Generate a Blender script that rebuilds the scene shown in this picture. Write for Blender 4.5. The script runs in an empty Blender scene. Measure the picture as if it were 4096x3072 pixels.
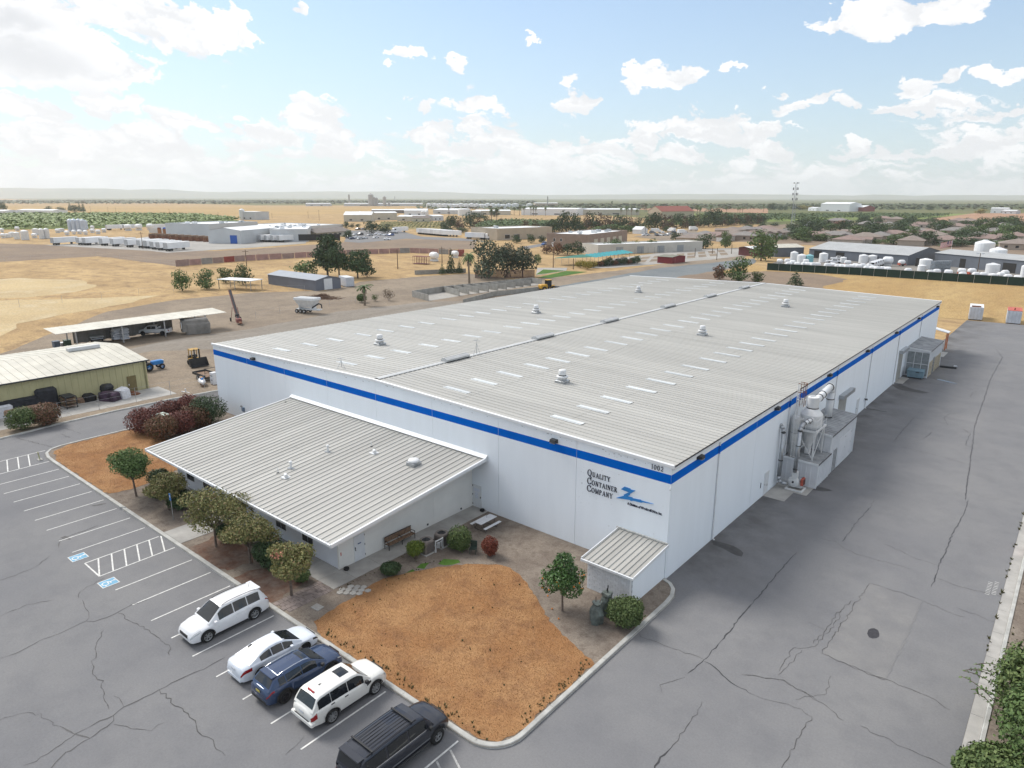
import bpy, bmesh, math, random
from mathutils import Vector, Matrix
R = math.radians
rng = random.Random(7)
scene = bpy.context.scene
COL = scene.collection

# ------------------------------------------------------------------ camera
cam_data = bpy.data.cameras.new("camera")
cam = bpy.data.objects.new("camera", cam_data)
COL.objects.link(cam)
CAM = Vector((19.1465, -39.4704, 25.5575))
YAW, PITCH, ROLL = -0.695696, 0.264427, 0.001544
fw = Vector((math.sin(YAW) * math.cos(PITCH), math.cos(YAW) * math.cos(PITCH), -math.sin(PITCH)))
rt = Vector((math.cos(YAW), -math.sin(YAW), 0.0))
up = rt.cross(fw)
r2 = rt * math.cos(ROLL) + up * math.sin(ROLL)
u2 = up * math.cos(ROLL) - rt * math.sin(ROLL)
m = Matrix((r2, u2, -fw)).transposed().to_4x4()
m.translation = CAM
cam.matrix_world = m
cam_data.sensor_width = 36.0
cam_data.lens = 36.0 * 2757.64 / 4096.0
cam_data.clip_start = 0.2
cam_data.clip_end = 60000.0
scene.camera = cam

# ------------------------------------------------------------------ light
SUN_AZ, SUN_EL = R(-92), R(46)          # compass angle from +Y towards +X, height
scene.view_settings.view_transform = 'Standard'
scene.view_settings.look = 'None'
scene.view_settings.gamma = 1.0
scene.view_settings.exposure = 1.30
sun_data = bpy.data.lights.new("sun", 'SUN')
sun_data.energy = 1.5
sun_data.angle = R(22)
sun_data.color = (1.0, 0.95, 0.88)
sun = bpy.data.objects.new("sun", sun_data)
COL.objects.link(sun)
sd = Vector((math.sin(SUN_AZ) * math.cos(SUN_EL), math.cos(SUN_AZ) * math.cos(SUN_EL), math.sin(SUN_EL)))
sun.rotation_euler = sd.to_track_quat('Z', 'Y').to_euler()
sun.location = (0, 0, 200)

def build_world():
    w = bpy.data.worlds.new("World")
    scene.world = w
    w.use_nodes = True
    nt = w.node_tree
    nt.nodes.clear()
    N, L = nt.nodes.new, nt.links.new
    def val(n, sock, v):
        n.inputs[sock].default_value = v
    def math_(op, a, b=None, c=None, clamp=False):
        n = N('ShaderNodeMath'); n.operation = op; n.use_clamp = clamp
        for i, q in enumerate((a, b, c)):
            if q is None: continue
            if hasattr(q, 'is_output'): L(q, n.inputs[i])
            else: n.inputs[i].default_value = q
        return n.outputs[0]
    def vmath(op, a, b=None):
        n = N('ShaderNodeVectorMath'); n.operation = op
        for i, q in enumerate((a, b)):
            if q is None: continue
            if hasattr(q, 'is_output'): L(q, n.inputs[i])
            else: n.inputs[i].default_value = q
        return n
    def ramp(x, a, b):
        n = N('ShaderNodeMapRange'); n.interpolation_type = 'SMOOTHSTEP'; n.clamp = True
        L(x, n.inputs['Value']); val(n, 'From Min', a); val(n, 'From Max', b)
        return n.outputs[0]
    out = N('ShaderNodeOutputWorld')
    sky = N('ShaderNodeTexSky'); sky.sky_type = 'NISHITA'; sky.sun_disc = False
    sky.sun_elevation = SUN_EL; sky.sun_rotation = SUN_AZ
    sky.air_density = 1.0; sky.dust_density = SKY_DUST; sky.ozone_density = 1.0; sky.altitude = 30
    tc = N('ShaderNodeTexCoord')
    sep = N('ShaderNodeSeparateXYZ'); L(tc.outputs['Generated'], sep.inputs[0])
    az = math_('ARCTAN2', sep.outputs[0], sep.outputs[1])
    el = math_('ARCSINE', sep.outputs[2])
    comb = N('ShaderNodeCombineXYZ'); L(az, comb.inputs[0]); L(el, comb.inputs[1])
    E0 = comb.outputs[0]
    # billowing edges: warp the angular position with noise before measuring each cloud
    def noise(sx, sy, detail, rough, off=0.0):
        n = N('ShaderNodeTexNoise'); n.noise_dimensions = '2D'
        a = N('ShaderNodeVectorMath'); a.operation = 'MULTIPLY_ADD'
        L(E0, a.inputs[0]); a.inputs[1].default_value = (sx, sy, 0); a.inputs[2].default_value = (off, off*.7, 0)
        L(a.outputs[0], n.inputs['Vector'])
        val(n, 'Scale', 1.0); val(n, 'Detail', detail); val(n, 'Roughness', rough)
        return n
    n1 = noise(16.0, 26.0, 6.0, 0.62)
    n2 = noise(5.0, 9.0, 2.0, 0.5, 3.1)
    best = None; shade = None
    # warp both angles with the fine noise
    wv = math_('SUBTRACT', n1.outputs['Fac'], 0.5)
    wc = N('ShaderNodeCombineXYZ'); L(math_('MULTIPLY', wv, 0.10), wc.inputs[0]); L(math_('MULTIPLY', wv, -0.05), wc.inputs[1])
    E1 = vmath('ADD', E0, wc.outputs[0]).outputs[0]
    for (ca, ce, ra, re_, amp) in CLOUDS:
        s = N('ShaderNodeVectorMath'); s.operation = 'MULTIPLY_ADD'
        L(E1, s.inputs[0]); s.inputs[1].default_value = (1/ra, 1/re_, 0); s.inputs[2].default_value = (-ca/ra, -ce/re_, 0)
        ln = vmath('LENGTH', s.outputs[0]).outputs['Value']
        f = math_('MULTIPLY_ADD', ln, -amp, amp)
        best = f if best is None else math_('MAXIMUM', best, f)
        if re_ > 0.035:          # thick clouds: greyish flat base
            sp = N('ShaderNodeSeparateXYZ'); L(s.outputs[0], sp.inputs[0])
            g = math_('MULTIPLY', math_('MAXIMUM', f, 0.0), math_('SUBTRACT', 0.45, sp.outputs[1], clamp=True))
            shade = g if shade is None else math_('MAXIMUM', shade, g)
    def puffs(sx, sy, det, off):
        a = N('ShaderNodeVectorMath'); a.operation = 'MULTIPLY_ADD'
        L(E1, a.inputs[0]); a.inputs[1].default_value = (sx, sy, 0); a.inputs[2].default_value = (off, off*.37, 0)
        v = N('ShaderNodeTexVoronoi'); v.voronoi_dimensions = '2D'; v.feature = 'F1'; v.normalize = True
        L(a.outputs[0], v.inputs['Vector']); val(v, 'Scale', 1.0); val(v, 'Detail', det); val(v, 'Roughness', .55); val(v, 'Lacunarity', 2.1)
        return math_('SUBTRACT', 1.0, v.outputs['Distance'])
    p1 = puffs(26.0, 40.0, 2.0, 1.7)
    nb = math_('MULTIPLY', math_('SUBTRACT', p1, 0.72), 2.4)
    nb2 = math_('ADD', math_('MULTIPLY', math_('SUBTRACT', n1.outputs['Fac'], 0.5), 0.9), math_('MULTIPLY', math_('SUBTRACT', n2.outputs['Fac'], 0.5), 0.6))
    dens = math_('ADD', math_('ADD', best, nb), nb2)
    cloud = ramp(dens, 0.0, 0.22)
    # the low bank of far cumulus all round the horizon, thinning upwards
    p2 = puffs(15.0, 52.0, 2.0, 8.3)
    hb = math_('SUBTRACT', 1.0, ramp(el, 0.01, 0.14))
    dfar = math_('ADD', math_('ADD', math_('MULTIPLY', math_('SUBTRACT', p2, 0.72), 2.2), math_('MULTIPLY', math_('SUBTRACT', n2.outputs['Fac'], 0.5), 2.2)), math_('MULTIPLY_ADD', hb, 1.25, -0.70))
    far = ramp(dfar, 0.0, 0.30)
    # overhead the cumulus closes up, as the shaded site tells
    over = math_('MULTIPLY', ramp(math_('MULTIPLY_ADD', nb2, .5, n2.outputs['Fac']), .28, .50), ramp(el, .25, .40))
    cov = math_('MAXIMUM', math_('MAXIMUM', cloud, far), over)
    # colours: sunlit tops, faint grey bases and hollows
    hollow = math_('MULTIPLY', math_('SUBTRACT', 1.0, ramp(math_('MULTIPLY_ADD', n1.outputs['Fac'], .5, math_('MULTIPLY', p1, .5)), .48, .66)), 0.55)
    hollow2 = math_('MULTIPLY', math_('MULTIPLY', math_('SUBTRACT', 1.0, ramp(p2, .60, .82)), 0.5), math_('SUBTRACT', 1.0, ramp(el, .10, .16)))
    shn = math_('MULTIPLY', ramp(shade, 0.10, 1.0), math_('MULTIPLY_ADD', n2.outputs['Fac'], 0.9, 0.35), clamp=True)
    shn = math_('MAXIMUM', math_('MAXIMUM', math_('MAXIMUM', shn, hollow), hollow2), math_('MULTIPLY', over, 0.1))
    mc = N('ShaderNodeMix'); mc.data_type = 'RGBA'
    L(shn, mc.inputs['Factor'])
    mc.inputs[6].default_value = (*CLOUD_LIT, 1); mc.inputs[7].default_value = (*CLOUD_GREY, 1)
    # moist air: the clear sky pales towards the horizon
    mh = N('ShaderNodeMix'); mh.data_type = 'RGBA'
    hz = math_('POWER', math_('SUBTRACT', 1.0, math_('MULTIPLY', math_('ABSOLUTE', el), 1.0 / 0.6), clamp=True), 2.0)
    L(math_('MULTIPLY', hz, SKY_PALE), mh.inputs['Factor']); L(sky.outputs[0], mh.inputs[6]); mh.inputs[7].default_value = (*HORIZON, 1)
    mx = N('ShaderNodeMix'); mx.data_type = 'RGBA'
    L(math_('MULTIPLY', cov, 0.97), mx.inputs['Factor']); L(mh.outputs[2], mx.inputs[6]); L(mc.outputs[2], mx.inputs[7])
    mh = mx
    w.cycles.sampling_method = 'NONE'
    bg = N('ShaderNodeBackground'); val(bg, 'Strength', SKY_STRENGTH)
    L(mh.outputs[2], bg.inputs[0]); L(bg.outputs[0], out.inputs[0])

HAZE_DENSITY = 0.5 / 6500
SKY_STRENGTH, SKY_DUST, SKY_PALE = 0.068, 0.4, 0.7
CLOUD_LIT, CLOUD_GREY, HORIZON = (6.7, 6.7, 6.75), (4.25, 4.35, 4.55), (2.9, 3.8, 4.6)
# each cloud: azimuth, elevation, half width, half height (radians), weight
CLOUDS = [
    (-1.2584,0.1602,0.1065,0.0473,1.70), (-1.2242,0.1481,0.0863,0.0337,1.50), (-1.1611,0.2030,0.1165,0.0280,1.50), (-1.2697,0.1909,0.0731,0.0385,1.50), (-1.1077,0.1816,0.0455,0.0201,1.50),
    (-1.0523,0.1993,0.0353,0.0242,1.40), (-0.9788,0.2314,0.0213,0.0080,1.10), (-1.2793,0.0996,0.0463,0.0144,1.40), (-1.2078,0.1041,0.0315,0.0164,1.40), (-1.1687,0.1036,0.0231,0.0154,1.40),
    (-1.2714,0.0736,0.0756,0.0161,1.40), (-1.2052,0.0654,0.0538,0.0141,1.20), (-1.1158,0.0861,0.0259,0.0122,1.40), (-1.0818,0.0809,0.0118,0.0053,1.10), (-1.0422,0.0918,0.0085,0.0042,1.00),
    (-1.0581,0.0823,0.0114,0.0042,1.00), (-1.0755,0.0563,0.0149,0.0048,1.20), (-1.1364,0.0532,0.0315,0.0133,1.30), (-0.9549,0.1006,0.0483,0.0242,1.50), (-0.9337,0.0826,0.0424,0.0216,1.50),
    (-1.0102,0.0747,0.0345,0.0107,1.30), (-1.0024,0.0563,0.0476,0.0093,1.20), (-0.9156,0.0610,0.0664,0.0158,1.30), (-0.8280,0.1791,0.0295,0.0082,1.50), (-0.7723,0.1713,0.0193,0.0077,1.50),
    (-0.8546,0.1661,0.0091,0.0030,1.00), (-0.8102,0.1192,0.0201,0.0093,1.30), (-0.7530,0.1245,0.0321,0.0139,1.50), (-0.7261,0.1200,0.0203,0.0105,1.40), (-0.8147,0.0846,0.0508,0.0152,1.50),
    (-0.7365,0.0884,0.0273,0.0190,1.40), (-0.7058,0.0822,0.0205,0.0191,1.40), (-0.7642,0.0658,0.0824,0.0129,1.30), (-0.6659,0.1969,0.0099,0.0087,1.20), (-0.6153,0.1505,0.0183,0.0105,1.40),
    (-0.6046,0.1259,0.0401,0.0190,1.60), (-0.5068,0.1515,0.0385,0.0183,1.60), (-0.4719,0.1563,0.0285,0.0132,1.50), (-0.5257,0.1400,0.0293,0.0105,1.30), (-0.4033,0.1566,0.0189,0.0052,1.40),
    (-0.5229,0.0844,0.0330,0.0188,1.40), (-0.4452,0.0924,0.0598,0.0229,1.60), (-0.3937,0.0789,0.0730,0.0168,1.50), (-0.3385,0.1072,0.0324,0.0088,1.40), (-0.2995,0.1229,0.0270,0.0114,1.40),
    (-0.2700,0.1124,0.0140,0.0051,1.20), (-0.3618,0.1316,0.0090,0.0052,1.00), (-0.2461,0.2031,0.0622,0.0231,1.80), (-0.1881,0.2073,0.0560,0.0211,1.70), (-0.2911,0.1966,0.0221,0.0093,1.40),
    (-0.1859,0.1029,0.0575,0.0115,1.60), (-0.2018,0.1257,0.0283,0.0122,1.40), (-0.1655,0.1364,0.0234,0.0095,1.40), (-0.1229,0.0939,0.0190,0.0080,1.30), (-0.1055,0.1315,0.0251,0.0087,1.50),
    (-0.0978,0.0976,0.0206,0.0130,1.40), (-0.1171,0.0561,0.0399,0.0163,1.50), (-0.0904,0.0658,0.0206,0.0159,1.40), (-0.2611,0.0605,0.0307,0.0147,1.40), (-0.2184,0.0507,0.0321,0.0087,1.20),
    (-0.3547,0.0566,0.0451,0.0107,1.30), (-0.6269,0.0660,0.0205,0.0113,1.20), (-0.5688,0.0592,0.0404,0.0129,1.30), (-0.4751,0.0552,0.0646,0.0127,1.30), (-0.1664,0.0550,0.0302,0.0112,1.30),
    (0.772,0.689,0.252,0.101,1.50), (0.955,0.462,0.159,0.077,1.50), (0.936,0.149,0.113,0.045,1.50), (0.275,0.480,0.198,0.076,1.50), (-1.998,0.971,0.254,0.073,1.50),
    (-2.270,0.496,0.120,0.057,1.50), (-3.108,0.927,0.445,0.140,1.50), (1.117,0.155,0.161,0.062,1.50), (2.922,0.334,0.126,0.045,1.50), (-2.226,0.107,0.140,0.065,1.50),
    (0.603,0.687,0.185,0.073,1.50),
]
build_world()
scene.cycles.max_bounces = 4
scene.cycles.diffuse_bounces = 2
scene.cycles.glossy_bounces = 2
scene.cycles.transmission_bounces = 3
scene.cycles.volume_bounces = 1
scene.cycles.transparent_max_bounces = 6
scene.cycles.use_denoising = True

# ------------------------------------------------------------------ helpers
class MB:
    """collects vertices and faces of one mesh"""
    def __init__(s): s.v = []; s.f = []; s.m = []; s.mi = 0
    def add(s, vs, fs):
        o = len(s.v); s.v += [tuple(v) for v in vs]
        s.f += [tuple(i + o for i in f) for f in fs]; s.m += [s.mi] * len(fs)
        return s
    def box(s, x0, x1, y0, y1, z0, z1):
        return s.add([(x0,y0,z0),(x1,y0,z0),(x1,y1,z0),(x0,y1,z0),(x0,y0,z1),(x1,y0,z1),(x1,y1,z1),(x0,y1,z1)],
                     [(0,3,2,1),(4,5,6,7),(0,1,5,4),(1,2,6,5),(2,3,7,6),(3,0,4,7)])
    def cbox(s, c, d, rz=0.0, rx=0.0, ry=0.0):
        M = Matrix.Rotation(rz, 3, 'Z') @ Matrix.Rotation(ry, 3, 'Y') @ Matrix.Rotation(rx, 3, 'X')
        o = len(s.v); s.box(-d[0]/2, d[0]/2, -d[1]/2, d[1]/2, -d[2]/2, d[2]/2)
        for i in range(o, len(s.v)): s.v[i] = tuple(M @ Vector(s.v[i]) + Vector(c))
        return s
    def bbox(s, x0, x1, y0, y1, z0, z1, b=0.03):
        """box with chamfered vertical and top edges"""
        r = [(x0+b,y0),(x1-b,y0),(x1,y0+b),(x1,y1-b),(x1-b,y1),(x0+b,y1),(x0,y1-b),(x0,y0+b)]
        cx, cy = (x0+x1)/2, (y0+y1)/2
        k = [(cx+(x-cx)*(1-2*b/(x1-x0)), cy+(y-cy)*(1-2*b/(y1-y0))) for x, y in r]
        vs = [(x,y,z0) for x,y in r] + [(x,y,z1-b) for x,y in r] + [(x,y,z1) for x,y in k]
        fs = [(i,(i+1)%8,8+(i+1)%8,8+i) for i in range(8)] + [(8+i,8+(i+1)%8,16+(i+1)%8,16+i) for i in range(8)]
        return s.add(vs, fs + [tuple(range(16,24)), tuple(range(7,-1,-1))])
    def prism(s, poly, z0, z1):
        n = len(poly)
        if sum(poly[i][0]*poly[(i+1)%n][1]-poly[(i+1)%n][0]*poly[i][1] for i in range(n)) < 0: poly = poly[::-1]
        f0 = z0 if callable(z0) else (lambda x, y: z0)
        f1 = z1 if callable(z1) else (lambda x, y: z1)
        vs = [(x,y,f0(x,y)) for x,y in poly] + [(x,y,f1(x,y)) for x,y in poly]
        return s.add(vs, [tuple(range(n-1,-1,-1)), tuple(range(n,2*n))] + [(i,(i+1)%n,n+(i+1)%n,n+i) for i in range(n)])
    def sheet(s, poly, z):
        n = len(poly)
        if sum(poly[i][0]*poly[(i+1)%n][1]-poly[(i+1)%n][0]*poly[i][1] for i in range(n)) < 0: poly = poly[::-1]
        return s.add([(x,y,z) for x,y in poly], [tuple(range(n))])
    def cyl(s, a, b, r0, r1=None, n=10, caps=True):
        r1 = r0 if r1 is None else r1
        a, b = Vector(a), Vector(b); d = (b-a).normalized()
        t = Vector((0,0,1)) if abs(d.z) < .9 else Vector((1,0,0))
        e1 = d.cross(t).normalized(); e2 = d.cross(e1)
        vs = []
        for c, r in ((a,r0),(b,r1)):
            for i in range(n):
                q = 2*math.pi*i/n; vs.append(c + e1*math.cos(q)*r + e2*math.sin(q)*r)
        fs = [(i,n+i,n+(i+1)%n,(i+1)%n) for i in range(n)]
        if caps: fs += [tuple(range(n)), tuple(range(2*n-1,n-1,-1))]
        return s.add(vs, fs)
    def tube(s, pts, r, n=8):
        for i in range(len(pts)-1): s.cyl(pts[i], pts[i+1], r, r, n)
        return s
    def lathe(s, prof, n=16, c=(0,0,0), axis='Z', caps=True):
        vs = []
        for r, z in prof:
            for i in range(n):
                q = 2*math.pi*i/n; x, y = r*math.cos(q), r*math.sin(q)
                vs.append((c[0]+x,c[1]+y,c[2]+z) if axis == 'Z' else ((c[0]+z,c[1]+x,c[2]+y) if axis == 'X' else (c[0]+x,c[1]+z,c[2]+y)))
        k = len(prof); fs = []
        for j in range(k-1):
            for i in range(n):
                a, b = j*n+i, j*n+(i+1)%n
                fs.append((a,b,b+n,a+n) if axis == 'Z' else (a,a+n,b+n,b))
        if caps: fs.append(tuple(range(n-1,-1,-1))); fs.append(tuple(range((k-1)*n,k*n)))
        return s.add(vs, fs)
    def strip(s, pts, w, z):
        """flat ribbon along a ground polyline, w may be a list"""
        n = len(pts); vs = []
        for i, q in enumerate(pts):
            a = Vector(pts[max(0,i-1)]); b = Vector(pts[min(n-1,i+1)])
            d = (b-a); d = Vector((-d.y,d.x)).normalized() if d.length > 1e-6 else Vector((1,0))
            ww = w[i] if isinstance(w, (list,tuple)) else w
            vs += [(q[0]-d.x*ww/2,q[1]-d.y*ww/2,z),(q[0]+d.x*ww/2,q[1]+d.y*ww/2,z)]
        return s.add(vs, [(2*i,2*i+2,2*i+3,2*i+1) for i in range(n-1)])
    def mesh(s, name, mats, smooth=False):
        me = bpy.data.meshes.new(name)
        me.from_pydata(s.v, [], s.f)
        for k in (mats if isinstance(mats, (list,tuple)) else [mats]): me.materials.append(k)
        if max(s.m, default=0) > 0: me.polygons.foreach_set('material_index', s.m)
        if smooth: me.polygons.foreach_set('use_smooth', [True]*len(me.polygons))
        me.update()
        return me
    def obj(s, name, mats, parent=None, smooth=False, loc=None, rz=0.0):
        return place(name, s.mesh(name, mats, smooth), parent, loc, rz)

def place(name, me, parent=None, loc=None, rz=0.0, sc=None):
    o = bpy.data.objects.new(name, me); COL.objects.link(o)
    if parent is not None: o.parent = parent
    if loc is not None: o.location = loc
    if rz: o.rotation_euler = (0,0,rz)
    if sc is not None: o.scale = sc if isinstance(sc, (tuple,list)) else (sc,sc,sc)
    return o
def tag(o, label, cat, group=None, kind=None):
    o["label"] = label; o["category"] = cat
    if group: o["group"] = group
    if kind: o["kind"] = kind
    return o
def thing(name, label, cat, loc=(0,0,0), rz=0.0, group=None):
    o = bpy.data.objects.new(name, None); COL.objects.link(o)
    o.empty_display_size = .3; o.location = loc; o.rotation_euler = (0,0,rz)
    return tag(o, label, cat, group)
def struct(o, label=None, kind="structure"):
    o["kind"] = kind
    if label: o["label"] = label
    return o
KIDS = {}
def copy_tree(o, loc=None, rz=None, label=None, sc=None):
    """a thing with its parts and their sub-parts; mesh data is shared"""
    def cp(a, par):
        b = a.copy(); COL.objects.link(b); b.parent = par
        for ch in list(a.children): cp(ch, b)
        return b
    b = cp(o, o.parent)
    if loc is not None: b.location = loc
    if rz is not None: b.rotation_euler = (0,0,rz)
    if sc is not None: b.scale = (sc,sc,sc) if not isinstance(sc,(tuple,list)) else sc
    if label: b["label"] = label
    return b
ORD = "first second third fourth fifth sixth seventh eighth ninth tenth eleventh twelfth thirteenth fourteenth fifteenth sixteenth seventeenth eighteenth nineteenth twentieth".split()
def nth(i):
    if i < 20: return ORD[i]
    t = ['', '', 'twenty', 'thirty', 'forty', 'fifty', 'sixty', 'seventy', 'eighty', 'ninety'][(i+1)//10]
    u = (i+1) % 10
    return (t[:-1] + 'ieth') if u == 0 else t + '-' + ORD[u-1]
def view_x(p):
    d = Vector((p[0],p[1],0)) - CAM
    return d.dot(r2) / max(.1, d.dot(fw))
def jitter_line(pts, amp, step, seed):
    r = random.Random(seed); o = []
    for i in range(len(pts)-1):
        a, b = Vector(pts[i]), Vector(pts[i+1]); n = max(1, int((b-a).length/step))
        for k in range(n):
            q = a.lerp(b, k/n); o.append((q.x + (r.uniform(-amp,amp) if o else 0), q.y + r.uniform(-amp,amp)))
    o.append(tuple(pts[-1])); return o

# ------------------------------------------------------------------ materials
MATS = {}
def pm(name, col, rough=0.75, var=0.10, scale=2.0, bump=0.0, bscale=None, metal=0.0, col2=None, spec=0.35, rnd=0.0, detail=6.0, coat=0.0, stretch=None, lo=0.35, hi=0.65, trans=0.0):
    if name in MATS: return MATS[name]
    m = bpy.data.materials.new(name); m.use_nodes = True
    nt = m.node_tree; b = nt.nodes['Principled BSDF']; N, L = nt.nodes.new, nt.links.new
    b.inputs['Roughness'].default_value = rough; b.inputs['Metallic'].default_value = metal
    b.inputs['Specular IOR Level'].default_value = spec
    if coat: b.inputs['Coat Weight'].default_value = coat; b.inputs['Coat Roughness'].default_value = .04
    if trans: b.inputs['Transmission Weight'].default_value = trans
    geo = N('ShaderNodeNewGeometry')
    src = geo.outputs['Position']
    if stretch:
        mp = N('ShaderNodeMapping'); mp.inputs['Scale'].default_value = stretch; L(src, mp.inputs[0]); src = mp.outputs[0]
    n = N('ShaderNodeTexNoise'); n.inputs['Scale'].default_value = scale; n.inputs['Detail'].default_value = detail
    n.inputs['Roughness'].default_value = .6
    L(src, n.inputs['Vector'])
    mr = N('ShaderNodeMapRange'); mr.inputs['From Min'].default_value = lo; mr.inputs['From Max'].default_value = hi; mr.clamp = True
    L(n.outputs['Fac'], mr.inputs['Value'])
    mx = N('ShaderNodeMix'); mx.data_type = 'RGBA'; L(mr.outputs[0], mx.inputs['Factor'])
    c2 = col2 or tuple(min(1, c*(1+var)) for c in col); c1 = col if col2 else tuple(c*(1-var) for c in col)
    mx.inputs[6].default_value = (*c1,1); mx.inputs[7].default_value = (*c2,1)
    colout = mx.outputs[2]
    if rnd:
        oi = N('ShaderNodeObjectInfo'); hs = N('ShaderNodeHueSaturation')
        mr2 = N('ShaderNodeMapRange'); mr2.inputs['To Min'].default_value = 1-rnd; mr2.inputs['To Max'].default_value = 1+rnd
        L(oi.outputs['Random'], mr2.inputs['Value']); L(mr2.outputs[0], hs.inputs['Value']); L(colout, hs.inputs['Color']); colout = hs.outputs[0]
    L(colout, b.inputs['Base Color'])
    if bump:
        n2 = N('ShaderNodeTexNoise'); n2.inputs['Scale'].default_value = bscale or scale*6; n2.inputs['Detail'].default_value = 4
        L(src, n2.inputs['Vector'])
        bp = N('ShaderNodeBump'); bp.inputs['Strength'].default_value = bump; bp.inputs['Distance'].default_value = .03
        L(n2.outputs['Fac'], bp.inputs['Height']); L(bp.outputs[0], b.inputs['Normal'])
    MATS[name] = m
    return m
def leafmat(name, cols, rough=.6, spec=.25, patch=None):
    """foliage: colour varies leaf by leaf"""
    if name in MATS: return MATS[name]
    m = bpy.data.materials.new(name); m.use_nodes = True
    nt = m.node_tree; b = nt.nodes['Principled BSDF']; N, L = nt.nodes.new, nt.links.new
    geo = N('ShaderNodeNewGeometry'); oi = N('ShaderNodeObjectInfo')
    cr = N('ShaderNodeValToRGB'); e = cr.color_ramp.elements
    while len(e) < len(cols): e.new(.5)
    for i, c in enumerate(cols): e[i].position = i/(len(cols)-1); e[i].color = (*c,1)
    L(geo.outputs['Random Per Island'], cr.inputs[0])
    hs = N('ShaderNodeHueSaturation')
    mr = N('ShaderNodeMapRange'); mr.inputs['To Min'].default_value = .82; mr.inputs['To Max'].default_value = 1.18
    L(oi.outputs['Random'], mr.inputs['Value']); L(mr.outputs[0], hs.inputs['Value']); L(cr.outputs[0], hs.inputs['Color'])
    L(hs.outputs[0], b.inputs['Base Color'])
    b.inputs['Roughness'].default_value = rough; b.inputs['Specular IOR Level'].default_value = spec
    b.inputs['Subsurface Weight'].default_value = 0.0
    MATS[name] = m
    return m
WHITE_WALL = pm('painted_concrete_white', (.82,.87,.92), .7, .018, 1.1, .05, 30, stretch=(1,1,.16))
OFFWHITE = pm('painted_stucco_offwhite', (.74,.735,.70), .8, .05, .5, .15, 20)
BLUE_BAND = pm('blue_band_paint', (.001,.125,.56), .7, .08, .6, spec=.03)
TRIM = pm('white_metal_trim', (.72,.74,.76), .4, .04, 1.5)
ROOF = pm('galvalume_roof', (.405,.40,.375), .5, .07, .12, .03, 8, metal=.0, rnd=.06, stretch=(.35,1.6,1))
ROOF2 = pm('office_roof_metal', (.405,.40,.375), .5, .07, .15, .03, 8, metal=.0, rnd=.07, stretch=(1.6,.35,1))
SKYLIGHT = pm('fibreglass_skylight', (.62,.645,.65), .35, .10, .6, rnd=.08)
DARK = pm('dark_metal', (.035,.037,.04), .5, .15, 3)
BLACK = pm('black_rubber', (.018,.018,.019), .8, .2, 5)
STEEL = pm('galvanised_steel', (.42,.44,.46), .35, .12, 3, metal=.75)
CONC = pm('concrete', (.36,.35,.33), .85, .14, .7, .2, 25, rnd=.06)
KERB = pm('kerb_concrete', (.40,.40,.38), .85, .18, 1.2, .2, 20)
GLASS = pm('window_glass', (.02,.025,.03), .05, .1, 1, spec=.6)
WPAINT = pm('white_road_paint', (.62,.62,.60), .7, .18, 4, .0)
RUST = pm('rusty_steel', (.17,.07,.035), .8, .4, 5)
WOOD = pm('weathered_wood', (.20,.13,.085), .85, .35, 6)
GREY_METAL = pm('grey_blue_metal_wall', (.13,.145,.17), .6, .07, .4)

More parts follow.
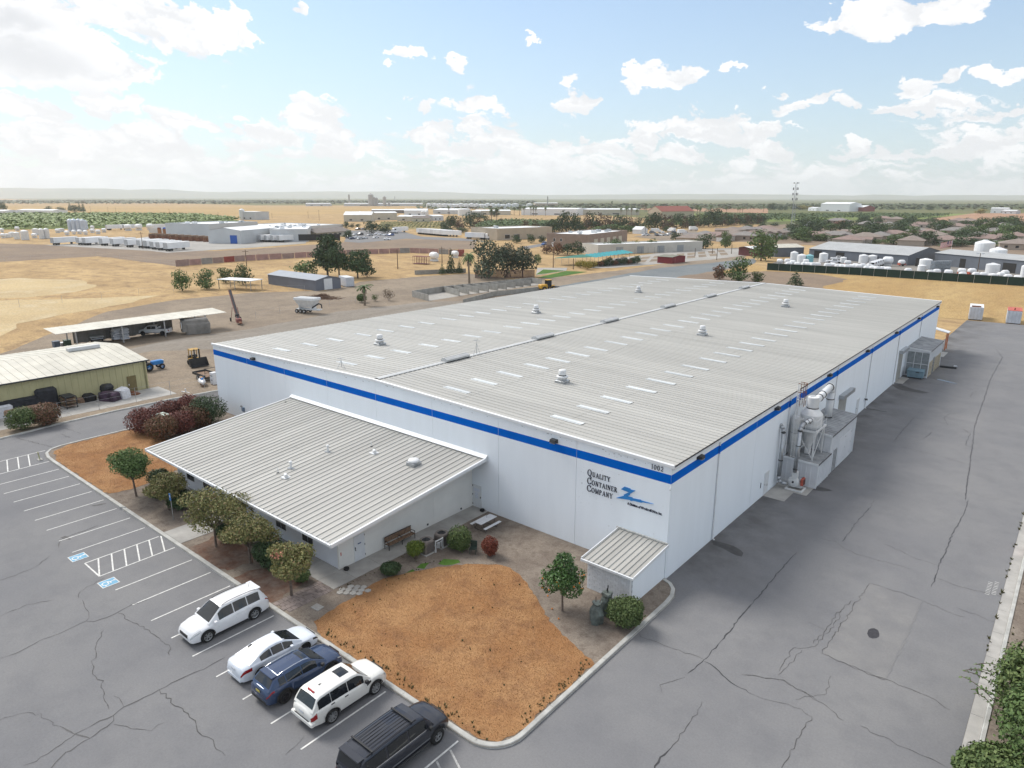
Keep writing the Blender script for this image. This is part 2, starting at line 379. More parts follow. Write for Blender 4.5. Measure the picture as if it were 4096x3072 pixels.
# ------------------------------------------------------------------ ground
def gm(name, c1, c2, c3, s1=.05, s2=.8, s3=6.0, amt=.5, rough=.95, bump=.3, stretch=None, bs=14, lo=.4, hi=.6, fine_amp=.2, base_dark=None):
    """ground cover: two tones in broad patches, a third in flecks"""
    m = bpy.data.materials.new(name); m.use_nodes = True
    nt = m.node_tree; b = nt.nodes['Principled BSDF']; N, L = nt.nodes.new, nt.links.new
    b.inputs['Roughness'].default_value = rough; b.inputs['Specular IOR Level'].default_value = .15
    geo = N('ShaderNodeNewGeometry'); src = geo.outputs['Position']
    if stretch:
        mp = N('ShaderNodeMapping'); mp.inputs['Scale'].default_value = stretch[:3]
        mp.inputs['Rotation'].default_value = (0,0,stretch[3]) if len(stretch) > 3 else (0,0,0)
        L(src, mp.inputs[0]); src = mp.outputs[0]
    def nz(s, d, r=.6):
        n = N('ShaderNodeTexNoise'); n.inputs['Scale'].default_value = s; n.inputs['Detail'].default_value = d; n.inputs['Roughness'].default_value = r
        L(src, n.inputs['Vector']); return n.outputs['Fac']
    def rmp(x, a, c, top=1.0):
        n = N('ShaderNodeMapRange'); n.clamp = True
        n.inputs['From Min'].default_value = a; n.inputs['From Max'].default_value = c; n.inputs['To Max'].default_value = top
        L(x, n.inputs['Value']); return n.outputs[0]
    def mix(f, a, c):
        n = N('ShaderNodeMix'); n.data_type = 'RGBA'; L(f, n.inputs['Factor'])
        for i, q in ((6,a),(7,c)):
            if hasattr(q, 'is_output'): L(q, n.inputs[i])
            else: n.inputs[i].default_value = (*q,1)
        return n.outputs[2]
    a = mix(rmp(nz(s1,5,.65), lo, hi), c1, c2)
    c = mix(rmp(nz(s2,6,.7), .47, .68, amt), a, c3)
    fine = nz(s3, 4)
    hs = N('ShaderNodeHueSaturation'); L(rmp(fine,.25,.75), hs.inputs['Value'])
    mr = N('ShaderNodeMapRange'); mr.inputs['To Min'].default_value = 1-fine_amp; mr.inputs['To Max'].default_value = 1+fine_amp; mr.inputs['From Min'].default_value = .3; mr.inputs['From Max'].default_value = .7
    L(fine, mr.inputs['Value']); L(mr.outputs[0], hs.inputs['Value']); L(c, hs.inputs['Color'])
    out = hs.outputs[0]
    if base_dark:      # darker tone in noisy patches, strongest at the foot of the long wall
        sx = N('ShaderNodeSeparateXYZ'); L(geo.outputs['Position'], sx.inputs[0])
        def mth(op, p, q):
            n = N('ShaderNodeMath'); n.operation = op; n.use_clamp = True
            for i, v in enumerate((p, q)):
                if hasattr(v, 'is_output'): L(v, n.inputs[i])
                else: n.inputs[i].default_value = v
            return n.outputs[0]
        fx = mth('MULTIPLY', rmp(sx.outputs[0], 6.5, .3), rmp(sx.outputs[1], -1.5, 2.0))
        f = mth('MULTIPLY', fx, rmp(nz(.22,5,.65), .36, .62)); out = mix(mth('MULTIPLY', f, .8), out, base_dark)
    L(out, b.inputs['Base Color'])
    if bump:
        bp = N('ShaderNodeBump'); bp.inputs['Strength'].default_value = bump; bp.inputs['Distance'].default_value = .05
        L(nz(bs,3), bp.inputs['Height']); L(bp.outputs[0], b.inputs['Normal'])
    MATS[name] = m
    return m
G_FAR = gm('far_farmland', (.10,.115,.045), (.17,.16,.07), (.07,.09,.035), .0012, .01, .05, .6, bump=0)
G_STRAW = gm('dry_straw_field', (.46,.325,.165), (.35,.24,.12), (.235,.16,.09), .045, .22, 2.5, .95, bump=.3, stretch=(.6,1.2,1,.9))  # dry straw, made lighter to stand in for sun on the left fields
G_STRAW2 = gm('pale_straw_field', (.50,.39,.22), (.42,.32,.18), (.55,.47,.32), .03, .12, 2.0, .6, bump=.1)
G_DIRT = gm('bare_dirt', (.215,.175,.135), (.275,.225,.17), (.165,.135,.105), .06, .4, 4.0, .6, bump=.25)
G_GRAVEL = gm('grey_gravel_road', (.25,.225,.195), (.21,.185,.155), (.29,.265,.23), .08, .5, 5.0, .5, stretch=(1,.25,1), bump=.25)
G_FALLOW = gm('ploughed_fallow', (.235,.18,.13), (.195,.15,.115), (.28,.22,.16), .04, .2, 2.0, .5, bump=.2)
G_BLUE = gm('crushed_bluestone', (.155,.175,.185), (.19,.205,.21), (.13,.145,.15), .06, .5, 4, .5, bump=.1)
G_SOIL = gm('planter_soil', (.175,.145,.12), (.235,.20,.165), (.115,.09,.075), .35, 1.6, 9.0, .7, bump=.5)
G_MULCH = gm('red_mulch_soil', (.15,.085,.06), (.20,.15,.12), (.09,.06,.05), .8, 3.0, 12.0, .7, bump=.5)
G_LAWN = gm('dead_orange_lawn', (.29,.148,.066), (.36,.205,.098), (.215,.112,.058), .22, .7, 12.0, .85, bump=.15, bs=30, fine_amp=.16)
G_GREEN = gm('green_lawn', (.06,.13,.025), (.08,.16,.03), (.045,.10,.02), .3, 1.5, 6, .5, bump=.2)
G_ORCH = gm('orchard_floor', (.16,.22,.06), (.20,.24,.08), (.13,.17,.055), .01, .05, .3, .5, bump=0)
G_VINE = gm('vineyard_floor', (.30,.24,.11), (.24,.20,.09), (.13,.14,.05), .03, .2, 1.0, .6, bump=0)
G_CROP = gm('tan_crop_field', (.42,.29,.13), (.36,.25,.115), (.30,.20,.10), .012, .08, .5, .5, bump=0, stretch=(.3,1,1,.4))
G_RED = gm('red_tilled_field', (.33,.19,.125), (.38,.24,.15), (.27,.15,.10), .012, .08, .5, .5, bump=0)
G_YARD = gm('compacted_grey_yard', (.215,.205,.19), (.25,.235,.215), (.175,.165,.15), .06, .4, 3.0, .5, bump=.1)
G_SLAB = gm('pale_concrete_yard', (.36,.345,.32), (.31,.30,.28), (.41,.40,.37), .06, .4, 3.0, .5, bump=.05)
ASPH = gm('weathered_asphalt', (.172,.174,.183), (.206,.206,.209), (.145,.147,.157), .10, .35, 9.0, .5, rough=.9, bump=.15, bs=40, lo=.34, hi=.66, fine_amp=.07, base_dark=(.085,.082,.080))
ASPH2 = gm('newer_asphalt_patch', (.185,.185,.19), (.215,.213,.212), (.165,.165,.17), .3, .8, 10.0, .5, rough=.9, bump=.15, bs=40, fine_amp=.06)
SEAL = pm('crack_sealant', (.045,.045,.048), .55, .2, 4)
CRACK = pm('open_crack', (.085,.082,.08), .95, .3, 6)
STAIN = pm('damp_stain', (.060,.058,.058), .6, .25, 1.5)

def rough_poly(poly, amp, step, seed):
    r = random.Random(seed); o = []; n = len(poly)
    for i in range(n):
        a, b = Vector(poly[i]), Vector(poly[(i+1) % n]); k = max(1, min(40, int((b-a).length/step)))
        for j in range(k):
            q = a.lerp(b, j/k); o.append((q.x+r.uniform(-amp,amp), q.y+r.uniform(-amp,amp)))
    return o
def patch(name, poly, mat, z, amp=0.0, step=3.0, seed=1):
    if amp: poly = rough_poly(poly, amp, step, seed)
    bm = bmesh.new()
    f = bm.faces.new([bm.verts.new((x,y,z)) for x,y in poly])
    bm.normal_update()
    if f.normal.z < 0: bmesh.ops.reverse_faces(bm, faces=[f])
    bmesh.ops.triangulate(bm, faces=bm.faces[:])
    me = bpy.data.meshes.new(name); bm.to_mesh(me); bm.free(); me.materials.append(mat)
    return struct(place(name, me))
# one sheet to the horizon
g = MB(); NR = 64; rings = [0, 300, 900, 2500, 7000, 20000, 42000]
g.v.append((-20.0,30.0,-.12))
for k in rings[1:]:
    for i in range(NR): g.v.append((-20+k*math.cos(2*math.pi*i/NR), 30+k*math.sin(2*math.pi*i/NR), -.12))
for i in range(NR): g.f.append((0,1+i,1+(i+1)%NR))
for j in range(len(rings)-2):
    for i in range(NR): g.f.append((1+j*NR+i,1+(j+1)*NR+i,1+(j+1)*NR+(i+1)%NR,1+j*NR+(i+1)%NR))
g.m = [0]*len(g.f)
struct(g.obj('ground', G_FAR))
# nearer land: broad straw and dirt
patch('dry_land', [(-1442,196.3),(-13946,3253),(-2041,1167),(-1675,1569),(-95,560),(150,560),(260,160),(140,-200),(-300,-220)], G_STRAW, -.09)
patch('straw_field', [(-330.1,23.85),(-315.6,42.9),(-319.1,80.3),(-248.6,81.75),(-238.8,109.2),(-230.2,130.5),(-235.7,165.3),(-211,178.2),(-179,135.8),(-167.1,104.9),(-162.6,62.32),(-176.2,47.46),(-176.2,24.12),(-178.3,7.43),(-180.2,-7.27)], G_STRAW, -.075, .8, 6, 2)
patch('pale_field', [(-251.4,11.4),(-248.7,30.35),(-230.9,41.28),(-205.5,39.47),(-198.1,28.74),(-194.6,16.71),(-205.3,1.99)], G_STRAW2, -.065, 1.2, 5, 3)
patch('pale_field', [(-199.1,0.72),(-183.1,26.49),(-172.7,41.19),(-161.4,26.63),(-158.5,13.27),(-150.9,2.36),(-128,-5.57),(-146.2,-8.32)], G_STRAW2, -.066, 1.5, 5, 3)
patch('fallow_field', [(-452.1,47.52),(-458.3,79.79),(-427.7,93.4),(-398.1,100.6),(-340.6,111.9),(-313.4,130.5),(-312.4,152.4),(-316.2,184.6),(-323.7,219.2),(-315.6,257.6),(-278.6,281.9),(-224.6,223.5),(-264.6,188.7),(-275.5,130.7),(-250.9,82.81),(-322.4,81.52),(-321.6,44.45),(-333.1,24.44)], G_FALLOW, -.07, .8, 6, 4)
patch('dirt_yard', [(-153.4,-4.89),(-119.1,-7.87),(-154.1,21.32),(-160.5,40.22),(-158.8,62.31),(-146.3,76.32),(-156.6,96.7),(-152.2,122.3),(-146.9,136.6),(-124.5,132.6),(-119.3,134.9),(-119,143.9),(-114.4,164.5),(-112.6,211.6),(-107.6,267.9),(-120,330),(-62,140),(-61,60),(-61,5),(-72,5),(-72,-40),(-140,-60)], G_DIRT, -.06, .5, 4, 5)
patch('gravel_track', [(-105.8,3.38),(-109.7,16.76),(-108.8,32.95),(-113.3,56.03),(-109.9,78.1),(-101.6,90.5),(-66,110),(-64,60),(-96.3,17.43),(-102.7,9.58),(-102.9,5.88)], G_GRAVEL, -.05, .5, 4, 6)
patch('bluestone_yard', [(-100.1,103.2),(-103.2,138.4),(-104.4,163.4),(-105.9,198.9),(-100.8,228.5),(-95.3,262.3),(-86.14,241.1),(-85.46,199.7),(-86.92,173.7),(-78.79,147.9),(-40,120),(-70,118)], G_BLUE, -.045, .6, 5, 7)
patch('stubble_field', [(-73.07,218.6),(-42.14,221.7),(4.07,218.9),(17.44,216.3),(45,146),(8,139.5),(-8,137),(-20,118),(-45,122),(-83.88,201.1),(-85.28,235.2)], gm('stubble', (.42,.30,.14), (.36,.24,.105), (.27,.175,.085), .05, .35, 3.0, .6, bump=.25, stretch=(1,.3,1,.5)), -.05, .4, 5, 8)
patch('brown_bank', [(-86.92,173.7),(-85.46,199.7),(-79.05,194.9),(-70.78,212.3),(-55.53,215.1),(-41.27,204),(-41.47,179.9),(-20,112)], G_FALLOW, -.04, .8, 4, 9)
# asphalt: lot, left drive, right yard
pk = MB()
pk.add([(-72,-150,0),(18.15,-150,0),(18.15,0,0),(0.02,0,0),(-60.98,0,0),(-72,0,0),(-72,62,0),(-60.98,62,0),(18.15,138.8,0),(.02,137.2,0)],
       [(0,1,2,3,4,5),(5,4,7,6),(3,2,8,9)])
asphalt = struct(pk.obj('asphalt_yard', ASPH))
pp = patch('asphalt_patch', [(11,8.65),(14.19,8.56),(14.19,-1.49),(10.82,-1.33)], ASPH2, .004)
pp.parent = asphalt
def crack(pts, w, mat=SEAL, amp=.05, step=.3, seed=1, z=.008):
    q = jitter_line(pts, amp, step, seed); r = random.Random(seed+99)
    ww = [max(.012, w*.62*r.uniform(.35,1.5)) for _ in q]; ww[0] = ww[-1] = .012
    MB().strip(q, ww, z).obj('crack', mat, asphalt)
CR = [
 ([(5.73,9.78),(5.67,7),(5.69,4.8),(5.76,3.46),(5.74,1.18),(5.76,-0.39),(5.84,-3.11),(5.84,-5.5),(5.84,-6.63),(5.63,-8.01)], .10, SEAL),
 ([(5.8,-6.38),(6.6,-6.54),(7.71,-7.17),(9.17,-7.31)], .10, SEAL),
 ([(7.95,21.97),(7.83,17.86),(7.84,13.74)], .09, SEAL),
 ([(7.85,23.63),(7.95,21.97)], .03, CRACK),
 ([(6.39,13.21),(7.41,13.38),(8.97,12.38),(10.36,12.39),(12.84,12.59)], .05, CRACK),
 ([(10.42,15.41),(12.87,14.5),(14.23,14.41)], .05, CRACK),
 ([(14.14,28.92),(14.3,25.71),(14.17,21.06),(14.23,17.71),(14.22,14.45),(14.35,12.42),(14.33,10.78)], .09, SEAL),
 ([(14.45,12.37),(16.01,12.2),(18.17,12.47)], .04, CRACK),
 ([(14.18,8.62),(15.66,8.19),(16.63,8.2)], .04, CRACK), ([(16.07,9.12),(17.14,8.97),(18.14,8.8)], .035, CRACK),
 ([(11,8.65),(13.14,8.7),(14.19,8.56)], .05, CRACK), ([(11,8.65),(10.9,2.66),(10.82,-1.33)], .06, CRACK),
 ([(14.19,8.56),(14.28,2.89),(14.19,-1.49)], .12, ASPH2), ([(10.82,-1.33),(12.72,-1.54),(14.19,-1.49),(15.99,-1.44),(17.32,-1.89)], .06, CRACK),
 ([(10.62,5.65),(10.33,3.44),(10.34,1.13),(10.13,-0.74)], .045, CRACK), ([(10.53,4.31),(10.54,1.15),(10.18,-1.14),(9.4,-1.94),(9.47,-4.53)], .04, CRACK),
 ([(9.21,1.32),(10.34,1.13)], .03, CRACK), ([(8.14,-6.04),(9.95,-5.17),(11.79,-5.57)], .045, CRACK),
 ([(7.97,-6.09),(9.88,-5.21),(12.01,-5.57),(13.33,-6.26)], .055, CRACK),
 ([(7.21,-9.59),(7.44,-11.2),(7.45,-13.49)], .045, CRACK), ([(7.46,-13.41),(7.31,-14.38),(7.49,-15.26),(7.7,-16.34)], .11, SEAL),
 ([(5.66,-8.34),(4.95,-9.75),(5.24,-10.3)], .03, CRACK), ([(1.74,-6.65),(3.17,-6.67),(5.01,-6.4),(5.79,-6.3)], .035, CRACK),
 ([(11.98,-7.04),(11.97,-9.07),(11.98,-11.26),(12.07,-11.99)], .045, CRACK), ([(9.21,-7.35),(10.38,-6.93),(11.34,-6.86),(11.98,-7.04)], .03, CRACK),
 ([(9.81,-1.8),(9.71,-3.46),(9.55,-4.87)], .03, CRACK), ([(11.81,-3.18),(12.06,-4.76),(10.95,-6.27)], .03, CRACK),
 ([(14.04,-6.12),(15.44,-6.19),(16.71,-6.31),(17.77,-6.3)], .05, CRACK), ([(12.35,-1.39),(14.21,-1.52)], .05, CRACK),
 ([(-15.38,-23.82),(-15.33,-24.77),(-15.55,-26.78),(-15.46,-27.84),(-15.56,-28.58),(-15.62,-29.26),(-15.4,-29.79),(-15.46,-30.39),(-15.43,-30.96)], .10, SEAL),
 ([(-15.43,-30.96),(-15.45,-31.46),(-15.01,-33.37),(-15.14,-33.83)], .05, SEAL),
 ([(-15.4,-29.74),(-14.92,-29.95),(-14.81,-30.3),(-14.63,-31.2),(-14.47,-32.32),(-14.21,-32.74),(-13.97,-33.03),(-13.65,-33.49)], .09, SEAL),
 ([(-19.43,-33.63),(-19.23,-32.81),(-18.26,-32.19),(-17.22,-32.06),(-16.68,-31.87)], .03, CRACK), ([(-16.68,-31.87),(-15.53,-31.61),(-14.92,-31.28),(-14.61,-31.19)], .08, SEAL),
 ([(-24.83,-24.11),(-25.05,-24.98),(-24.79,-25.94),(-24.81,-26.89),(-24.91,-27.33),(-25.31,-27.59)], .06, SEAL),
 ([(-25.16,-32.15),(-25.04,-31.39),(-25.32,-30.07),(-25.12,-29.06),(-25.29,-28.34),(-25.32,-27.53),(-25.79,-27.22),(-26.87,-27.1),(-28.1,-26.85)], .06, SEAL),
 ([(-24.76,-25.92),(-22.91,-25.79),(-22.04,-25.6),(-20.38,-25.41),(-18.98,-25.44),(-18.01,-25.79)], .05, CRACK),
 ([(-23.51,-27.31),(-22.5,-28.02),(-20.55,-28.92),(-19.98,-29.18),(-18.61,-29.18),(-17.2,-29.65),(-16.03,-29.79)], .045, CRACK),
 ([(-15.62,-29.26),(-16.46,-29.13),(-16.87,-29.23)], .035, CRACK), ([(-14.72,-30),(-13.73,-29.58),(-12.88,-28.96),(-12.87,-28.36)], .035, CRACK),
 ([(-15.49,-27.46),(-13.47,-27.42),(-11.88,-27.39),(-11.11,-27.56),(-9.87,-27.47),(-8.53,-27.5)], .06, CRACK),
 ([(-7.65,-27.72),(-6.47,-27.98)], .05, CRACK),
 ([(-30,-30.9),(-30.13,-30.21),(-30.15,-29.26),(-29.58,-28.1)], .05, CRACK),
 ([(-35.13,-29.58),(-35.05,-28.71),(-35.31,-27.3),(-36.3,-26.19)], .05, CRACK), ([(-38.52,-24.92),(-38.6,-24.13),(-38.7,-22.95),(-38.83,-22.01)], .11, SEAL),
 ([(-37.12,-25.29),(-38.28,-24.84)], .04, CRACK), ([(-28.52,-27),(-29.32,-26.58),(-29.96,-24.84)], .035, CRACK),
 ([(-68.54,-19.45),(-64.99,-18.73),(-62.16,-17.97)], .08, CRACK), ([(-66.38,-15.97),(-63.54,-15.58)], .06, CRACK), ([(-68.13,-14.82),(-64.51,-14.39)], .05, CRACK), ([(-69.56,2.57),(-66.98,2.93)], .09, CRACK),
 ([(-6.37,-25.58),(-6.69,-24.4)], .03, CRACK),
 ([(5.63,44.7),(5.61,52.17)], .07, SEAL), ([(5.66,41.51),(5.64,45.27)], .05, SEAL), ([(8.01,44.53),(8.27,47.71)], .06, SEAL),
 ([(9.18,51.73),(8.35,54.73),(8.67,56.96),(9.8,58.31)], .06, SEAL), ([(10.74,51.27),(11.66,49.78),(11.83,45.16),(12.78,44.47)], .07, SEAL),
 ([(6.79,40.11),(10.34,39.56),(13.5,38.57)], .05, CRACK),
 ([(-0.61,110.7),(-0.14,116.9),(0.56,120.9),(2.28,120.7),(6.32,117.5)], .10, CRACK),
 ([(8.53,105.3),(10.08,98.5),(10.36,79.59),(11.04,66.75),(11.64,53.8),(13.95,28.76)], .10, SEAL),
 ([(9.49,66.96),(9.38,70.06),(9.82,71.24)], .06, CRACK), ([(13.5,38.57),(15.16,38.37)], .04, CRACK),
]
for i, (pts, w, mt) in enumerate(CR): crack(pts, w, mt, (.10 if mt is CRACK else .06), .28, i, .008 + .0002*i)
def blot(name, c, rx, ry, rz, mat, seed, z=.006, par=None):
    r = random.Random(seed); pts = []; ph = [r.uniform(0,6.28) for _ in range(4)]
    for i in range(28):
        a = 2*math.pi*i/28; k = 1+.18*math.sin(2*a+ph[0])+.12*math.sin(3*a+ph[1])+.08*math.sin(5*a+ph[2])+.06*math.sin(9*a+ph[3])
        x, y = rx*k*math.cos(a), ry*k*math.sin(a)
        pts.append((c[0]+x*math.cos(rz)-y*math.sin(rz), c[1]+x*math.sin(rz)+y*math.cos(rz)))
    o = MB().sheet(pts, z).obj(name, mat, par)
    return o
DARKPATCH = pm('fresh_pothole_fill', (.045,.045,.052), .9, .2, 6, .4, 40)
MB().sheet([(12.35,2.36),(12.31,2.82),(12.39,3.08),(12.54,3.24),(12.77,3.18),(12.93,2.81),(12.98,2.5),(12.91,2.26),(12.73,2.05),(12.53,2.04)], .010).obj('pothole_patch', DARKPATCH, asphalt)
for sp in ([(0.15,7.4),(0.58,7.64),(1.14,7.69),(1.7,7.71),(2.38,7.44),(2.73,7.14),(2.84,6.53),(2.51,6.44),(2.01,6.53),(1.33,6.8),(0.83,6.86),(0.46,6.87)],[(0.13,67.33),(0.82,68.62),(1.69,67.77),(2.37,67.14),(3.7,66.57),(5.05,66.07),(4.26,65.08),(2.75,65.11),(1.53,65.08),(0.71,66.07)],[(2.54,22.83),(3.08,23.59),(4.2,23.5),(4.47,23.29),(3.81,22.6),(2.89,22.4)]): MB().sheet(sp, .0066).obj('stain', STAIN, asphalt)
for (c, rx, ry, rz, sd_) in [((-0.21,-0.64),.5,.35,0,5),((-42.98,-20.41),.45,.22,1.2,8),((1.23,52.7),1.2,.35,.1,9),((-38.49,-24.41),.5,.18,.4,10)]:
    blot('stain', c, rx, ry, rz, STAIN, sd_, .005+sd_*.0003, asphalt)
WATER = pm('puddle_water', (.05,.055,.06), .04, .1, 1, spec=.8)
blot('puddle', (5.44,74.69), 1.6, .28, -.35, WATER, 11, .0095, asphalt)
# painted markings, each a sheet on the asphalt
def paint(name, poly, mat=WPAINT, z=.012): return MB().sheet(poly, z).obj(name, mat, asphalt)
def pline(a, b, w=.10, mat=WPAINT, z=.012):
    return MB().strip([a,b], w, z).obj('stall_line', mat, asphalt)
xs = [-54.9+2.724*i for i in range(0,9)]
for x in xs[:8]: pline((x+.25,-19.75), (x+.25,-24.95))
for x in (-27.7,-24.98,-22.28,-19.55,-16.9,-14.17,-11.4,-8.7,-6.1,-3.4,-.7): pline((x,-19.75), (x,-24.98))
FADED = pm('faded_road_paint', (.40,.40,.39), .8, .3, 6)
for a, b in [((-33.2,-19.7),(-33.13,-24.95)), ((-30.5,-19.7),(-30.4,-24.98)), ((-33.13,-24.95),(-30.4,-24.98))]: pline(a, b, .10, z=.0125)
for k in range(6): pline((-33.15,-19.55-.9*k), (-30.48,-20.45-.9*k), .10, z=.013)
pline((-61.5,-18.8), (-61.3,-27), .10); pline((-57.7,-19.6), (-57.5,-27), .10)
for k in range(6): pline((-61.45,-20.35-.92*k), (-57.75,-21.25-.92*k), .10, z=.0126)
for k in range(5): pline((-.6,-20.4-.9*k), (1.4,-21.3-.9*k), .10, FADED, z=.0126)
pline((1.75,-19.9),(1.55,-22.0), .12)
BLUEP = pm('blue_road_paint', (.16,.36,.52), .75, .12, 3)
for c in ((-34.47,-24.92),(-29.05,-24.9)):
    x, y = c
    hb = paint('accessible_stall_marking', [(x-.52,y-.55),(x+.52,y-.55),(x+.52,y+.55),(x-.52,y+.55)], WPAINT, .012)
    MB().sheet([(x-.46,y-.49),(x+.46,y-.49),(x+.46,y+.49),(x-.46,y+.49)], .0145).obj('blue_field', BLUEP, hb)
    s = MB()   # wheelchair figure, head towards the kerb, built from strips
    arc = [(x+.02+.24*math.cos(a), y-.16+.24*math.sin(a)) for a in [math.pi*(.62+1.25*i/14) for i in range(15)]]
    s.strip(arc, .075, .017)
    s.strip([(x-.06,y+.30),(x-.04,y-.04),(x+.20,y-.04),(x+.30,y-.30),(x+.40,y-.27)], .085, .0172)
    s.strip([(x-.04,y+.12),(x+.18,y+.12)], .07, .0174)
    s.lathe([(.085,0),(.085,.0005)], 12, (x-.07,y+.40,.0176))
    s.obj('wheelchair_symbol', WPAINT, hb)
for k in range(9):
    for c, dx in (((17.37,13.21),-.17),((17.71,13.49),.17)):
        r = random.Random(k*7+int(dx*100))
        MB().strip([(c[0]-.13,c[1]-1.0+.24*k),(c[0]+.13,c[1]-1.0+.24*k+r.uniform(-.03,.03))], .09, .012).obj('faded_stencil_mark', FADED, asphalt)
# kerbs: poured pieces with joints
def kerb_run(name, pts, w=.30, h=.15, inside=1, seg=2.4, mat=KERB):
    par = struct(bpy.data.objects.new(name, None)); COL.objects.link(par)
    P = [Vector((a[0],a[1])) for a in pts]; acc = []
    for i in range(len(P)-1):
        n = max(1, int((P[i+1]-P[i]).length/.6))
        for k in range(n): acc.append(P[i].lerp(P[i+1], k/n))
    acc.append(P[-1]); cur = [acc[0]]; L_ = 0
    def flush(cur):
        n = len(cur); vs = []
        for i, q in enumerate(cur):
            a, b = cur[max(0,i-1)], cur[min(n-1,i+1)]; d = (b-a).normalized(); nn = Vector((-d.y,d.x))*inside
            if i == 0: q = q + d*.008
            if i == n-1: q = q - d*.008
            for u, z in ((0,-.02),(.03,h-.03),(.06,h),(w,h),(w,-.02)): vs.append((q.x+nn.x*u, q.y+nn.y*u, z))
        fs = []
        for i in range(n-1):
            for k in range(4):
                f = (i*5+k,i*5+k+1,(i+1)*5+k+1,(i+1)*5+k); fs.append(f if inside < 0 else f[::-1])
        fs += [(0,1,2,3,4), tuple((n-1)*5+k for k in (4,3,2,1,0))]
        MB().add(vs, fs).obj('kerb_stone', mat, par)
    for i in range(1, len(acc)):
        L_ += (acc[i]-acc[i-1]).length; cur.append(acc[i])
        if L_ >= seg or i == len(acc)-1:
            flush(cur); cur = [acc[i]]; L_ = 0
    return par
arc1 = [(-.3+1.95*math.cos(a), -17.55+1.95*math.sin(a)) for a in [-math.pi/2*i/8 for i in range(9)]]
arc0 = [(.06,.02),(.65,-.2),(1.2,-.75),(1.55,-1.6),(1.65,-2.6)]
arc2 = [(-57.0,-19.55),(-58.8,-19.5),(-60.3,-19.2),(-61.3,-18.5),(-61.75,-17.4),(-61.9,-15.0),(-61.95,-9.9),(-62,-4)]
planter_edge = arc0 + arc1 + arc2
kerb_run('kerb', planter_edge, inside=-1)
patch('planter_soil', planter_edge + [(-61.0,-.02),(-.05,-.02)], G_SOIL, .10)
kerb_run('kerb', [(-69.2,-27.0),(-69.0,-20.8),(-69.9,-15),(-70.25,-8.5),(-70.15,-1.5),(-69.5,4.1),(-69,30)], inside=1)
patch('verge_soil', [(-69.5,-27),(-69.3,-20.8),(-70.2,-15),(-70.5,-8.5),(-70.4,-1.5),(-69.8,4.1),(-69.3,30),(-70.6,30),(-72.3,4),(-72.4,-14),(-73,-27)], G_DIRT, .09)
kerb_run('kerb', [(18.75,-80),(18.75,137)], w=.22, inside=-1)
gut = struct(bpy.data.objects.new('gutter', None)); COL.objects.link(gut)
for k in range(72): MB().box(18.16,18.75,-80+3.02*k,-80+3.02*k+3.0,-.05,.012).obj('gutter_slab', CONC, gut)
patch('verge_soil', [(18.97,-80),(18.97,137),(26,137),(26,-80)], G_SOIL, .10)
# paths and pads
walk = struct(bpy.data.objects.new('sidewalk', None)); COL.objects.link(walk)
def slab(x0, x1, y0, y1, z=.13): MB().bbox(x0+.008, x1-.008, y0+.008, y1-.008, .02, z, .012).obj('concrete_slab', CONC, walk)
for k in range(6): slab(-18.16, -16.38, -13.75+2.3*k, -13.75+2.3*(k+1)-.0)
for k in range(3): slab(-18.16+.6*0, -16.38, -15.6, -13.75) if k == 0 else None
for k in range(12): slab(-18.16-2.05*(k+1), -18.16-2.05*k, -15.6, -13.8)
slab(-33.4, -30.55, -19.2, -17.4); slab(-33.4, -30.55, -17.4, -15.6)
for k in range(3): slab(-3.9+.0, -3.55, -2.6, -1.4, .12) if k == 0 else None
pads = struct(bpy.data.objects.new('concrete_apron', None)); COL.objects.link(pads)
for (x0,x1,y0,y1) in [(.03,1.9,18.2,20.6),(.03,3.0,20.65,22.9),(.03,1.1,68.9,73.2),(.03,1.8,36.5,39.0),(.03,2.5,92.5,97)]:
    MB().bbox(x0,x1,y0,y1,-.02,.03,.01).obj('concrete_slab', CONC, pads)
# brick edging path and stepping stones beside the office walk
PAVER = pm('grey_brown_paver', (.23,.19,.175), .9, .2, 4, .2, 30, rnd=.15)
bp_ = struct(bpy.data.objects.new('paver_path', None)); COL.objects.link(bp_)
r = random.Random(3)
for i in range(4):
    for k in range(11):
        x = -18.0+.42*i+r.uniform(-.01,.01); y = -19.15+.33*k+r.uniform(-.012,.012) + (.16 if i % 2 else 0)
        if y > -15.75: continue
        MB().bbox(x,x+.40,y,y+.31,.05,.125+r.uniform(0,.012),.012).obj('paver', PAVER, bp_)
HEXM = pm('pale_hex_stone', (.36,.345,.32), .9, .12, 3, .2, 25, rnd=.12)
hs_ = struct(bpy.data.objects.new('stepping_stones', None)); COL.objects.link(hs_)
hx = MB().lathe([(.235,0),(.235,.05),(.215,.06)], 6).mesh('hexagon_stone', HEXM)
for k, (i, j) in enumerate([(0,0),(1,0),(2,0),(3,0),(0,1),(1,1),(2,1),(3,1),(1,2),(2,2),(3,2),(4,1)]):
    place('hexagon_stone', hx, hs_, (-15.75+.42*i*.87-.2*j, -15.55+.46*i*.55+.44*j*.75, .085), .3)
patch('mulch_bed', [(-22.8,-19.2),(-22.8,-16.2),(-18.6,-16.0),(-18.2,-19.2)], G_MULCH, .106, .25, .6, 4)
patch('mulch_bed', [(-29.6,-19.2),(-29.6,-16.4),(-24,-16.2),(-24,-19.2)], G_MULCH, .107, .3, .6, 5)
patch('green_weeds', [(-13.48,-8.82),(-13.5,-8),(-12.69,-7.42),(-12.29,-7.61),(-12.91,-8.59)], G_GREEN, .108, .12, .4, 6)
patch('green_weeds', [(-14.19,-10.03),(-14.41,-9.39),(-14.03,-8.97),(-13.59,-9.82)], G_GREEN, .108, .1, .4, 7)
patch('green_weeds', [(-14.18,-11.21),(-14.21,-10.44),(-13.91,-10.39),(-14,-11.16)], G_GREEN, .108, .1, .4, 8)
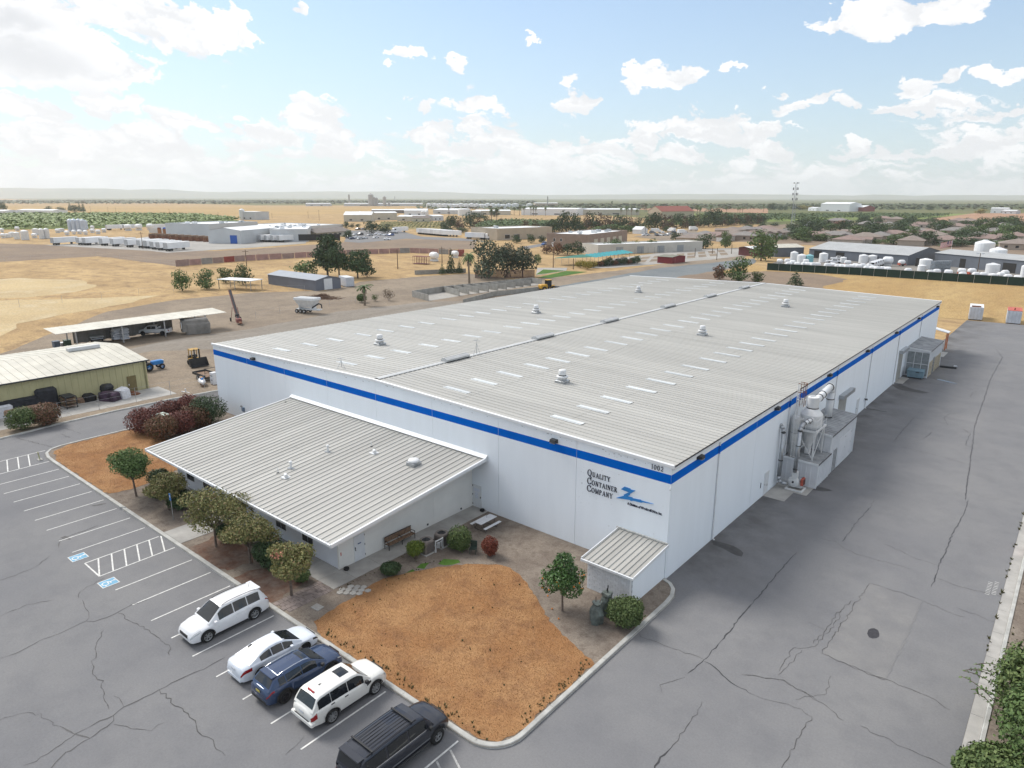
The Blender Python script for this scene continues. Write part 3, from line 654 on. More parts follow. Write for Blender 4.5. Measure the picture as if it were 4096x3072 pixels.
LAWN_A = [(-14.3,-18.6),(-14.5,-16.6),(-14.75,-14.6),(-14.9,-12.6),(-14.25,-11.1),(-13.3,-9.3),(-11.8,-7.4),(-10.2,-6.1),(-9.0,-5.8),(-7.4,-6.4),(-5.4,-7.5),(-4.3,-8.35),(-2.8,-9.3),(-.9,-10.0),(1.25,-10.7),(1.28,-17.5),(.9,-18.6),(0,-19.1),(-6,-19.2),(-12.6,-19.15)]
LAWN_B = [(-61.4,-10.2),(-61.3,-16.5),(-60.2,-18.4),(-57,-19.15),(-50,-19.2),(-44.5,-19.15),(-44,-17.0),(-44.6,-14.5),(-45.5,-12.4),(-50,-10.8),(-54,-9.4),(-57,-9.3)]
patch('lawn', LAWN_A, G_LAWN, .115, .10, .35, 11)
patch('lawn', LAWN_B, G_LAWN, .115, .15, .4, 12)
def in_poly(x, y, P):
    c = False; j = len(P)-1
    for i in range(len(P)):
        if (P[i][1] > y) != (P[j][1] > y) and x < (P[j][0]-P[i][0])*(y-P[i][1])/(P[j][1]-P[i][1])+P[i][0]: c = not c
        j = i
    return c
STRAWLEAF = leafmat('dead_grass_blades', [(.24,.125,.055),(.29,.155,.068),(.33,.185,.082),(.37,.225,.105),(.30,.165,.072)], .9, .1)
def blades(name, P, n, seed, label, h=(.02,.06)):
    r = random.Random(seed); g = MB(); x0, x1 = min(p[0] for p in P), max(p[0] for p in P); y0, y1 = min(p[1] for p in P), max(p[1] for p in P)
    k = 0
    while k < n:
        x, y = r.uniform(x0,x1), r.uniform(y0,y1)
        if not in_poly(x, y, P): continue
        a = r.uniform(0,6.28); w = r.uniform(.006,.016); hh = r.uniform(*h); l = r.uniform(-.04,.04); l2 = r.uniform(-.04,.04)
        g.add([(x-w*math.cos(a),y-w*math.sin(a),.116),(x+w*math.cos(a),y+w*math.sin(a),.116),(x+l,y+l2,.116+hh)], [(0,1,2)]); k += 1
    o = g.obj(name, STRAWLEAF); tag(o, label, 'grass', kind='stuff')
    return o
blades('dead_grass', LAWN_A, 60000, 21, 'short dead orange grass on the lawn in front of the white shed')
blades('dead_grass', LAWN_B, 30000, 22, 'short dead orange grass beside the left drive')

# ------------------------------------------------------------------ main warehouse
W_, L_, HE, HR = 60.96, 98.32, 8.42, 9.10
SLOPE = (HR-HE)/(W_/2)
def roof_z(x): return HE + SLOPE*(min(-x, W_+x))
wh = thing('warehouse', 'long white warehouse with a blue band and a grey ribbed metal roof', 'building', (0,0,0))
T = .2
core = MB().box(-W_+T, -T, T, L_-T, -.05, HE-.3)
core.add([(-W_+T,T,HE-.35),(-W_/2,T,HR-.35),(-T,T,HE-.35),(-W_+T,L_-T,HE-.35),(-W_/2,L_-T,HR-.35),(-T,L_-T,HE-.35)], [(0,2,1),(3,4,5),(0,1,4,3),(1,2,5,4)])
core.obj('inner_shell', DARK, wh)
SB, ST = 7.12, 7.76
PW = 7.62
for i in range(8):                      # gable wall panels, front and back
    x1 = -PW*i-.012; x0 = -PW*(i+1)+.012
    for y0, y1, nm in ((0.0,T,'wall_panel'),(L_-T,L_,'wall_panel')):
        poly = [(x0,-.05),(x1,-.05),(x1,roof_z(x1)-.06)]
        if x0 < -W_/2 < x1: poly.append((-W_/2,HR-.06))
        poly.append((x0,roof_z(x0)-.06)); n = len(poly)
        mb = MB().add([(x,y0,z) for x,z in poly]+[(x,y1,z) for x,z in poly], [tuple(range(n)),tuple(range(2*n-1,n-1,-1))]+[(k,n+k,n+(k+1)%n,(k+1)%n) for k in range(n)])
        pn = mb.obj('wall_panel', WHITE_WALL, wh)
        if y0 == 0.0: MB().box(x0+.004,x1-.004,-.004,.002,SB,ST).obj('blue_band', BLUE_BAND, pn)
NP = 13; PL = L_/NP
for i in range(NP):
    y0, y1 = PL*i+.012+(T if i == 0 else 0)*.0, PL*(i+1)-.012
    if i == 0: y0 = T+.002
    if i == NP-1: y1 = L_-T-.002
    pn = MB().box(-T,0.0,y0,y1,-.05,HE-.06).obj('wall_panel', WHITE_WALL, wh)
    MB().box(-.002,.004,y0+.004 if i else -.004,y1-.004,SB,ST).obj('blue_band', BLUE_BAND, pn)
    MB().box(-W_,-W_+T,y0,y1,-.05,HE-.06).obj('wall_panel', WHITE_WALL, wh)
DUSTP = pm('dusty_wall_base', (.52,.50,.46), .9, .25, 2.0, col2=(.68,.68,.67))
for i in range(8): MB().box(-PW*(i+1)+.02,-PW*i-.02,-.003,.001,-.04,.12).obj('stained_plinth', DUSTP, wh)
# roof: one pan with its rib, repeated; both slopes
RW = .6096; NPAN = 161
def pan_mesh(sgn, mat):
    # from eave to ridge with two end laps; a rib on the low-y edge
    xe = 0.14 if sgn > 0 else -W_-.14; xr = -W_/2
    laps = [0.0, .345, .675, 1.0]; mb = MB()
    for k in range(3):
        a, b = laps[k], laps[k+1]
        xa, xb = xe+(xr-xe)*a, xe+(xr-xe)*b
        za, zb = HE+.02+(HR-HE)*a+.010*(2-k)*0+.014*k*0, HE+.02+(HR-HE)*b
        lift = .012*k
        prof = [(0,0),(.035,0),(.055,.045),(.085,.045),(.105,0),(.30,0),(.315,.008),(.33,0),(RW,0)]
        vs = [(xa,y,za+lift+z) for y,z in prof] + [(xb,y,zb+lift+z) for y,z in prof]
        n = len(prof); fs = [((j,j+1,n+j+1,n+j) if sgn < 0 else (j,n+j,n+j+1,j+1)) for j in range(n-1)]
        if k: # little step at the lap
            fs2 = []
            vs += [(xa,y,za+lift+z-.02) for y,z in prof]
            fs += [((j,2*n+j,2*n+j+1,j+1) if sgn < 0 else (j,j+1,2*n+j+1,2*n+j)) for j in range(n-1)]
        mb.add(vs, fs)
    return mb.mesh('roof_panel', mat)
mR, mL = pan_mesh(1, ROOF), pan_mesh(-1, ROOF)
for i in range(NPAN): place('roof_panel', mR, wh, (0, i*RW+.08, 0))
for i in range(139): place('roof_panel', mL, wh, (0, i*RW+.08, 0))
far_roof = MB()
for i in range(139, NPAN):
    y = i*RW+.08; o = len(far_roof.v)
    far_roof.v += [(v.co.x, v.co.y+y, v.co.z) for v in mL.vertices]; far_roof.f += [tuple(k+o for k in p.vertices) for p in mL.polygons]
far_roof.m = [0]*len(far_roof.f)
fr = far_roof.obj('roof_panel_field', ROOF, wh); fr["kind"] = "stuff"
# gable trims (rake), eave closure
for y0, y1, s in ((-.10,.10,-1),(L_-.10,L_+.10,1)):
    for sgn in (1,-1):
        xe = .16 if sgn > 0 else -W_-.16; xr = -W_/2; ze, zr = HE+.115, HR+.125
        yo = y0 if s < 0 else y1
        vs = []
        for x, z in ((xe,ze),(xr,zr)): vs += [(x,y0,z-.26),(x,y0,z-.05),(x,(y0+y1)/2,z),(x,y1,z-.03),(x,y1,z-.26)]
        fs = [(k,k+1,6+k,5+k) if sgn > 0 else (k,5+k,6+k,k+1) for k in range(4)]+[(4,0,5,9) if sgn > 0 else (4,9,5,0)]
        MB().add(vs, fs+[(0,4,3,2,1),(5,6,7,8,9)]).obj('rake_trim', TRIM, wh)
MB().box(.005,.10,.1,L_-.1,HE-.14,HE-.02).obj('eave_trim', DARK, wh)
MB().box(.003,.16,.1,L_-.1,HE-.30,HE-.145).obj('eave_trim', TRIM, wh)
# ridge: cap, closures and six continuous vents
RIDGE = pm('ridge_cap_metal', (.50,.51,.51), .45, .08, .6)
cap = []
for x, z in ((-.34,.035),(-.30,.115),(-.10,.150),(.10,.150),(.30,.115),(.34,.035)): cap.append((x,z))
n = len(cap); yA, yB = .25, L_-.05
MB().add([(-W_/2+x,yA,HR+z) for x,z in cap]+[(-W_/2+x,yB,HR+z) for x,z in cap], [(k,k+1,n+k+1,n+k)[::-1] for k in range(n-1)]).obj('ridge_cap', RIDGE, wh, smooth=False)
clo = MB()
for i in range(NPAN):
    y = .08+RW*i
    for sx in (1,-1):
        x = -W_/2+sx*.35
        clo.add([(x,y+.12,HR+.015),(x,y+RW-.02,HR+.015),(x,y+RW-.02,HR+.085),(x,y+.12,HR+.085)], [(0,1,2,3)])
o = clo.obj('ridge_closure_strip', DARK, wh); o["kind"] = "stuff"
vent = MB()
vp = [(-.42,.10),(-.46,.34),(-.18,.50),(.18,.50),(.46,.34),(.42,.10)]
vent.add([(x,0,z) for x,z in vp]+[(x,3.4,z) for x,z in vp], [(k,6+k,6+k+1,k+1) for k in range(5)]+[tuple(range(6)),tuple(range(11,5,-1))])
vm = vent.mesh('ridge_vent', RIDGE)
vs_ = MB().box(-.04,.04,.05,3.35,.49,.51).mesh('vent_slot', DARK)
vw = MB().box(-.475,-.43,.05,3.35,.11,.15).box(.43,.475,.05,3.35,.11,.15).mesh('vent_louvre', DARK)
for y in (9.05,24.1,39.1,56.0,71.2,86.2):
    v = place('ridge_vent', vm, wh, (-W_/2,y,HR)); place('vent_slot', vs_, v); place('vent_louvre', vw, v)
# translucent skylight sheets, four rows
skm = {}
for sgn in (1,-1):
    b = MB(); prof = [(0.0,.012),(.03,.026),(.06,.10),(.085,.10),(.105,.026),(.62,.026),(.68,.012)]
    L0 = 2.95; n = len(prof); dz = -SLOPE*L0
    b.add([(0,y,z) for y,z in prof]+[(L0*sgn,y,z+dz) for y,z in prof], [((k,n+k,n+k+1,k+1)[::-1] if sgn > 0 else (k,n+k,n+k+1,k+1)) for k in range(n-1)])
    skm[sgn] = b.mesh('skylight', SKYLIGHT)
k = 0
for x0, sgn in ((-12.0,1),(-24.05,1),(-W_+12.0,-1),(-W_+24.05,-1)):
    for i in range(26):
        y = round((2.45+3.80*i-.08)/RW)*RW+.08
        if y > 97: continue
        place('skylight', skm[sgn], wh, (x0,y,roof_z(x0)+.045))
# rooftop ventilators
VENTM = pm('ventilator_white', (.68,.69,.70), .45, .06, 2)
vb = MB().lathe([(.52,0),(.52,.28),(.62,.30),(.66,.38),(.66,.46),(.50,.50),(.42,.52)], 20).mesh('ventilator_throat', VENTM, True)
vc = MB().lathe([(.40,0),(.42,.06),(.42,.50),(.38,.56),(.05,.60)], 20).mesh('ventilator_cap', VENTM, True)
vd = MB().lathe([(.43,0),(.43,.08)], 20).mesh('ventilator_gap', DARK)
vcb = MB().bbox(-.62,.62,-.62,.62,-.12,.26,.03).mesh('ventilator_kerb', STEEL)
VL = ['above the office roof on the far slope', 'halfway along the far slope of the big roof', 'near the far end of the far slope', 'closest to the lettered front corner', 'midway along the near slope beside skylights', 'near the far end of the near slope']
for (x,y), lb in zip([(-43.5,11.4),(-43.6,41.3),(-43.6,71.5),(-17.2,11.4),(-17.2,41.4),(-17.3,71.8)], VL):
    t = thing('roof_ventilator', 'white round roof ventilator '+lb, 'ventilator', (x,y,roof_z(x)+.06), 0, 'ventilators on the warehouse roof')
    t.scale = (.85,.85,.85); place('ventilator_kerb', vcb, t); place('ventilator_throat', vb, t, (0,0,.25)); place('ventilator_gap', vd, t, (0,0,.77)); place('ventilator_cap', vc, t, (0,0,.84))
# aerials on the roof
for (x, y, h, lb, nm) in ((-36.86,1.0,1.0,'small tripod aerial with a crossbar near the front edge of the roof',1), (-30.1,13.6,1.7,'thin lattice mast beside the ridge near the front vent',2)):
    t = thing('roof_aerial', lb, 'antenna', (x,y,roof_z(x)+.12))
    for a in (0.3,2.4,4.5): MB().cyl((.45*math.cos(a),.45*math.sin(a),-.05),(0,0,h*.75),.018,.018,6).obj('tripod_leg', STEEL, t)
    MB().cyl((0,0,h*.1),(0,0,h),.022,.016,6).obj('mast', STEEL, t)
    MB().cyl((-.45,-.1,h*.92),(.45,.1,h*.92),.02,.02,6).cyl((0,-.3,h*.98),(0,.3,h*.98),.014,.014,6).obj('crossbar', STEEL, t)
# wall lights, downspouts, cameras
lh = MB(); lh.add([(0,-.28,-.16),(0,.28,-.16),(0,.28,.16),(0,-.28,.16),(.42,-.24,-.06),(.42,.24,-.06),(.36,.24,.14),(.36,-.24,.14)], [(0,1,2,3)[::-1],(4,5,6,7),(0,4,5,1)[::-1],(1,5,6,2)[::-1],(2,6,7,3)[::-1],(3,7,4,0)[::-1]])
lhm = lh.mesh('lamp_housing', DARK)
lgm = MB().box(.10,.40,-.22,.22,-.135,-.125).mesh('lamp_lens', pm('lamp_lens', (.5,.5,.47), .3, .05))
for i, y in enumerate((4.0,19.2,34.35,49.5,64.65,79.6,95.0)):
    t = thing('wall_light', 'dark floodlight at the top of the long side wall, %s from the lettered corner' % nth(i), 'wall light', (.004,y,7.92), 0, 'floodlights along the long side wall')
    place('lamp_housing', lhm, t); place('lamp_lens', lgm, t)
for x, lb in ((-51.65,'dark floodlight above the blue band near the far end of the front wall'), (-9.6,'dark floodlight above the blue band left of the company name')):
    t = thing('wall_light', lb, 'wall light', (x,-.004,7.98), -math.pi/2, 'floodlights on the front wall')
    place('lamp_housing', lhm, t); place('lamp_lens', lgm, t)
for i, y in enumerate((7.56,22.95,37.85,52.5,67.75,82.9)):
    d = MB().cyl((.07,y,.18),(.07,y,SB),.055,n=8).cyl((.07,y,ST),(.07,y,HE-.25),.055,n=8).cyl((.07,y,.18),(.24,y-.02,.06),.055,n=8).obj('downspout', TRIM, wh)
    MB().cyl((.07,y,SB-.002),(.07,y,ST+.002),.058,n=8).obj('painted_length', BLUE_BAND, d)
    for z in (1.6,3.4,5.4): MB().box(0,.14,y-.075,y+.075,z,z+.05).obj('strap', TRIM, d)
for p, lb in (((.05,-.08,6.9),'small white security camera pointing down at the front corner'),):
    t = thing('security_camera', lb, 'camera', p)
    MB().cyl((0,0,.12),(0,-.12,-.10),.05,n=10).obj('camera_body', TRIM, t)
    MB().cyl((0,-.12,-.10),(0,-.135,-.125),.04,n=10).obj('lens', DARK, t)
    MB().box(-.02,.02,-.02,.09,.05,.11).obj('bracket', TRIM, t)
MB().box(-.07,.05,-.0045,-.0005,.1,.15).obj('corner_guard', TRIM, wh)
# doors in the long wall
def wall_door(y0, y1, h, mat, par=wh, x=0.0, frame=TRIM):
    d = MB().box(x-.02,x+.03,y0,y1,.02,h).obj('door', mat, par)
    MB().box(x,x+.05,y0-.06,y0,.0,h+.06).box(x,x+.05,y1,y1+.06,0,h+.06).box(x,x+.05,y0,y1,h,h+.06).obj('frame', frame, d)
    MB().cyl((x+.03,y0+.1,1.0),(x+.09,y0+.1,1.0),.03,n=8).obj('handle', DARK, d)
    return d
WDOOR = pm('white_steel_door', (.66,.68,.70), .5, .04, 2)
wall_door(18.25,19.15,2.1,WDOOR); wall_door(48.25,49.2,2.1,WDOOR)
ROLL = pm('grey_roller_door', (.33,.33,.31), .6, .1, 1.5)
for y0, y1, h in ((40.0,43.2,4.1),(69.5,72.3,4.2)):
    d = MB().box(-.1,.015,y0,y1,.02,h).obj('roller_door', ROLL, wh)
    for k in range(14): MB().box(.014,.024,y0+.02,y1-.02,.08+k*h/14,.08+k*h/14+.05).obj('slat', ROLL, d)
    MB().box(.01,.55,y0-.25,y1+1.1,h,h+.42).obj('roller_housing', STEEL, d)
MB().cyl((.05,51.9,1.4),(.30,51.9,1.4),.07,n=8).cyl((.05,52.2,1.25),(.35,52.2,1.25),.06,n=8).cyl((.2,51.8,1.3),(.2,52.5,1.3),.06,n=8).obj('pipe_valve', DARK, wh)
MB().box(.0,.05,18.95,19.0,.7,.9).box(.0,.05,17.4,17.43,1.0,1.5).obj('wall_tag', DARK, wh)
# front wall: service door with notices, meter box
dm = MB().box(-18.1,-17.12,-.03,.03,.14,2.15).obj('door', WDOOR, wh)
MB().box(-17.98,-17.35,-.036,-.029,1.55,1.85).box(-17.85,-17.5,-.036,-.029,.95,1.48).obj('notice', pm('notice_paper',(.62,.66,.74),.8,.3,30), dm)
for z in (.3,1.15,1.95): MB().box(-18.14,-18.08,-.05,-.02,z,z+.12).obj('hinge', DARK, dm)
MB().box(-17.25,-17.18,-.07,-.02,1.05,1.2).obj('handle', DARK, dm)
mt_ = thing('electric_meter', 'small blue-grey meter box on the front wall beside the dark hedge', 'meter', (-55.1,0,1.1))
MB().bbox(-.22,.22,-.2,0,0,.5,.02).obj('meter_box', pm('meter_blue_grey',(.16,.22,.30),.5), mt_)
MB().cyl((-.45,-.1,.55),(.0,-.1,.45),.08,n=10).cyl((-.35,-.08,.2),(-.35,-.08,.62),.03,n=6).obj('conduit', DARK, mt_)
SPOT = pm('wall_scuff', (.50,.52,.54), .9, .2, 8)
r = random.Random(12)
for k in range(46):
    x = r.uniform(-7.4,-.3); z = r.uniform(2.4,6.9) if k < 30 else r.uniform(7.9,8.3); s = r.uniform(.02,.06)
    MB().box(x,x+s,-.0025,.001,z,z+s*r.uniform(.6,2.0)).obj('scuff', SPOT, wh)
r = random.Random(14)
for k in range(70):
    x = r.uniform(-60.5,-.5); z = roof_z(x)-r.uniform(.22,.42); s = r.uniform(.03,.10)
    MB().box(x,x+s*2,-.0027,.001,z,z+s*.8).obj('scuff', SPOT, wh)

# ------------------------------------------------------------------ lettering (serif strokes)
def glyph(ch, h, thick=.15, thin=.055):
    """strokes in a cell of height 1; returns polygons and advance width"""
    P = []; t, q = thick, thin
    def bar(a, b, w):
        a, b = Vector(a), Vector(b); d = (b-a).normalized(); n = Vector((-d.y,d.x))*w/2; P.append([a-n,b-n,b+n,a+n])
    def serif(x, y, w=.30): P.append([Vector((x-w/2,y-.0)),Vector((x+w/2,y)),Vector((x+w/2,y+q)),Vector((x-w/2,y+q))])
    def ring(cx, cy, rx, ry, a0=0.0, a1=2*math.pi, n=26):
        pts = []
        for i in range(n+1):
            a = a0+(a1-a0)*i/n; k = q+(t-q)*abs(math.cos(a))**1.3
            pts.append((Vector((cx+rx*math.cos(a),cy+ry*math.sin(a))), Vector((cx+(rx-k)*math.cos(a),cy+(ry-k)*math.sin(a)))))
        for i in range(n): P.append([pts[i][0],pts[i+1][0],pts[i+1][1],pts[i][1]])
    w = .75
    if ch in 'OQ0': w = .92 if ch != '0' else .62; ring(w/2,.5,w/2-.02,.51)
    if ch == 'Q': bar((.42,.06),(.92,-.24),t*.85)
    if ch == 'C': w = .84; ring(.45,.5,.43,.51,.75,2*math.pi-.75); bar((.80,.64),(.80,.98),q*1.3); bar((.80,.05),(.80,.28),q)
    if ch in 'IL1': w = .36 if ch != 'L' else .68; bar((.18,0),(.18,1),t); serif(.18,0); serif(.18,1-q,.30 if ch != '1' else .2)
    if ch == '1': bar((.02,.86),(.18,.97),q*1.3)
    if ch == 'L': bar((.18,q/2),(.66,q/2),q); bar((.63,0),(.63,.24),q*1.2)
    if ch == 'U': w = .86; bar((.2,.3),(.2,1),t); bar((.68,.3),(.68,1),q*1.2); serif(.2,1-q); serif(.68,1-q,.26); ring(.44,.32,.30,.33,math.pi,2*math.pi,12)
    if ch == 'A': w = .86; bar((.43,1.0),(.12,0),q*1.2); bar((.43,1.0),(.74,0),t); bar((.22,.34),(.62,.34),q); serif(.12,0,.26); serif(.74,0,.30)
    if ch == 'T': w = .76; bar((.38,0),(.38,1),t); serif(.38,0); bar((.04,1-q/2),(.72,1-q/2),q); bar((.06,.76),(.06,1),q); bar((.70,.76),(.70,1),q)
    if ch == 'Y': w = .84; bar((.42,0),(.42,.45),t); bar((.42,.42),(.12,1),t); bar((.42,.42),(.72,1),q*1.2); serif(.42,0); serif(.12,1-q); serif(.72,1-q,.24)
    if ch == 'N': w = .90; bar((.18,0),(.18,1),q*1.3); bar((.18,1),(.72,0),t); bar((.72,0),(.72,1),q*1.3); serif(.18,0,.26); serif(.14,1-q,.26); serif(.72,1-q,.26)
    if ch == 'M': w = 1.04; bar((.16,0),(.18,1),q*1.3); bar((.18,1),(.52,.05),t); bar((.52,.05),(.84,1),q*1.2); bar((.86,0),(.86,1),t); serif(.16,0,.26); serif(.86,0); serif(.12,1-q,.2); serif(.9,1-q,.2)
    if ch == 'E': w = .72; bar((.18,0),(.18,1),t); serif(.12,0,.2); serif(.12,1-q,.2); bar((.18,1-q/2),(.62,1-q/2),q); bar((.18,q/2),(.66,q/2),q); bar((.18,.52),(.50,.52),q); bar((.60,.78),(.60,1),q); bar((.64,0),(.64,.24),q)
    if ch in 'RP': w = .76; bar((.18,0),(.18,1),t); serif(.18,0); serif(.12,1-q,.2); ring(.34,.74,.30,.26,-math.pi/2,math.pi/2,12); bar((.18,1-q/2),(.36,1-q/2),q); bar((.18,.48+q/2),(.36,.48+q/2),q)
    if ch == 'R': bar((.38,.5),(.74,.0),t)
    if ch == '2': w = .62; ring(.30,.70,.26,.31,-.55,math.pi*.95,14); bar((.50,.52),(.08,.06),q*1.8); bar((.06,.06),(.58,.06),t*.75)
    return [[(v.x*h,v.y*h) for v in p] for p in P], w*h
INK = pm('navy_sign_letters', (.008,.012,.035), .5, .1, 3)
SIGNBLUE = pm('bright_blue_sign', (.03,.22,.56), .45, .1, 2)
def letters(par, text, x, z, hcap, hlow, gap=.03, sx=.82, d=.04, thick=.15):
    first = True
    for ch in text:
        if ch == ' ': x += .2; first = True; continue
        h = hcap if first else hlow; first = False
        polys, w = glyph(ch, h, thick); mb = MB()
        for k, p in enumerate(polys):
            e = d+.0006*k
            mb.add([(x+a*sx,-.006,z+b) for a,b in p]+[(x+a*sx,-e,z+b) for a,b in p], [(3,2,1,0),(4,5,6,7)[::-1]]+[(i,(i+1)%4,4+(i+1)%4,4+i) for i in range(4)])
        mb.obj('letter', INK, par)
        x += w*sx+gap*h
    return x
sg = thing('company_sign', 'dark serif lettering reading Quality Container Company on the white front wall', 'sign', (0,0,0))
letters(sg, 'QUALITY', -6.62, 6.0, .50, .37, .10); letters(sg, 'CONTAINER', -6.62, 5.36, .50, .37, .10); letters(sg, 'COMPANY', -6.62, 4.78, .50, .37, .10)
def zsign(pts, par, name, mat):
    bm = bmesh.new(); f = bm.faces.new([bm.verts.new((x,-.05,z)) for x,z in pts])
    ex = bmesh.ops.extrude_face_region(bm, geom=[f]); bmesh.ops.translate(bm, verts=[v for v in ex['geom'] if isinstance(v, bmesh.types.BMVert)], vec=(0,.045,0))
    bmesh.ops.triangulate(bm, faces=bm.faces[:]); bmesh.ops.recalc_face_normals(bm, faces=bm.faces[:])
    me = bpy.data.meshes.new(name); bm.to_mesh(me); bm.free(); me.materials.append(mat); return place(name, me, par)
zs = thing('emblem', 'bright blue jagged Z-shaped emblem beside the lettering on the wall', 'emblem', (0,0,0))
zsign([(-4.13,4.94),(-3.50,5.30),(-3.52,5.38),(-3.12,5.66),(-3.77,5.72),(-3.49,5.99),(-3.02,5.97),(-3.0,5.91),(-2.62,5.93),(-3.05,5.55),(-3.02,5.48),(-3.24,5.34),(-2.83,5.36),(-2.80,5.31),(-2.15,5.38),(-2.13,5.34),(-1.18,5.36),(-2.0,5.24),(-2.10,5.18),(-2.72,5.14),(-2.95,5.06),(-3.0,5.12),(-3.55,5.04)], zs, 'jagged_stroke', SIGNBLUE)
def text3d(body, size, par, name, mat, M, sx=1.0):
    cu = bpy.data.curves.new(name, 'FONT'); cu.body = body; cu.size = size; cu.extrude = .008; cu.offset = .012
    t_ = bpy.data.objects.new('text_tmp', cu); me = bpy.data.meshes.new_from_object(t_); bpy.data.objects.remove(t_)
    me.materials.clear(); me.materials.append(mat); o = place(name, me, par); o.matrix_local = M
    return o
ts = thing('division_lettering', 'small dark line of lettering below the blue emblem', 'sign', (0,0,0))
text3d('A Division of Weatherill Sales, Inc.', .24, ts, 'lettering', INK, Matrix.Translation((-3.2,-.018,4.72)) @ Matrix.Rotation(math.pi/2,4,'X') @ Matrix.Diagonal((.80,1.05,1,1)))
ns = thing('street_number', 'dark number 1002 above the blue band at the corner', 'sign', (0,0,0))
letters(ns, '1002', -1.50, 7.86, .34, .34, .20, .9, thick=.11)

# ------------------------------------------------------------------ office annex
ax = thing('office_annex', 'low white office wing with a sloping ribbed metal roof', 'building', (0,0,0))
AX0, AX1, AY = -42.4, -18.16, -13.78
def az_(y): return 4.82+(4.82-3.28)/15.35*y
def wall_prism(poly_yz, x0, x1):
    n = len(poly_yz); a = MB().add([(x0,y,z) for y,z in poly_yz]+[(x1,y,z) for y,z in poly_yz], [tuple(range(n)),tuple(range(2*n-1,n-1,-1))]+[(k,n+k,n+(k+1)%n,(k+1)%n) for k in range(n)])
    return a
for x0, x1 in ((AX1-.15,AX1),(AX0,AX0+.15)):
    ys = [AY,-9.18,-4.59,-.01]
    for k in range(3):
        ya, yb = ys[k]+(.004 if k else 0), ys[k+1]-.004
        wall_prism([(ya,.02),(yb,.02),(yb,az_(yb)-.12),(ya,az_(ya)-.12)], x0, x1).obj('wall_panel', OFFWHITE, ax)
fw_ = pm('office_front_wall', (.66,.68,.72), .8, .04, .6, .1, 20)
MB().box(AX0+.15,AX1-.15,AY+.01,AY+.15,.02,az_(AY)-.12).obj('front_wall', fw_, ax)
pm_ = MB(); prof = [(0,0),(.03,0),(.055,.06),(.09,.06),(.115,0),(.30,0),(.315,.01),(.33,0),(RW,0)]
n = len(prof); vs = []; fs = []
for k, (ya, yb) in enumerate(((-15.35,-7.4),(-7.5,-.06))):
    o = len(vs); lift = .012*k
    vs += [(x,ya,az_(ya)+z+lift) for x,z in prof]+[(x,yb,az_(yb)+z+lift) for x,z in prof]; fs += [(o+j,o+j+1,o+n+j+1,o+n+j) for j in range(n-1)]
    vs += [(x,ya,az_(ya)+z+lift-.02) for x,z in prof]; fs += [(o+j,o+2*n+j,o+2*n+j+1,o+j+1) for j in range(n-1)]
pmm = pm_.add(vs, fs).mesh('roof_panel', ROOF2)
for i in range(46): place('roof_panel', pmm, ax, (-44.42+i*.6057,0,0), 0, (.6057/RW,1,1))
MB().add([(-44.38,-15.3,az_(-15.3)-.05),(-16.6,-15.3,az_(-15.3)-.05),(-16.6,-.02,az_(0)-.05),(-44.38,-.02,az_(0)-.05)], [(3,2,1,0)]).obj('soffit', TRIM, ax)
MB().box(-44.46,-16.5,-15.52,-15.37,3.10,3.27).obj('gutter', TRIM, ax)
gs = MB().box(0,.05,-15.52,-15.34,3.271,3.285).mesh('gutter_strap', TRIM)
for i in range(0,46,3): place('gutter_strap', gs, ax, (-44.3+i*.6057,0,0))
for x0, x1 in ((-16.55,-16.40),(-44.58,-44.43)):
    MB().add([(x,y,z) for x in (x0,x1) for y,z in ((-15.5,az_(-15.5)-.16),(-15.5,az_(-15.5)+.09),(-.01,az_(0)+.09),(-.01,az_(0)-.16))], [(0,1,2,3),(7,6,5,4),(1,5,6,2),(0,4,5,1),(0,3,7,4),(2,6,7,3)]).obj('rake_trim', TRIM, ax)
MB().add([(x,y,z) for x in (-44.6,-16.38) for y,z in ((-.34,az_(-.34)+.09),(-.34,az_(-.34)+.14),(-.012,az_(0)+.32),(-.012,az_(0)+.02))], [(0,1,2,3),(7,6,5,4),(1,5,6,2),(0,4,5,1),(0,3,7,4)]).obj('head_flashing', TRIM, ax)
def window(par, x0, x1, z0, z1, y, panes=2):
    f = MB().box(x0-.05,x1+.05,y-.03,y-.002,z0-.05,z0).box(x0-.05,x1+.05,y-.03,y-.002,z1,z1+.05).box(x0-.05,x0,y-.03,y-.002,z0,z1).box(x1,x1+.05,y-.03,y-.002,z0,z1)
    w = f.obj('window', TRIM, par)
    for k in range(panes):
        a = x0+(x1-x0)*k/panes; b = x0+(x1-x0)*(k+1)/panes
        MB().box(a+.02,b-.02,y-.012,y-.004,z0,z1).obj('pane', GLASS, w)
for x0, x1 in ((-40.6,-39.2),(-37.6,-36.2),(-26.1,-24.7),(-22.6,-21.2)): window(ax, x0, x1, .95, 2.15, AY+.01)
en = MB().box(-33.55,-30.35,AY-.015,AY+.008,.13,2.45).obj('entrance', TRIM, ax)
for x0, x1 in ((-33.45,-32.55),(-32.45,-31.55),(-31.48,-30.95),(-30.9,-30.45)): MB().box(x0,x1,AY-.03,AY-.016,.25,2.35).obj('pane', GLASS, en)
d = MB().box(AX1-.01,AX1+.025,-12.45,-11.5,.14,2.12).obj('door', WDOOR, ax)
MB().box(AX1+.026,AX1+.03,-12.12,-11.82,1.42,1.5).obj('door_sign', pm('door_sign_blue',(.03,.07,.2),.6), d)
for z in (.35,1.15,1.9): MB().box(AX1+.02,AX1+.045,-11.52,-11.48,z,z+.12).obj('hinge', DARK, d)
MB().cyl((AX1+.02,-12.36,1.05),(AX1+.09,-12.36,1.05),.035,n=8).box(AX1+.02,AX1+.06,-12.39,-12.33,1.12,1.28).obj('handle', DARK, d)
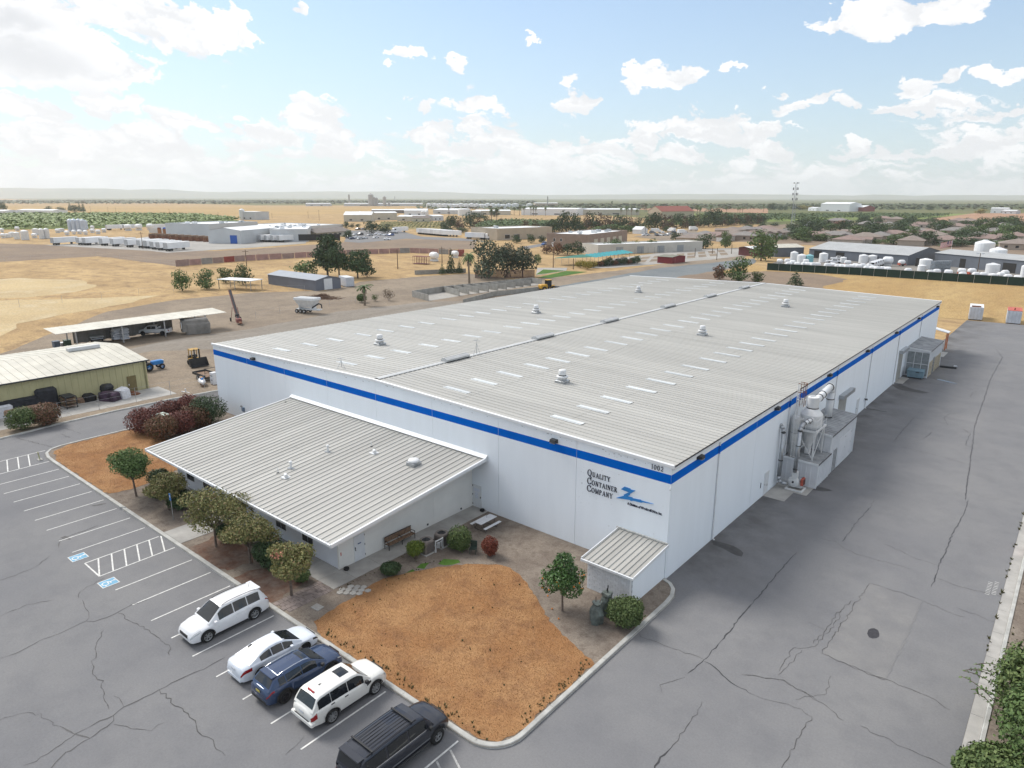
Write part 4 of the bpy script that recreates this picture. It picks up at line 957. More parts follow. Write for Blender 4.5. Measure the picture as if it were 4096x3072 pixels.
MB().box(AX1,AX1+.006,-13.62,-13.54,1.12,1.38).obj('small_red_notice', pm('red_notice',(.5,.12,.09),.7,.4,30), ax)
for (y,z) in ((-5.28,.3),(-1.45,.28)): MB().box(AX1,AX1+.06,y-.06,y+.06,z,z+.14).obj('wall_box', DARK, ax)
VT = {}
def roofvent(kind, x, y, label):
    t = thing('roof_vent', label, 'vent', (x,y,az_(y)+.005), 0, 'small vents on the office roof')
    if kind == 'pipe':
        MB().bbox(-.28,.28,-.2,.2,0,.03,.01).obj('flashing', STEEL, t); MB().cyl((0,0,.03),(0,0,.55),.09,n=12).obj('pipe', VENTM, t); MB().lathe([(.15,0),(.15,.08),(.06,.14)],12,(0,0,.52)).obj('cap', VENTM, t)
    if kind == 'gooseneck':
        MB().bbox(-.32,.32,-.3,.3,0,.05,.01).obj('flashing', TRIM, t); MB().cyl((0,0,.05),(0,0,.25),.13,n=12).cyl((0,-.03,.27),(.28,-.12,.22),.14,n=12).obj('hood', VENTM, t)
    if kind == 'thin':
        MB().lathe([(.14,0),(.10,.05),(.04,.08)],10).obj('boot', DARK, t); MB().cyl((0,0,.05),(0,0,.42),.035,n=8).obj('pipe', VENTM, t)
    if kind == 'drum':
        MB().bbox(-.45,.45,-.45,.45,-.03,.28,.02).obj('kerb_box', STEEL, t); MB().lathe([(.42,.28),(.48,.32),(.48,.42),(.40,.50),(.12,.56)],18).obj('cap', VENTM, t, True)
roofvent('pipe', -29.24,-6.47, 'white capped pipe vent on a flashing plate mid-way up the office roof')
roofvent('thin', -26.74,-3.72, 'thin white pipe vent high up on the office roof')
roofvent('gooseneck', -25.49,-4.44, 'white elbow-shaped hood vent high up on the office roof')
roofvent('drum', -20.81,-4.13, 'grey box vent with a round white cap on the office roof')
roofvent('thin', -29.36,-11.32, 'thin white pipe vent low on the office roof near the eave')
roofvent('pipe', -29.2,-10.2, 'white mushroom-capped pipe vent low on the office roof')
roofvent('gooseneck', -28.1,-11.4, 'white elbow hood vent lowest on the office roof')
roofvent('thin', -43.77,-1.35, 'thin pipe at the far upper corner of the office roof')

# ------------------------------------------------------------------ block shed at the corner
sh = thing('block_shed', 'small white painted block shed with a sloping metal roof at the warehouse corner', 'shed', (0,0,0))
SX0, SX1, SY = -3.5, -.06, -4.42
def sz(y): return 2.70+(2.70-2.30)/4.65*y
BLK = pm('white_painted_block', (.70,.72,.75), .8, .05, 1.5, .12, 18, rnd=.05)
MORT = pm('dark_mortar', (.40,.41,.43), .95, .2, 6)
MB().box(SX0+.02,SX1-.02,SY+.02,-.01,.02,2.1).obj('wall_core', MORT, sh)
bm_ = {}
r = random.Random(8)
def blk(x0,x1,y0,y1,z0,z1,axis):
    k = (round(x1-x0,2),round(y1-y0,2),axis)
    if k not in bm_: bm_[k] = MB().bbox(0,x1-x0,0,y1-y0,0,.182,.010).mesh('block', BLK)
    place('block', bm_[k], sh, (x0,y0,z0))
H_ = 0
for c in range(11):
    z = .03+.2*c; off = .2 if c % 2 else 0.0
    x = SX0-off
    while x < SX1-.01:
        a, b = max(SX0,x), min(SX1,x+.4)
        if b-a > .05: blk(a+.009,b-.009,SY-.004,SY+.09,z,z+.19,'x')
        x += .4
y_ = SY+.1
MB().add([(SX1,SY+.02,.02),(SX1,-.01,.02),(SX1,-.01,sz(-.01)-.06),(SX1,SY+.02,sz(SY)-.06)], [(0,1,2,3)]).obj('side_wall', WHITE_WALL, sh)
MB().add([(SX0,SY+.02,.02),(SX0,-.01,.02),(SX0,-.01,sz(-.01)-.06),(SX0,SY+.02,sz(SY)-.06)], [(3,2,1,0)]).obj('side_wall', WHITE_WALL, sh)
pv = []; pf = []; pr_ = [(0,0),(.025,0),(.045,.06),(.07,.06),(.09,0),(.39,0)]; n = len(pr_)
pv = [(x,-4.65,sz(-4.65)+z) for x,z in pr_]+[(x,-.05,sz(-.05)+z) for x,z in pr_]
spm = MB().add(pv, [(j,j+1,n+j+1,n+j) for j in range(n-1)]).mesh('roof_panel', ROOF2)
for i in range(10): place('roof_panel', spm, sh, (-3.78+.39*i,0,0))
MB().box(-3.85,.17,-4.78,-4.66,2.14,2.29).obj('gutter', TRIM, sh)
for i in range(4): MB().box(-3.3+1.1*i,-3.26+1.1*i,-4.79,-4.6,2.291,2.30).obj('gutter_strap', TRIM, sh)
for x0 in (-3.86,.12): MB().add([(x,y,z) for x in (x0,x0+.06) for y,z in ((-4.7,sz(-4.7)-.12),(-4.7,sz(-4.7)+.08),(-.03,sz(0)+.08),(-.03,sz(0)-.12))], [(0,1,2,3),(7,6,5,4),(1,5,6,2),(0,4,5,1),(0,3,7,4)]).obj('rake_trim', TRIM, sh)
MB().box(-3.95,.1,-.12,-.012,2.72,2.82).obj('head_flashing', pm('weathered_flashing',(.45,.45,.43),.7,.2,4), sh)
MB().cyl((-.02,-4.72,.3),(-.02,-4.72,2.15),.045,n=8).obj('downspout', TRIM, sh)

# ------------------------------------------------------------------ dust collector plant on the long wall
RIBW = pm('white_ribbed_cladding', (.66,.68,.71), .5, .05, .8)
GALV = pm('dirty_galvanised_roof', (.30,.31,.32), .55, .25, .9, metal=.2)
def clad_shed(name, label, x1, y0, y1, h_in, h_out, cat='shed'):
    t = thing(name, label, cat, (0,0,0))
    def ribs(mb, ax, a0, a1, fix, zf, sgn):
        n = int((a1-a0)/.42); w = (a1-a0)/n
        for k in range(n):
            for u0, u1, d in ((0,.74,0),(.74,1,.05)):
                p0, p1 = a0+w*(k+u0), a0+w*(k+u1)
                if ax == 'y': mb.box(fix-.05,fix+d,p0,p1,.03,zf(fix)); 
                else: mb.box(p0,p1,fix-d,fix+.05,.03,zf((p0+p1)/2))
        return mb
    zf = lambda x: h_in+(h_out-h_in)*x/x1
    ribs(MB(), 'y', y0, y1, x1, lambda x: h_out-.06, 1).obj('outer_wall', RIBW, t)
    ribs(MB(), 'x', .02, x1-.05, y0, lambda x: zf(x)-.06, -1).obj('end_wall', RIBW, t)
    MB().add([(0.02,y1,.03),(x1-.05,y1,.03),(x1-.05,y1,h_out-.06),(.02,y1,h_in-.06)], [(3,2,1,0),(0,1,2,3)]).obj('end_wall', RIBW, t)
    nn = int((y1-y0)/.5); w = (y1-y0+.2)/nn
    for k in range(nn):
        ya = y0-.1+w*k
        MB().add([(x,ya+u,z) for x,zz in ((.01,h_in),(x1+.12,h_out)) for u,z in ((0,zz),(.03,zz+.04),(.06,zz),(w,zz))], [(0,4,5,1),(1,5,6,2),(2,6,7,3)]).obj('roof_panel', GALV, t)
    MB().box(x1+.08,x1+.14,y0-.1,y1+.1,h_out-.12,h_out-.01).obj('dark_edge_trim', DARK, t)
    MB().add([(x,y,z) for y in (y0-.13,y0-.09) for x,z in ((.0,h_in-.14),(.0,h_in+.05),(x1+.14,h_out+.05),(x1+.14,h_out-.14))], [(0,1,2,3),(7,6,5,4),(1,5,6,2)]).obj('rake_trim', TRIM, t)
    MB().box(x1+.03,x1+.10,y0-.04,y0+.05,.03,h_out-.1).obj('corner_trim', TRIM, t)
    return t
ls = clad_shed('machine_shed', 'low white ribbed lean-to under the cyclone on the side wall', 3.08, 22.7, 26.45, 2.5, 2.38)
bs = clad_shed('machine_house', 'taller white ribbed lean-to behind the cyclone on the side wall', 3.02, 26.5, 35.2, 4.3, 4.05)
MB().box(3.0,3.035,27.75,29.2,.03,2.2).obj('open_doorway', pm('dark_interior',(.03,.03,.03),.9), bs)
for y0, y1 in ((29.5,31.6),(31.62,33.7)):
    dd = MB().box(3.03,3.075,y0,y1,.05,2.9).obj('door', RIBW, bs)
    for k in range(5): MB().box(3.075,3.095,y0+.15+k*.42,y0+.2+k*.42,.08,2.85).obj('rib', RIBW, dd)
    for z in (.4,1.5,2.6): MB().box(3.075,3.10,y1-.06,y1-.01,z,z+.14).obj('hinge', STEEL, dd)
dc = thing('dust_collector', 'white cyclone dust collector on a braced steel tower beside the warehouse wall', 'dust collector', (1.55,24.65,2.45))
PALE = pm('pale_painted_steel', (.66,.67,.67), .5, .07, 1.5)
for lx, ly in ((-.85,-1.35),(.85,-1.35),(.85,1.35),(-.85,1.35)): MB().box(lx-.06,lx+.06,ly-.06,ly+.06,-.1,2.72).obj('leg', PALE, dc)
def brace(a, b, r=.035): MB().cyl(a, b, r, n=6).obj('brace', PALE, dc)
for s in (-1,1):
    brace((-.85,s*1.35,.05),(.85,s*1.35,2.6)); brace((.85,s*1.35,.05),(-.85,s*1.35,2.6))
    brace((s*.85,-1.35,.05),(s*.85,1.35,2.6)); brace((s*.85,1.35,.05),(s*.85,-1.35,2.6))
MB().box(-1.0,1.0,-1.5,-1.38,2.6,2.76).box(-1.0,1.0,1.38,1.5,2.6,2.76).box(-1.0,-.88,-1.38,1.38,2.6,2.76).box(.88,1.0,-1.38,1.38,2.6,2.76).obj('platform_beam', PALE, dc)
MB().box(-.88,.88,-1.38,-.98,2.72,2.755).box(-.88,.88,.98,1.38,2.72,2.755).obj('platform_deck', STEEL, dc)
rl = MB()
for lx, ly in ((-.95,-1.45),(0,-1.45),(.95,-1.45),(.95,-.5),(.95,.5),(.95,1.45)): rl.cyl((lx,ly,2.76),(lx,ly,3.75),.022,n=6)
for z in (3.25,3.75): rl.tube([(-.95,-1.45,z),(.95,-1.45,z),(.95,1.45,z)], .02, 6)
rl.obj('guard_rail', PALE, dc)
MB().lathe([(.20,.62),(.95,2.85),(.97,2.9),(.97,3.95),(.95,3.98),(.52,4.50)], 24).obj('cyclone_body', PALE, dc)
MB().lathe([(.50,4.46),(.50,5.50),(.46,5.56),(.30,5.56),(.30,5.5)], 24).obj('outlet_stack', PALE, dc)
MB().lathe([(.53,4.48),(.53,4.58)], 24).obj('stack_band', DARK, dc)
MB().box(-.22,.22,-.22,.22,.1,.66).obj('discharge_box', PALE, dc)
MB().box(-.05,.3,-.99,-.96,3.3,3.7).obj('access_panel', DARK, dc)
DUCT = STEEL
dw = thing('duct_riser', 'grey galvanised duct rising from the red-motored blower to the cyclone', 'duct', (0,0,0))
MB().tube([(1.65,21.15,1.75),(1.65,21.3,5.6)], .17, 14).obj('pipe', DUCT, dw, True)
el = [(1.65,21.3,5.6),(1.66,21.45,5.9),(1.68,21.75,6.08),(1.7,22.1,6.12)]
MB().tube(el, .175, 14).obj('elbow', DUCT, dw, True)
MB().tube([(1.7,22.1,6.12),(1.9,23.9,6.15)], .17, 14).obj('pipe', TRIM, dw, True)
for p, q in (((1.65,21.16,2.0),(1.65,21.165,2.06)),((1.65,21.25,4.2),(1.65,21.255,4.27)),((1.65,21.3,5.58),(1.65,21.31,5.66)),((1.7,22.1,6.12),(1.705,22.18,6.12)),((1.76,22.7,6.13),(1.765,22.78,6.13)),((1.84,23.35,6.14),(1.845,23.43,6.14))): MB().cyl(p,q,.20,n=14).obj('clamp_band', DARK, dw)
dl = thing('wall_duct', 'grey galvanised duct running down the wall into the blower', 'duct', (0,0,0))
MB().tube([(.36,20.95,1.1),(.36,20.95,5.3)], .17, 14).obj('pipe', DUCT, dl, True)
MB().tube([(.36,20.95,5.3),(.30,20.95,5.6),(.12,20.98,5.85),(-.02,21.0,5.95)], .175, 14).obj('elbow', DUCT, dl, True)
MB().tube([(.36,20.95,1.1),(.42,20.97,.75),(.62,21.0,.52),(1.05,21.1,.5)], .175, 14).obj('elbow', DUCT, dl, True)
for z in (2.6,5.25): MB().cyl((.36,20.95,z),(.36,20.95,z+.08),.20,n=14).obj('clamp_band', DARK, dl)
bw = thing('blower', 'white centrifugal blower with a red motor guard on a steel skid', 'blower', (1.75,21.55,0))
MB().box(-.75,.75,-.62,-.5,.03,.16).box(-.75,.75,.5,.62,.03,.16).box(-.75,-.63,-.5,.5,.03,.16).box(.63,.75,-.5,.5,.03,.16).obj('skid', PALE, bw)
MB().lathe([(.10,-.18),(.48,-.18),(.50,-.14),(.50,.14),(.48,.18),(.10,.18)], 20, (-.2,-.1,.72), 'Y').obj('fan_casing', PALE, bw, True)
MB().box(-.32,.12,-.30,.10,1.1,1.75).obj('outlet_throat', PALE, bw)
MB().box(-.1,.45,.05,.5,.16,.62).obj('motor_plinth', PALE, bw)
MB().cyl((-.05,.3,.85),(.35,.3,.85),.20,n=14).obj('motor', STEEL, bw)
REDG = pm('faded_red_guard', (.42,.10,.07), .6, .2, 4)
g = MB().bbox(.36,.62,-.05,.62,.45,1.12,.06).obj('belt_guard', REDG, bw)
for k in range(4): MB().box(.62,.635,.0+k*.15,.06+k*.15,.5,1.05).obj('guard_slot', DARK, g)
bd = thing('large_duct', 'fat white duct rising from the lean-to roof and bending over to the cyclone', 'duct', (0,0,0))
MB().tube([(1.15,31.8,4.15),(1.15,31.8,6.9)], .34, 18).obj('pipe', TRIM, bd, True)
MB().tube([(1.15,31.8,6.9),(1.16,31.65,7.25),(1.19,31.3,7.5),(1.22,30.9,7.55)], .35, 18).obj('elbow', TRIM, bd, True)
MB().tube([(1.22,30.9,7.55),(1.5,25.15,7.35)], .33, 18).obj('pipe', TRIM, bd, True)
for p, q in (((1.15,31.8,4.2),(1.15,31.8,4.3)),((1.22,30.95,7.55),(1.223,30.85,7.548)),((1.42,26.9,7.41),(1.424,26.8,7.408)),((1.36,28.1,7.45),(1.364,28.0,7.448)),((1.15,31.8,6.1),(1.15,31.8,6.18))): MB().cyl(p,q,.385,n=18).obj('clamp_band', DARK, bd)
ld = thing('caged_ladder', 'tall white and rusty caged ladder up the warehouse wall', 'ladder', (.62,23.1,0))
for s in (-.22,.22): MB().cyl((0,s,.5),(0,s,9.5),.04,n=6).obj('rail', PALE, ld)
for k in range(30): MB().cyl((0,-.22,.7+.29*k),(0,.22,.7+.29*k),.016,n=6).obj('rung', PALE, ld)
for k, z in enumerate((2.6,3.3,4.0,4.7,5.4,6.2,7.4,8.0,8.7,9.5)):
    MB().tube([(0,-.3,z),(.3,-.36,z),(.62,-.2,z),(.7,0,z),(.62,.2,z),(.3,.36,z),(0,.3,z)], .03, 6).obj('hoop', RUST if z > 8.2 else PALE, ld)
for a, b in ((.3,-.36),(.62,-.2),(.62,.2),(.3,.36)):
    MB().cyl((a,b,2.6),(a,b,6.2),.022,n=5).obj('cage_bar', PALE, ld); MB().cyl((a,b,7.4),(a,b,9.5),.028,n=5).obj('cage_bar', RUST, ld)
tk = thing('side_tank', 'tall pale cylindrical filter tank standing on the lean-to roof by the wall', 'tank', (.55,23.6,2.45))
MB().lathe([(.42,0),(.42,3.6),(.30,3.8)], 18).obj('tank_shell', PALE, tk, True); MB().lathe([(.44,2.2),(.44,2.27)],18).obj('tank_band', STEEL, tk)

# ------------------------------------------------------------------ far dock enclosure, compactor box
fs_ = clad_shed('dock_enclosure', 'pale enclosure with wired-glass end at the far part of the side wall', 3.05, 74.6, 85.1, 4.3, 4.05)
OSB = pm('bare_strand_board', (.48,.42,.31), .9, .25, 2.5)
for y0, y1 in ((75.2,77.9),(79.4,84.6)): MB().box(3.06,3.10,y0,y1,.05,2.3).obj('strand_board', OSB, fs_)
MB().box(3.05,3.095,77.95,79.35,.03,2.5).obj('doorway', MATS['dark_interior'], fs_)
PGL = pm('dusty_glazing', (.22,.24,.25), .25, .2, 2, spec=.5)
for i in range(3):
    for j in range(2):
        x0 = .25+.95*i; z0 = .3+1.75*j
        MB().box(x0,x0+.88,74.52,74.56,z0,z0+1.68).obj('pane', PGL, fs_)
MB().box(.15,3.0,74.46,74.54,2.0,2.06).box(1.14,1.19,74.46,74.55,.2,3.8).box(2.09,2.14,74.46,74.55,.2,3.8).obj('glazing_bar', TRIM, fs_)
cp = thing('metal_bin', 'pale blue steel bin in front of the dock enclosure', 'bin', (1.75,73.9,0))
BLU = pm('faded_blue_steel', (.20,.30,.36), .6, .15, 2)
MB().add([(-1.0,-.55,.18),(1.0,-.55,.18),(1.0,.6,.18),(-1.0,.6,.18),(-1.05,-.7,1.25),(1.05,-.7,1.25),(1.05,.75,1.35),(-1.05,.75,1.35)], [(0,3,2,1),(4,5,6,7),(0,1,5,4),(1,2,6,5),(2,3,7,6),(3,0,4,7)]).obj('body', BLU, cp)
MB().box(-1.1,1.1,-.76,-.70,1.12,1.25).obj('rim', BLU, cp); MB().box(.05,.5,-.715,-.70,.95,1.05).obj('slot', DARK, cp)
for x in (-.8,.8): MB().box(x-.1,x+.1,-.5,.5,.03,.18).obj('skid_foot', DARK, cp)
db = thing('black_beam', 'short black steel beam lying beyond the dock enclosure', 'beam', (4.4,84.2,0), .15)
MB().bbox(-1.1,1.1,-.25,.25,0.01,.3,.04).obj('beam', DARK, db); MB().bbox(.7,1.15,-.3,.3,.3,.45,.03).obj('end_plate', STEEL, db)
aw = thing('canopy', 'small white canopy sticking out at the far end of the side wall', 'canopy', (0,L_,0))
MB().add([(-.4,.3,3.5),(1.9,.3,3.0),(1.9,2.3,3.0),(-.4,2.3,3.5),(-.4,.3,3.6),(1.9,.3,3.1),(1.9,2.3,3.1),(-.4,2.3,3.6)], [(0,3,2,1),(4,5,6,7),(0,1,5,4),(1,2,6,5),(2,3,7,6),(3,0,4,7)]).obj('roof_sheet', TRIM, aw)
ORG = pm('orange_post', (.5,.16,.06), .6)
for y in (.5,2.1): MB().box(1.6,1.75,y-.07,y+.07,0,3.0).obj('post', ORG, aw)

# ------------------------------------------------------------------ cars
def paintmat(name, col, rough=.25, flake=0.0):
    m = pm(name, col, rough, .03, 2, spec=.5, coat=.6, metal=flake); return m
CARWHITE = paintmat('white_car_paint', (.74,.75,.77), .3)
CARPEARL = paintmat('pearl_car_paint', (.68,.73,.80), .3)
CARIVORY = paintmat('ivory_car_paint', (.74,.735,.70), .3)
CARBLUE = paintmat('slate_blue_car_paint', (.032,.058,.125), .22, .3)
CARNAVY = paintmat('dark_navy_car_paint', (.02,.024,.036), .28, .3)
CGLASS = pm('tinted_car_glass', (.012,.015,.018), .03, .1, 1, spec=.7)
CLEAR = pm('headlamp_lens', (.42,.44,.45), .08, .2, 12, spec=.6)
REDL = pm('tail_lamp_red', (.28,.01,.012), .15, .2, 12, spec=.6)
ALLOY = pm('alloy_wheel', (.42,.43,.44), .3, .1, 6, metal=.7)
BLACKP = pm('black_trim_plastic', (.022,.023,.025), .55, .15, 8)
TYRE = pm('tyre_rubber', (.022,.022,.022), .85, .15, 10)
CHROME = pm('bright_trim', (.62,.63,.64), .18, .05, 4, metal=.9)
def lerp_tab(tab, x):
    if x <= tab[0][0]: return tab[0][1]
    for (a, za), (b, zb) in zip(tab, tab[1:]):
        if x <= b:
            t = (x-a)/(b-a); t = t*t*(3-2*t)*.5+t*.5
            return za+(zb-za)*t
    return tab[-1][1]
WHEELS = {}
def wheel_parts(r, w, rimfrac, nsp, rimmat):
    k = (round(r,3), round(w,3), rimfrac, nsp, rimmat.name)
    if k in WHEELS: return WHEELS[k]
    rr = r*rimfrac
    ty = MB().lathe([(rr,-w/2+.01),(r-.04,-w/2),(r-.008,-w/2+.03),(r,-w/4),(r,w/4),(r-.008,w/2-.03),(r-.04,w/2),(rr,w/2-.01)], 26, axis='Y', caps=False).mesh('tyre', TYRE, True)
    rm = MB()
    rm.lathe([(rr,-w/2+.02),(rr+.005,-w/2+.015),(rr-.03,-w/2+.03),(rr-.03,-w/2+.05),(rr,-w/2+.06)], 26, axis='Y', caps=False)
    rm.lathe([(rr*.22,-w/2+.03),(rr*.18,-w/2+.02)], 12, axis='Y')
    for i in range(nsp):
        a = 2*math.pi*i/nsp
        for s in (-1,1):
            a0, a1 = a+s*.10, a+s*.20*(5/nsp)
            p0 = Vector((math.cos(a0)*rr*.15,0,math.sin(a0)*rr*.15)); p1 = Vector((math.cos(a1)*rr*.97,0,math.sin(a1)*rr*.97))
            d = (p1-p0).normalized(); q = Vector((-d.z,0,d.x))*rr*.07
            rm.add([p0+q+Vector((0,-w/2+.035,0)),p0-q+Vector((0,-w/2+.035,0)),p1-q+Vector((0,-w/2+.03,0)),p1+q+Vector((0,-w/2+.03,0)),p0+q+Vector((0,-w/2+.07,0)),p0-q+Vector((0,-w/2+.07,0)),p1-q+Vector((0,-w/2+.07,0)),p1+q+Vector((0,-w/2+.07,0))],
                   [(0,1,2,3),(3,2,6,7),(0,3,7,4),(1,5,6,2)])
    rim = rm.mesh('rim', rimmat)
    dk = MB().lathe([(rr*.98,-w/2+.10),(rr*.98,-w/2+.11)], 20, axis='Y').mesh('brake_disc', DARK)
    WHEELS[k] = (ty, rim, dk); return WHEELS[k]
def car(name, label, loc, rz, s, paint, cat='car', group=None, detail=2):
    """x forward, y left; s holds the measured proportions"""
    t = thing(name, label, cat, loc, rz, group)
    wb, fo, ro, W = s['wb'], s['fo'], s['ro'], s['W']; xf, xr = wb/2+fo, -wb/2-ro; hw0 = W/2; wr = s['wr']
    Rz = wr+.065
    def hw(x):
        u = (x-(xf+xr)/2)/((xf-xr)/2); return hw0*(1-.05*abs(u)**3-.10*abs(u)**12)
    top = s['top']; belt = s['belt']; sill = s.get('sill',.24)
    def zt(x): return lerp_tab(top, x)
    def zs(x): return min(lerp_tab(belt, x), zt(x)-.02)
    def zb(x):
        z = sill+.10*max(0,(abs(x)-wb/2-.35))
        for c in (-wb/2, wb/2):
            if abs(x-c) < Rz: z = max(z, wr+math.sqrt(Rz*Rz-(x-c)**2))
        return min(z, zs(x)-.10)
    N = 26 if detail < 2 else 40
    xs = set(xr+(xf-xr)*i/N for i in range(N+1)) | {xr+.04, xr+.12, xf-.04, xf-.12}
    for c in (-wb/2, wb/2):
        for i in range(11): xs.add(c+Rz*math.cos(math.pi*i/10)*.999)
        xs |= {c-Rz-.001, c+Rz+.001}
    xs = sorted(xs)
    def end(x):      # rounding of the very ends
        d = min(xf-x, x-xr); return 0.0 if d > .16 else (1-d/.16)**2
    def ring(x):
        h, a, b, c, e = hw(x), zb(x), zs(x), zt(x), end(x); h *= 1-.10*e
        b -= .05*e; c -= .04*e; a += .04*e
        return [(h*.955,a),(h*.995,a+.28*(b-a)),(h,a+.58*(b-a)),(h*.985,b-.07*(b-a)-.02),(h*.945,b),(h*.70,b+(c-b)*.82),(h*.35,c),(0,c+.012)]
    def rp(x, k, side, off=0.0):
        r = ring(x); i = min(len(r)-2, int(k)); f = k-i
        y = r[i][0]+(r[i+1][0]-r[i][0])*f; z = r[i][1]+(r[i+1][1]-r[i][1])*f
        ny, nz = r[i+1][1]-r[i][1], r[i][0]-r[i+1][0]; l = math.hypot(ny,nz) or 1
        return (x+(off*2.0*end(x) if x > 0 else -off*2.0*end(x)), side*(y+off*ny/l), z+off*nz/l)
    b = MB(); n = 15
    for x in xs:
        r = ring(x); b.v += [(x,-y,z) for y,z in r[:-1]]+[(x,0,r[-1][1])]+[(x,y,z) for y,z in r[:-1][::-1]]
    for i in range(len(xs)-1):
        for k in range(n-1): b.f.append((i*n+k,i*n+k+1,(i+1)*n+k+1,(i+1)*n+k)[::-1])
    b.f += [tuple(range(n)), tuple(range(len(xs)*n-1,len(xs)*n-n-1,-1))]; b.m = [0]*len(b.f)
    body = b.obj('body', paint, t, True)
    MB().box(xr+.15,xf-.15,-hw0*.80,hw0*.80,sill-.04,sill+.30).obj('underbody', BLACK, t)
    # cabin
    x0, x1, x2, x3 = s['cab']; roof = s['roof']; rw = s['rw']
    prof = [(x0,zt(x0)-.01)]+[(x,z) for x,z in roof]+[(x3,zt(x3)-.01)]
    H = max(z for x,z in roof)
    def zc(x):
        for (a, za), (bb, zb_) in zip(prof, prof[1:]):
            if x <= bb: return za+(zb_-za)*(x-a)/(bb-a)
        return prof[-1][1]
    def cring(x):
        bz = zs(x)-.02; c = zc(x); tt = max(0,min(1,(c-bz)/(H-bz)))
        hb = hw(x)*.93; e = hb+(rw-hb)*tt
        return hb, bz, e, c, tt
    cs = sorted({x0+(x3-x0)*i/24 for i in range(25)} | {p[0] for p in prof})
    cb = MB(); m_ = 9
    for x in cs:
        hb, bz, e, c, tt = cring(x); pr = [(hb,bz),(e,c-.085*tt),(e*.955,c-.03*tt),(e*.80,c),(0,c+.025*tt)]
        cb.v += [(x,-y,z) for y,z in pr]+[(x,y,z) for y,z in pr[:-1][::-1]]
    for i in range(len(cs)-1):
        for k in range(m_-1): cb.f.append((i*m_+k,i*m_+k+1,(i+1)*m_+k+1,(i+1)*m_+k)[::-1])
    cb.m = [0]*len(cb.f)
    cabin = cb.obj('cabin', s.get('cabmat') or paint, t, False)
    def sidept(x, f, side, off):
        hb, bz, e, c, tt = cring(x); y = hb+(e-hb)*f; z = bz+(c-.085*tt-bz)*f
        return (x, side*(y+off), z+off*.3)
    def glasspatch(nm, xa, xb, side, f0=.10, f1=.93, mat=CGLASS, off=.012):
        g = MB(); K = 6
        for i in range(K+1):
            x = xa+(xb-xa)*i/K; g.v += [sidept(x,f0,side,off), sidept(x,f1,side,off)]
        for i in range(K):
            f = (2*i,2*i+2,2*i+3,2*i+1); g.f.append(f if side < 0 else f[::-1])
        g.m = [0]*K
        return g.obj(nm, mat, t)
    for side in (-1,1):
        for (xa, xb) in s['win']: glasspatch('side_window', xa, xb, side)
    def toppatch(nm, xa, xb, wy, mat, off=.012, par=t):
        g = MB(); K, J = 5, 6
        for i in range(K+1):
            x = xa+(xb-xa)*i/K; hb, bz, e, c, tt = cring(x)
            dx = .02; sl = (zc(min(x3,x+dx))-zc(max(x0,x-dx)))/(2*dx); l = math.hypot(1,sl)
            for j in range(J+1):
                u = -1+2*j/J; y = u*e*wy; q = abs(y)/e
                z = c+.025*tt*(1-q/.8) if q < .8 else c-.03*tt*(q-.8)/.155
                g.v.append((x-off*sl/l, y, z+off/l))
        for i in range(K):
            for j in range(J): a = i*(J+1)+j; g.f.append((a,a+J+1,a+J+2,a+1))
        g.m = [0]*len(g.f)
        return g.obj(nm, mat, par)
    toppatch('windscreen', x2+.05, x3-.06, .90, CGLASS)
    if s.get('rearglass', True): toppatch('rear_window', x0+.06+s.get('rg',0), x1-.04, .86, CGLASS)
    # wheels
    ty, rim, dk = wheel_parts(wr, s.get('ww',.24), s.get('rf',.68), s.get('nsp',6), s.get('rim',ALLOY))
    for xw in (-wb/2, wb/2):
        for side in (-1,1):
            w = bpy.data.objects.new('wheel', None); COL.objects.link(w); w.parent = t
            w.location = (xw, side*(hw0-.13), wr); w.rotation_euler = (0,0,0 if side < 0 else math.pi)
            place('tyre', ty, w); place('rim', rim, w); place('brake_disc', dk, w)
    if detail < 1: return t
    def bpatch(nm, xa, xb, ka, kb, side, mat, off=.008, K=5):
        g = MB()
        for i in range(K+1):
            x = xa+(xb-xa)*i/K; g.v += [rp(x,ka,side,off), rp(x,(ka+kb)/2,side,off), rp(x,kb,side,off)]
        for i in range(K):
            for q in (0,1):
                f = (3*i+q,3*i+3+q,3*i+4+q,3*i+1+q); g.f.append(f if side < 0 else f[::-1])
        g.m = [0]*len(g.f)
        return g.obj(nm, mat, t)
    hl, tl = s.get('hl',(.42,.10)), s.get('tl',(.30,.06))
    for side in (-1,1):
        bpatch('headlamp', xf-hl[0], xf-.02, *s.get('hlk',(2.6,3.9)), side, s.get('hlmat',CLEAR))
        bpatch('tail_lamp', xr+.015, xr+tl[0], *s.get('tlk',(2.3,3.8)), side, REDL)
        bpatch('sill_trim', -wb/2+Rz+.02, wb/2-Rz-.02, 0.0, s.get('sk',.35), side, BLACKP)
        mx = s.get('mx', x3-.35)
        mi = MB().bbox(mx-.10,mx+.08,0,.20,0,.15,.03).obj('mirror', s.get('mirmat') or paint, t)
        mi.location = (0, side*hw(mx)*.97 if side > 0 else -hw(mx)*.97-.20, zs(mx)+.03)
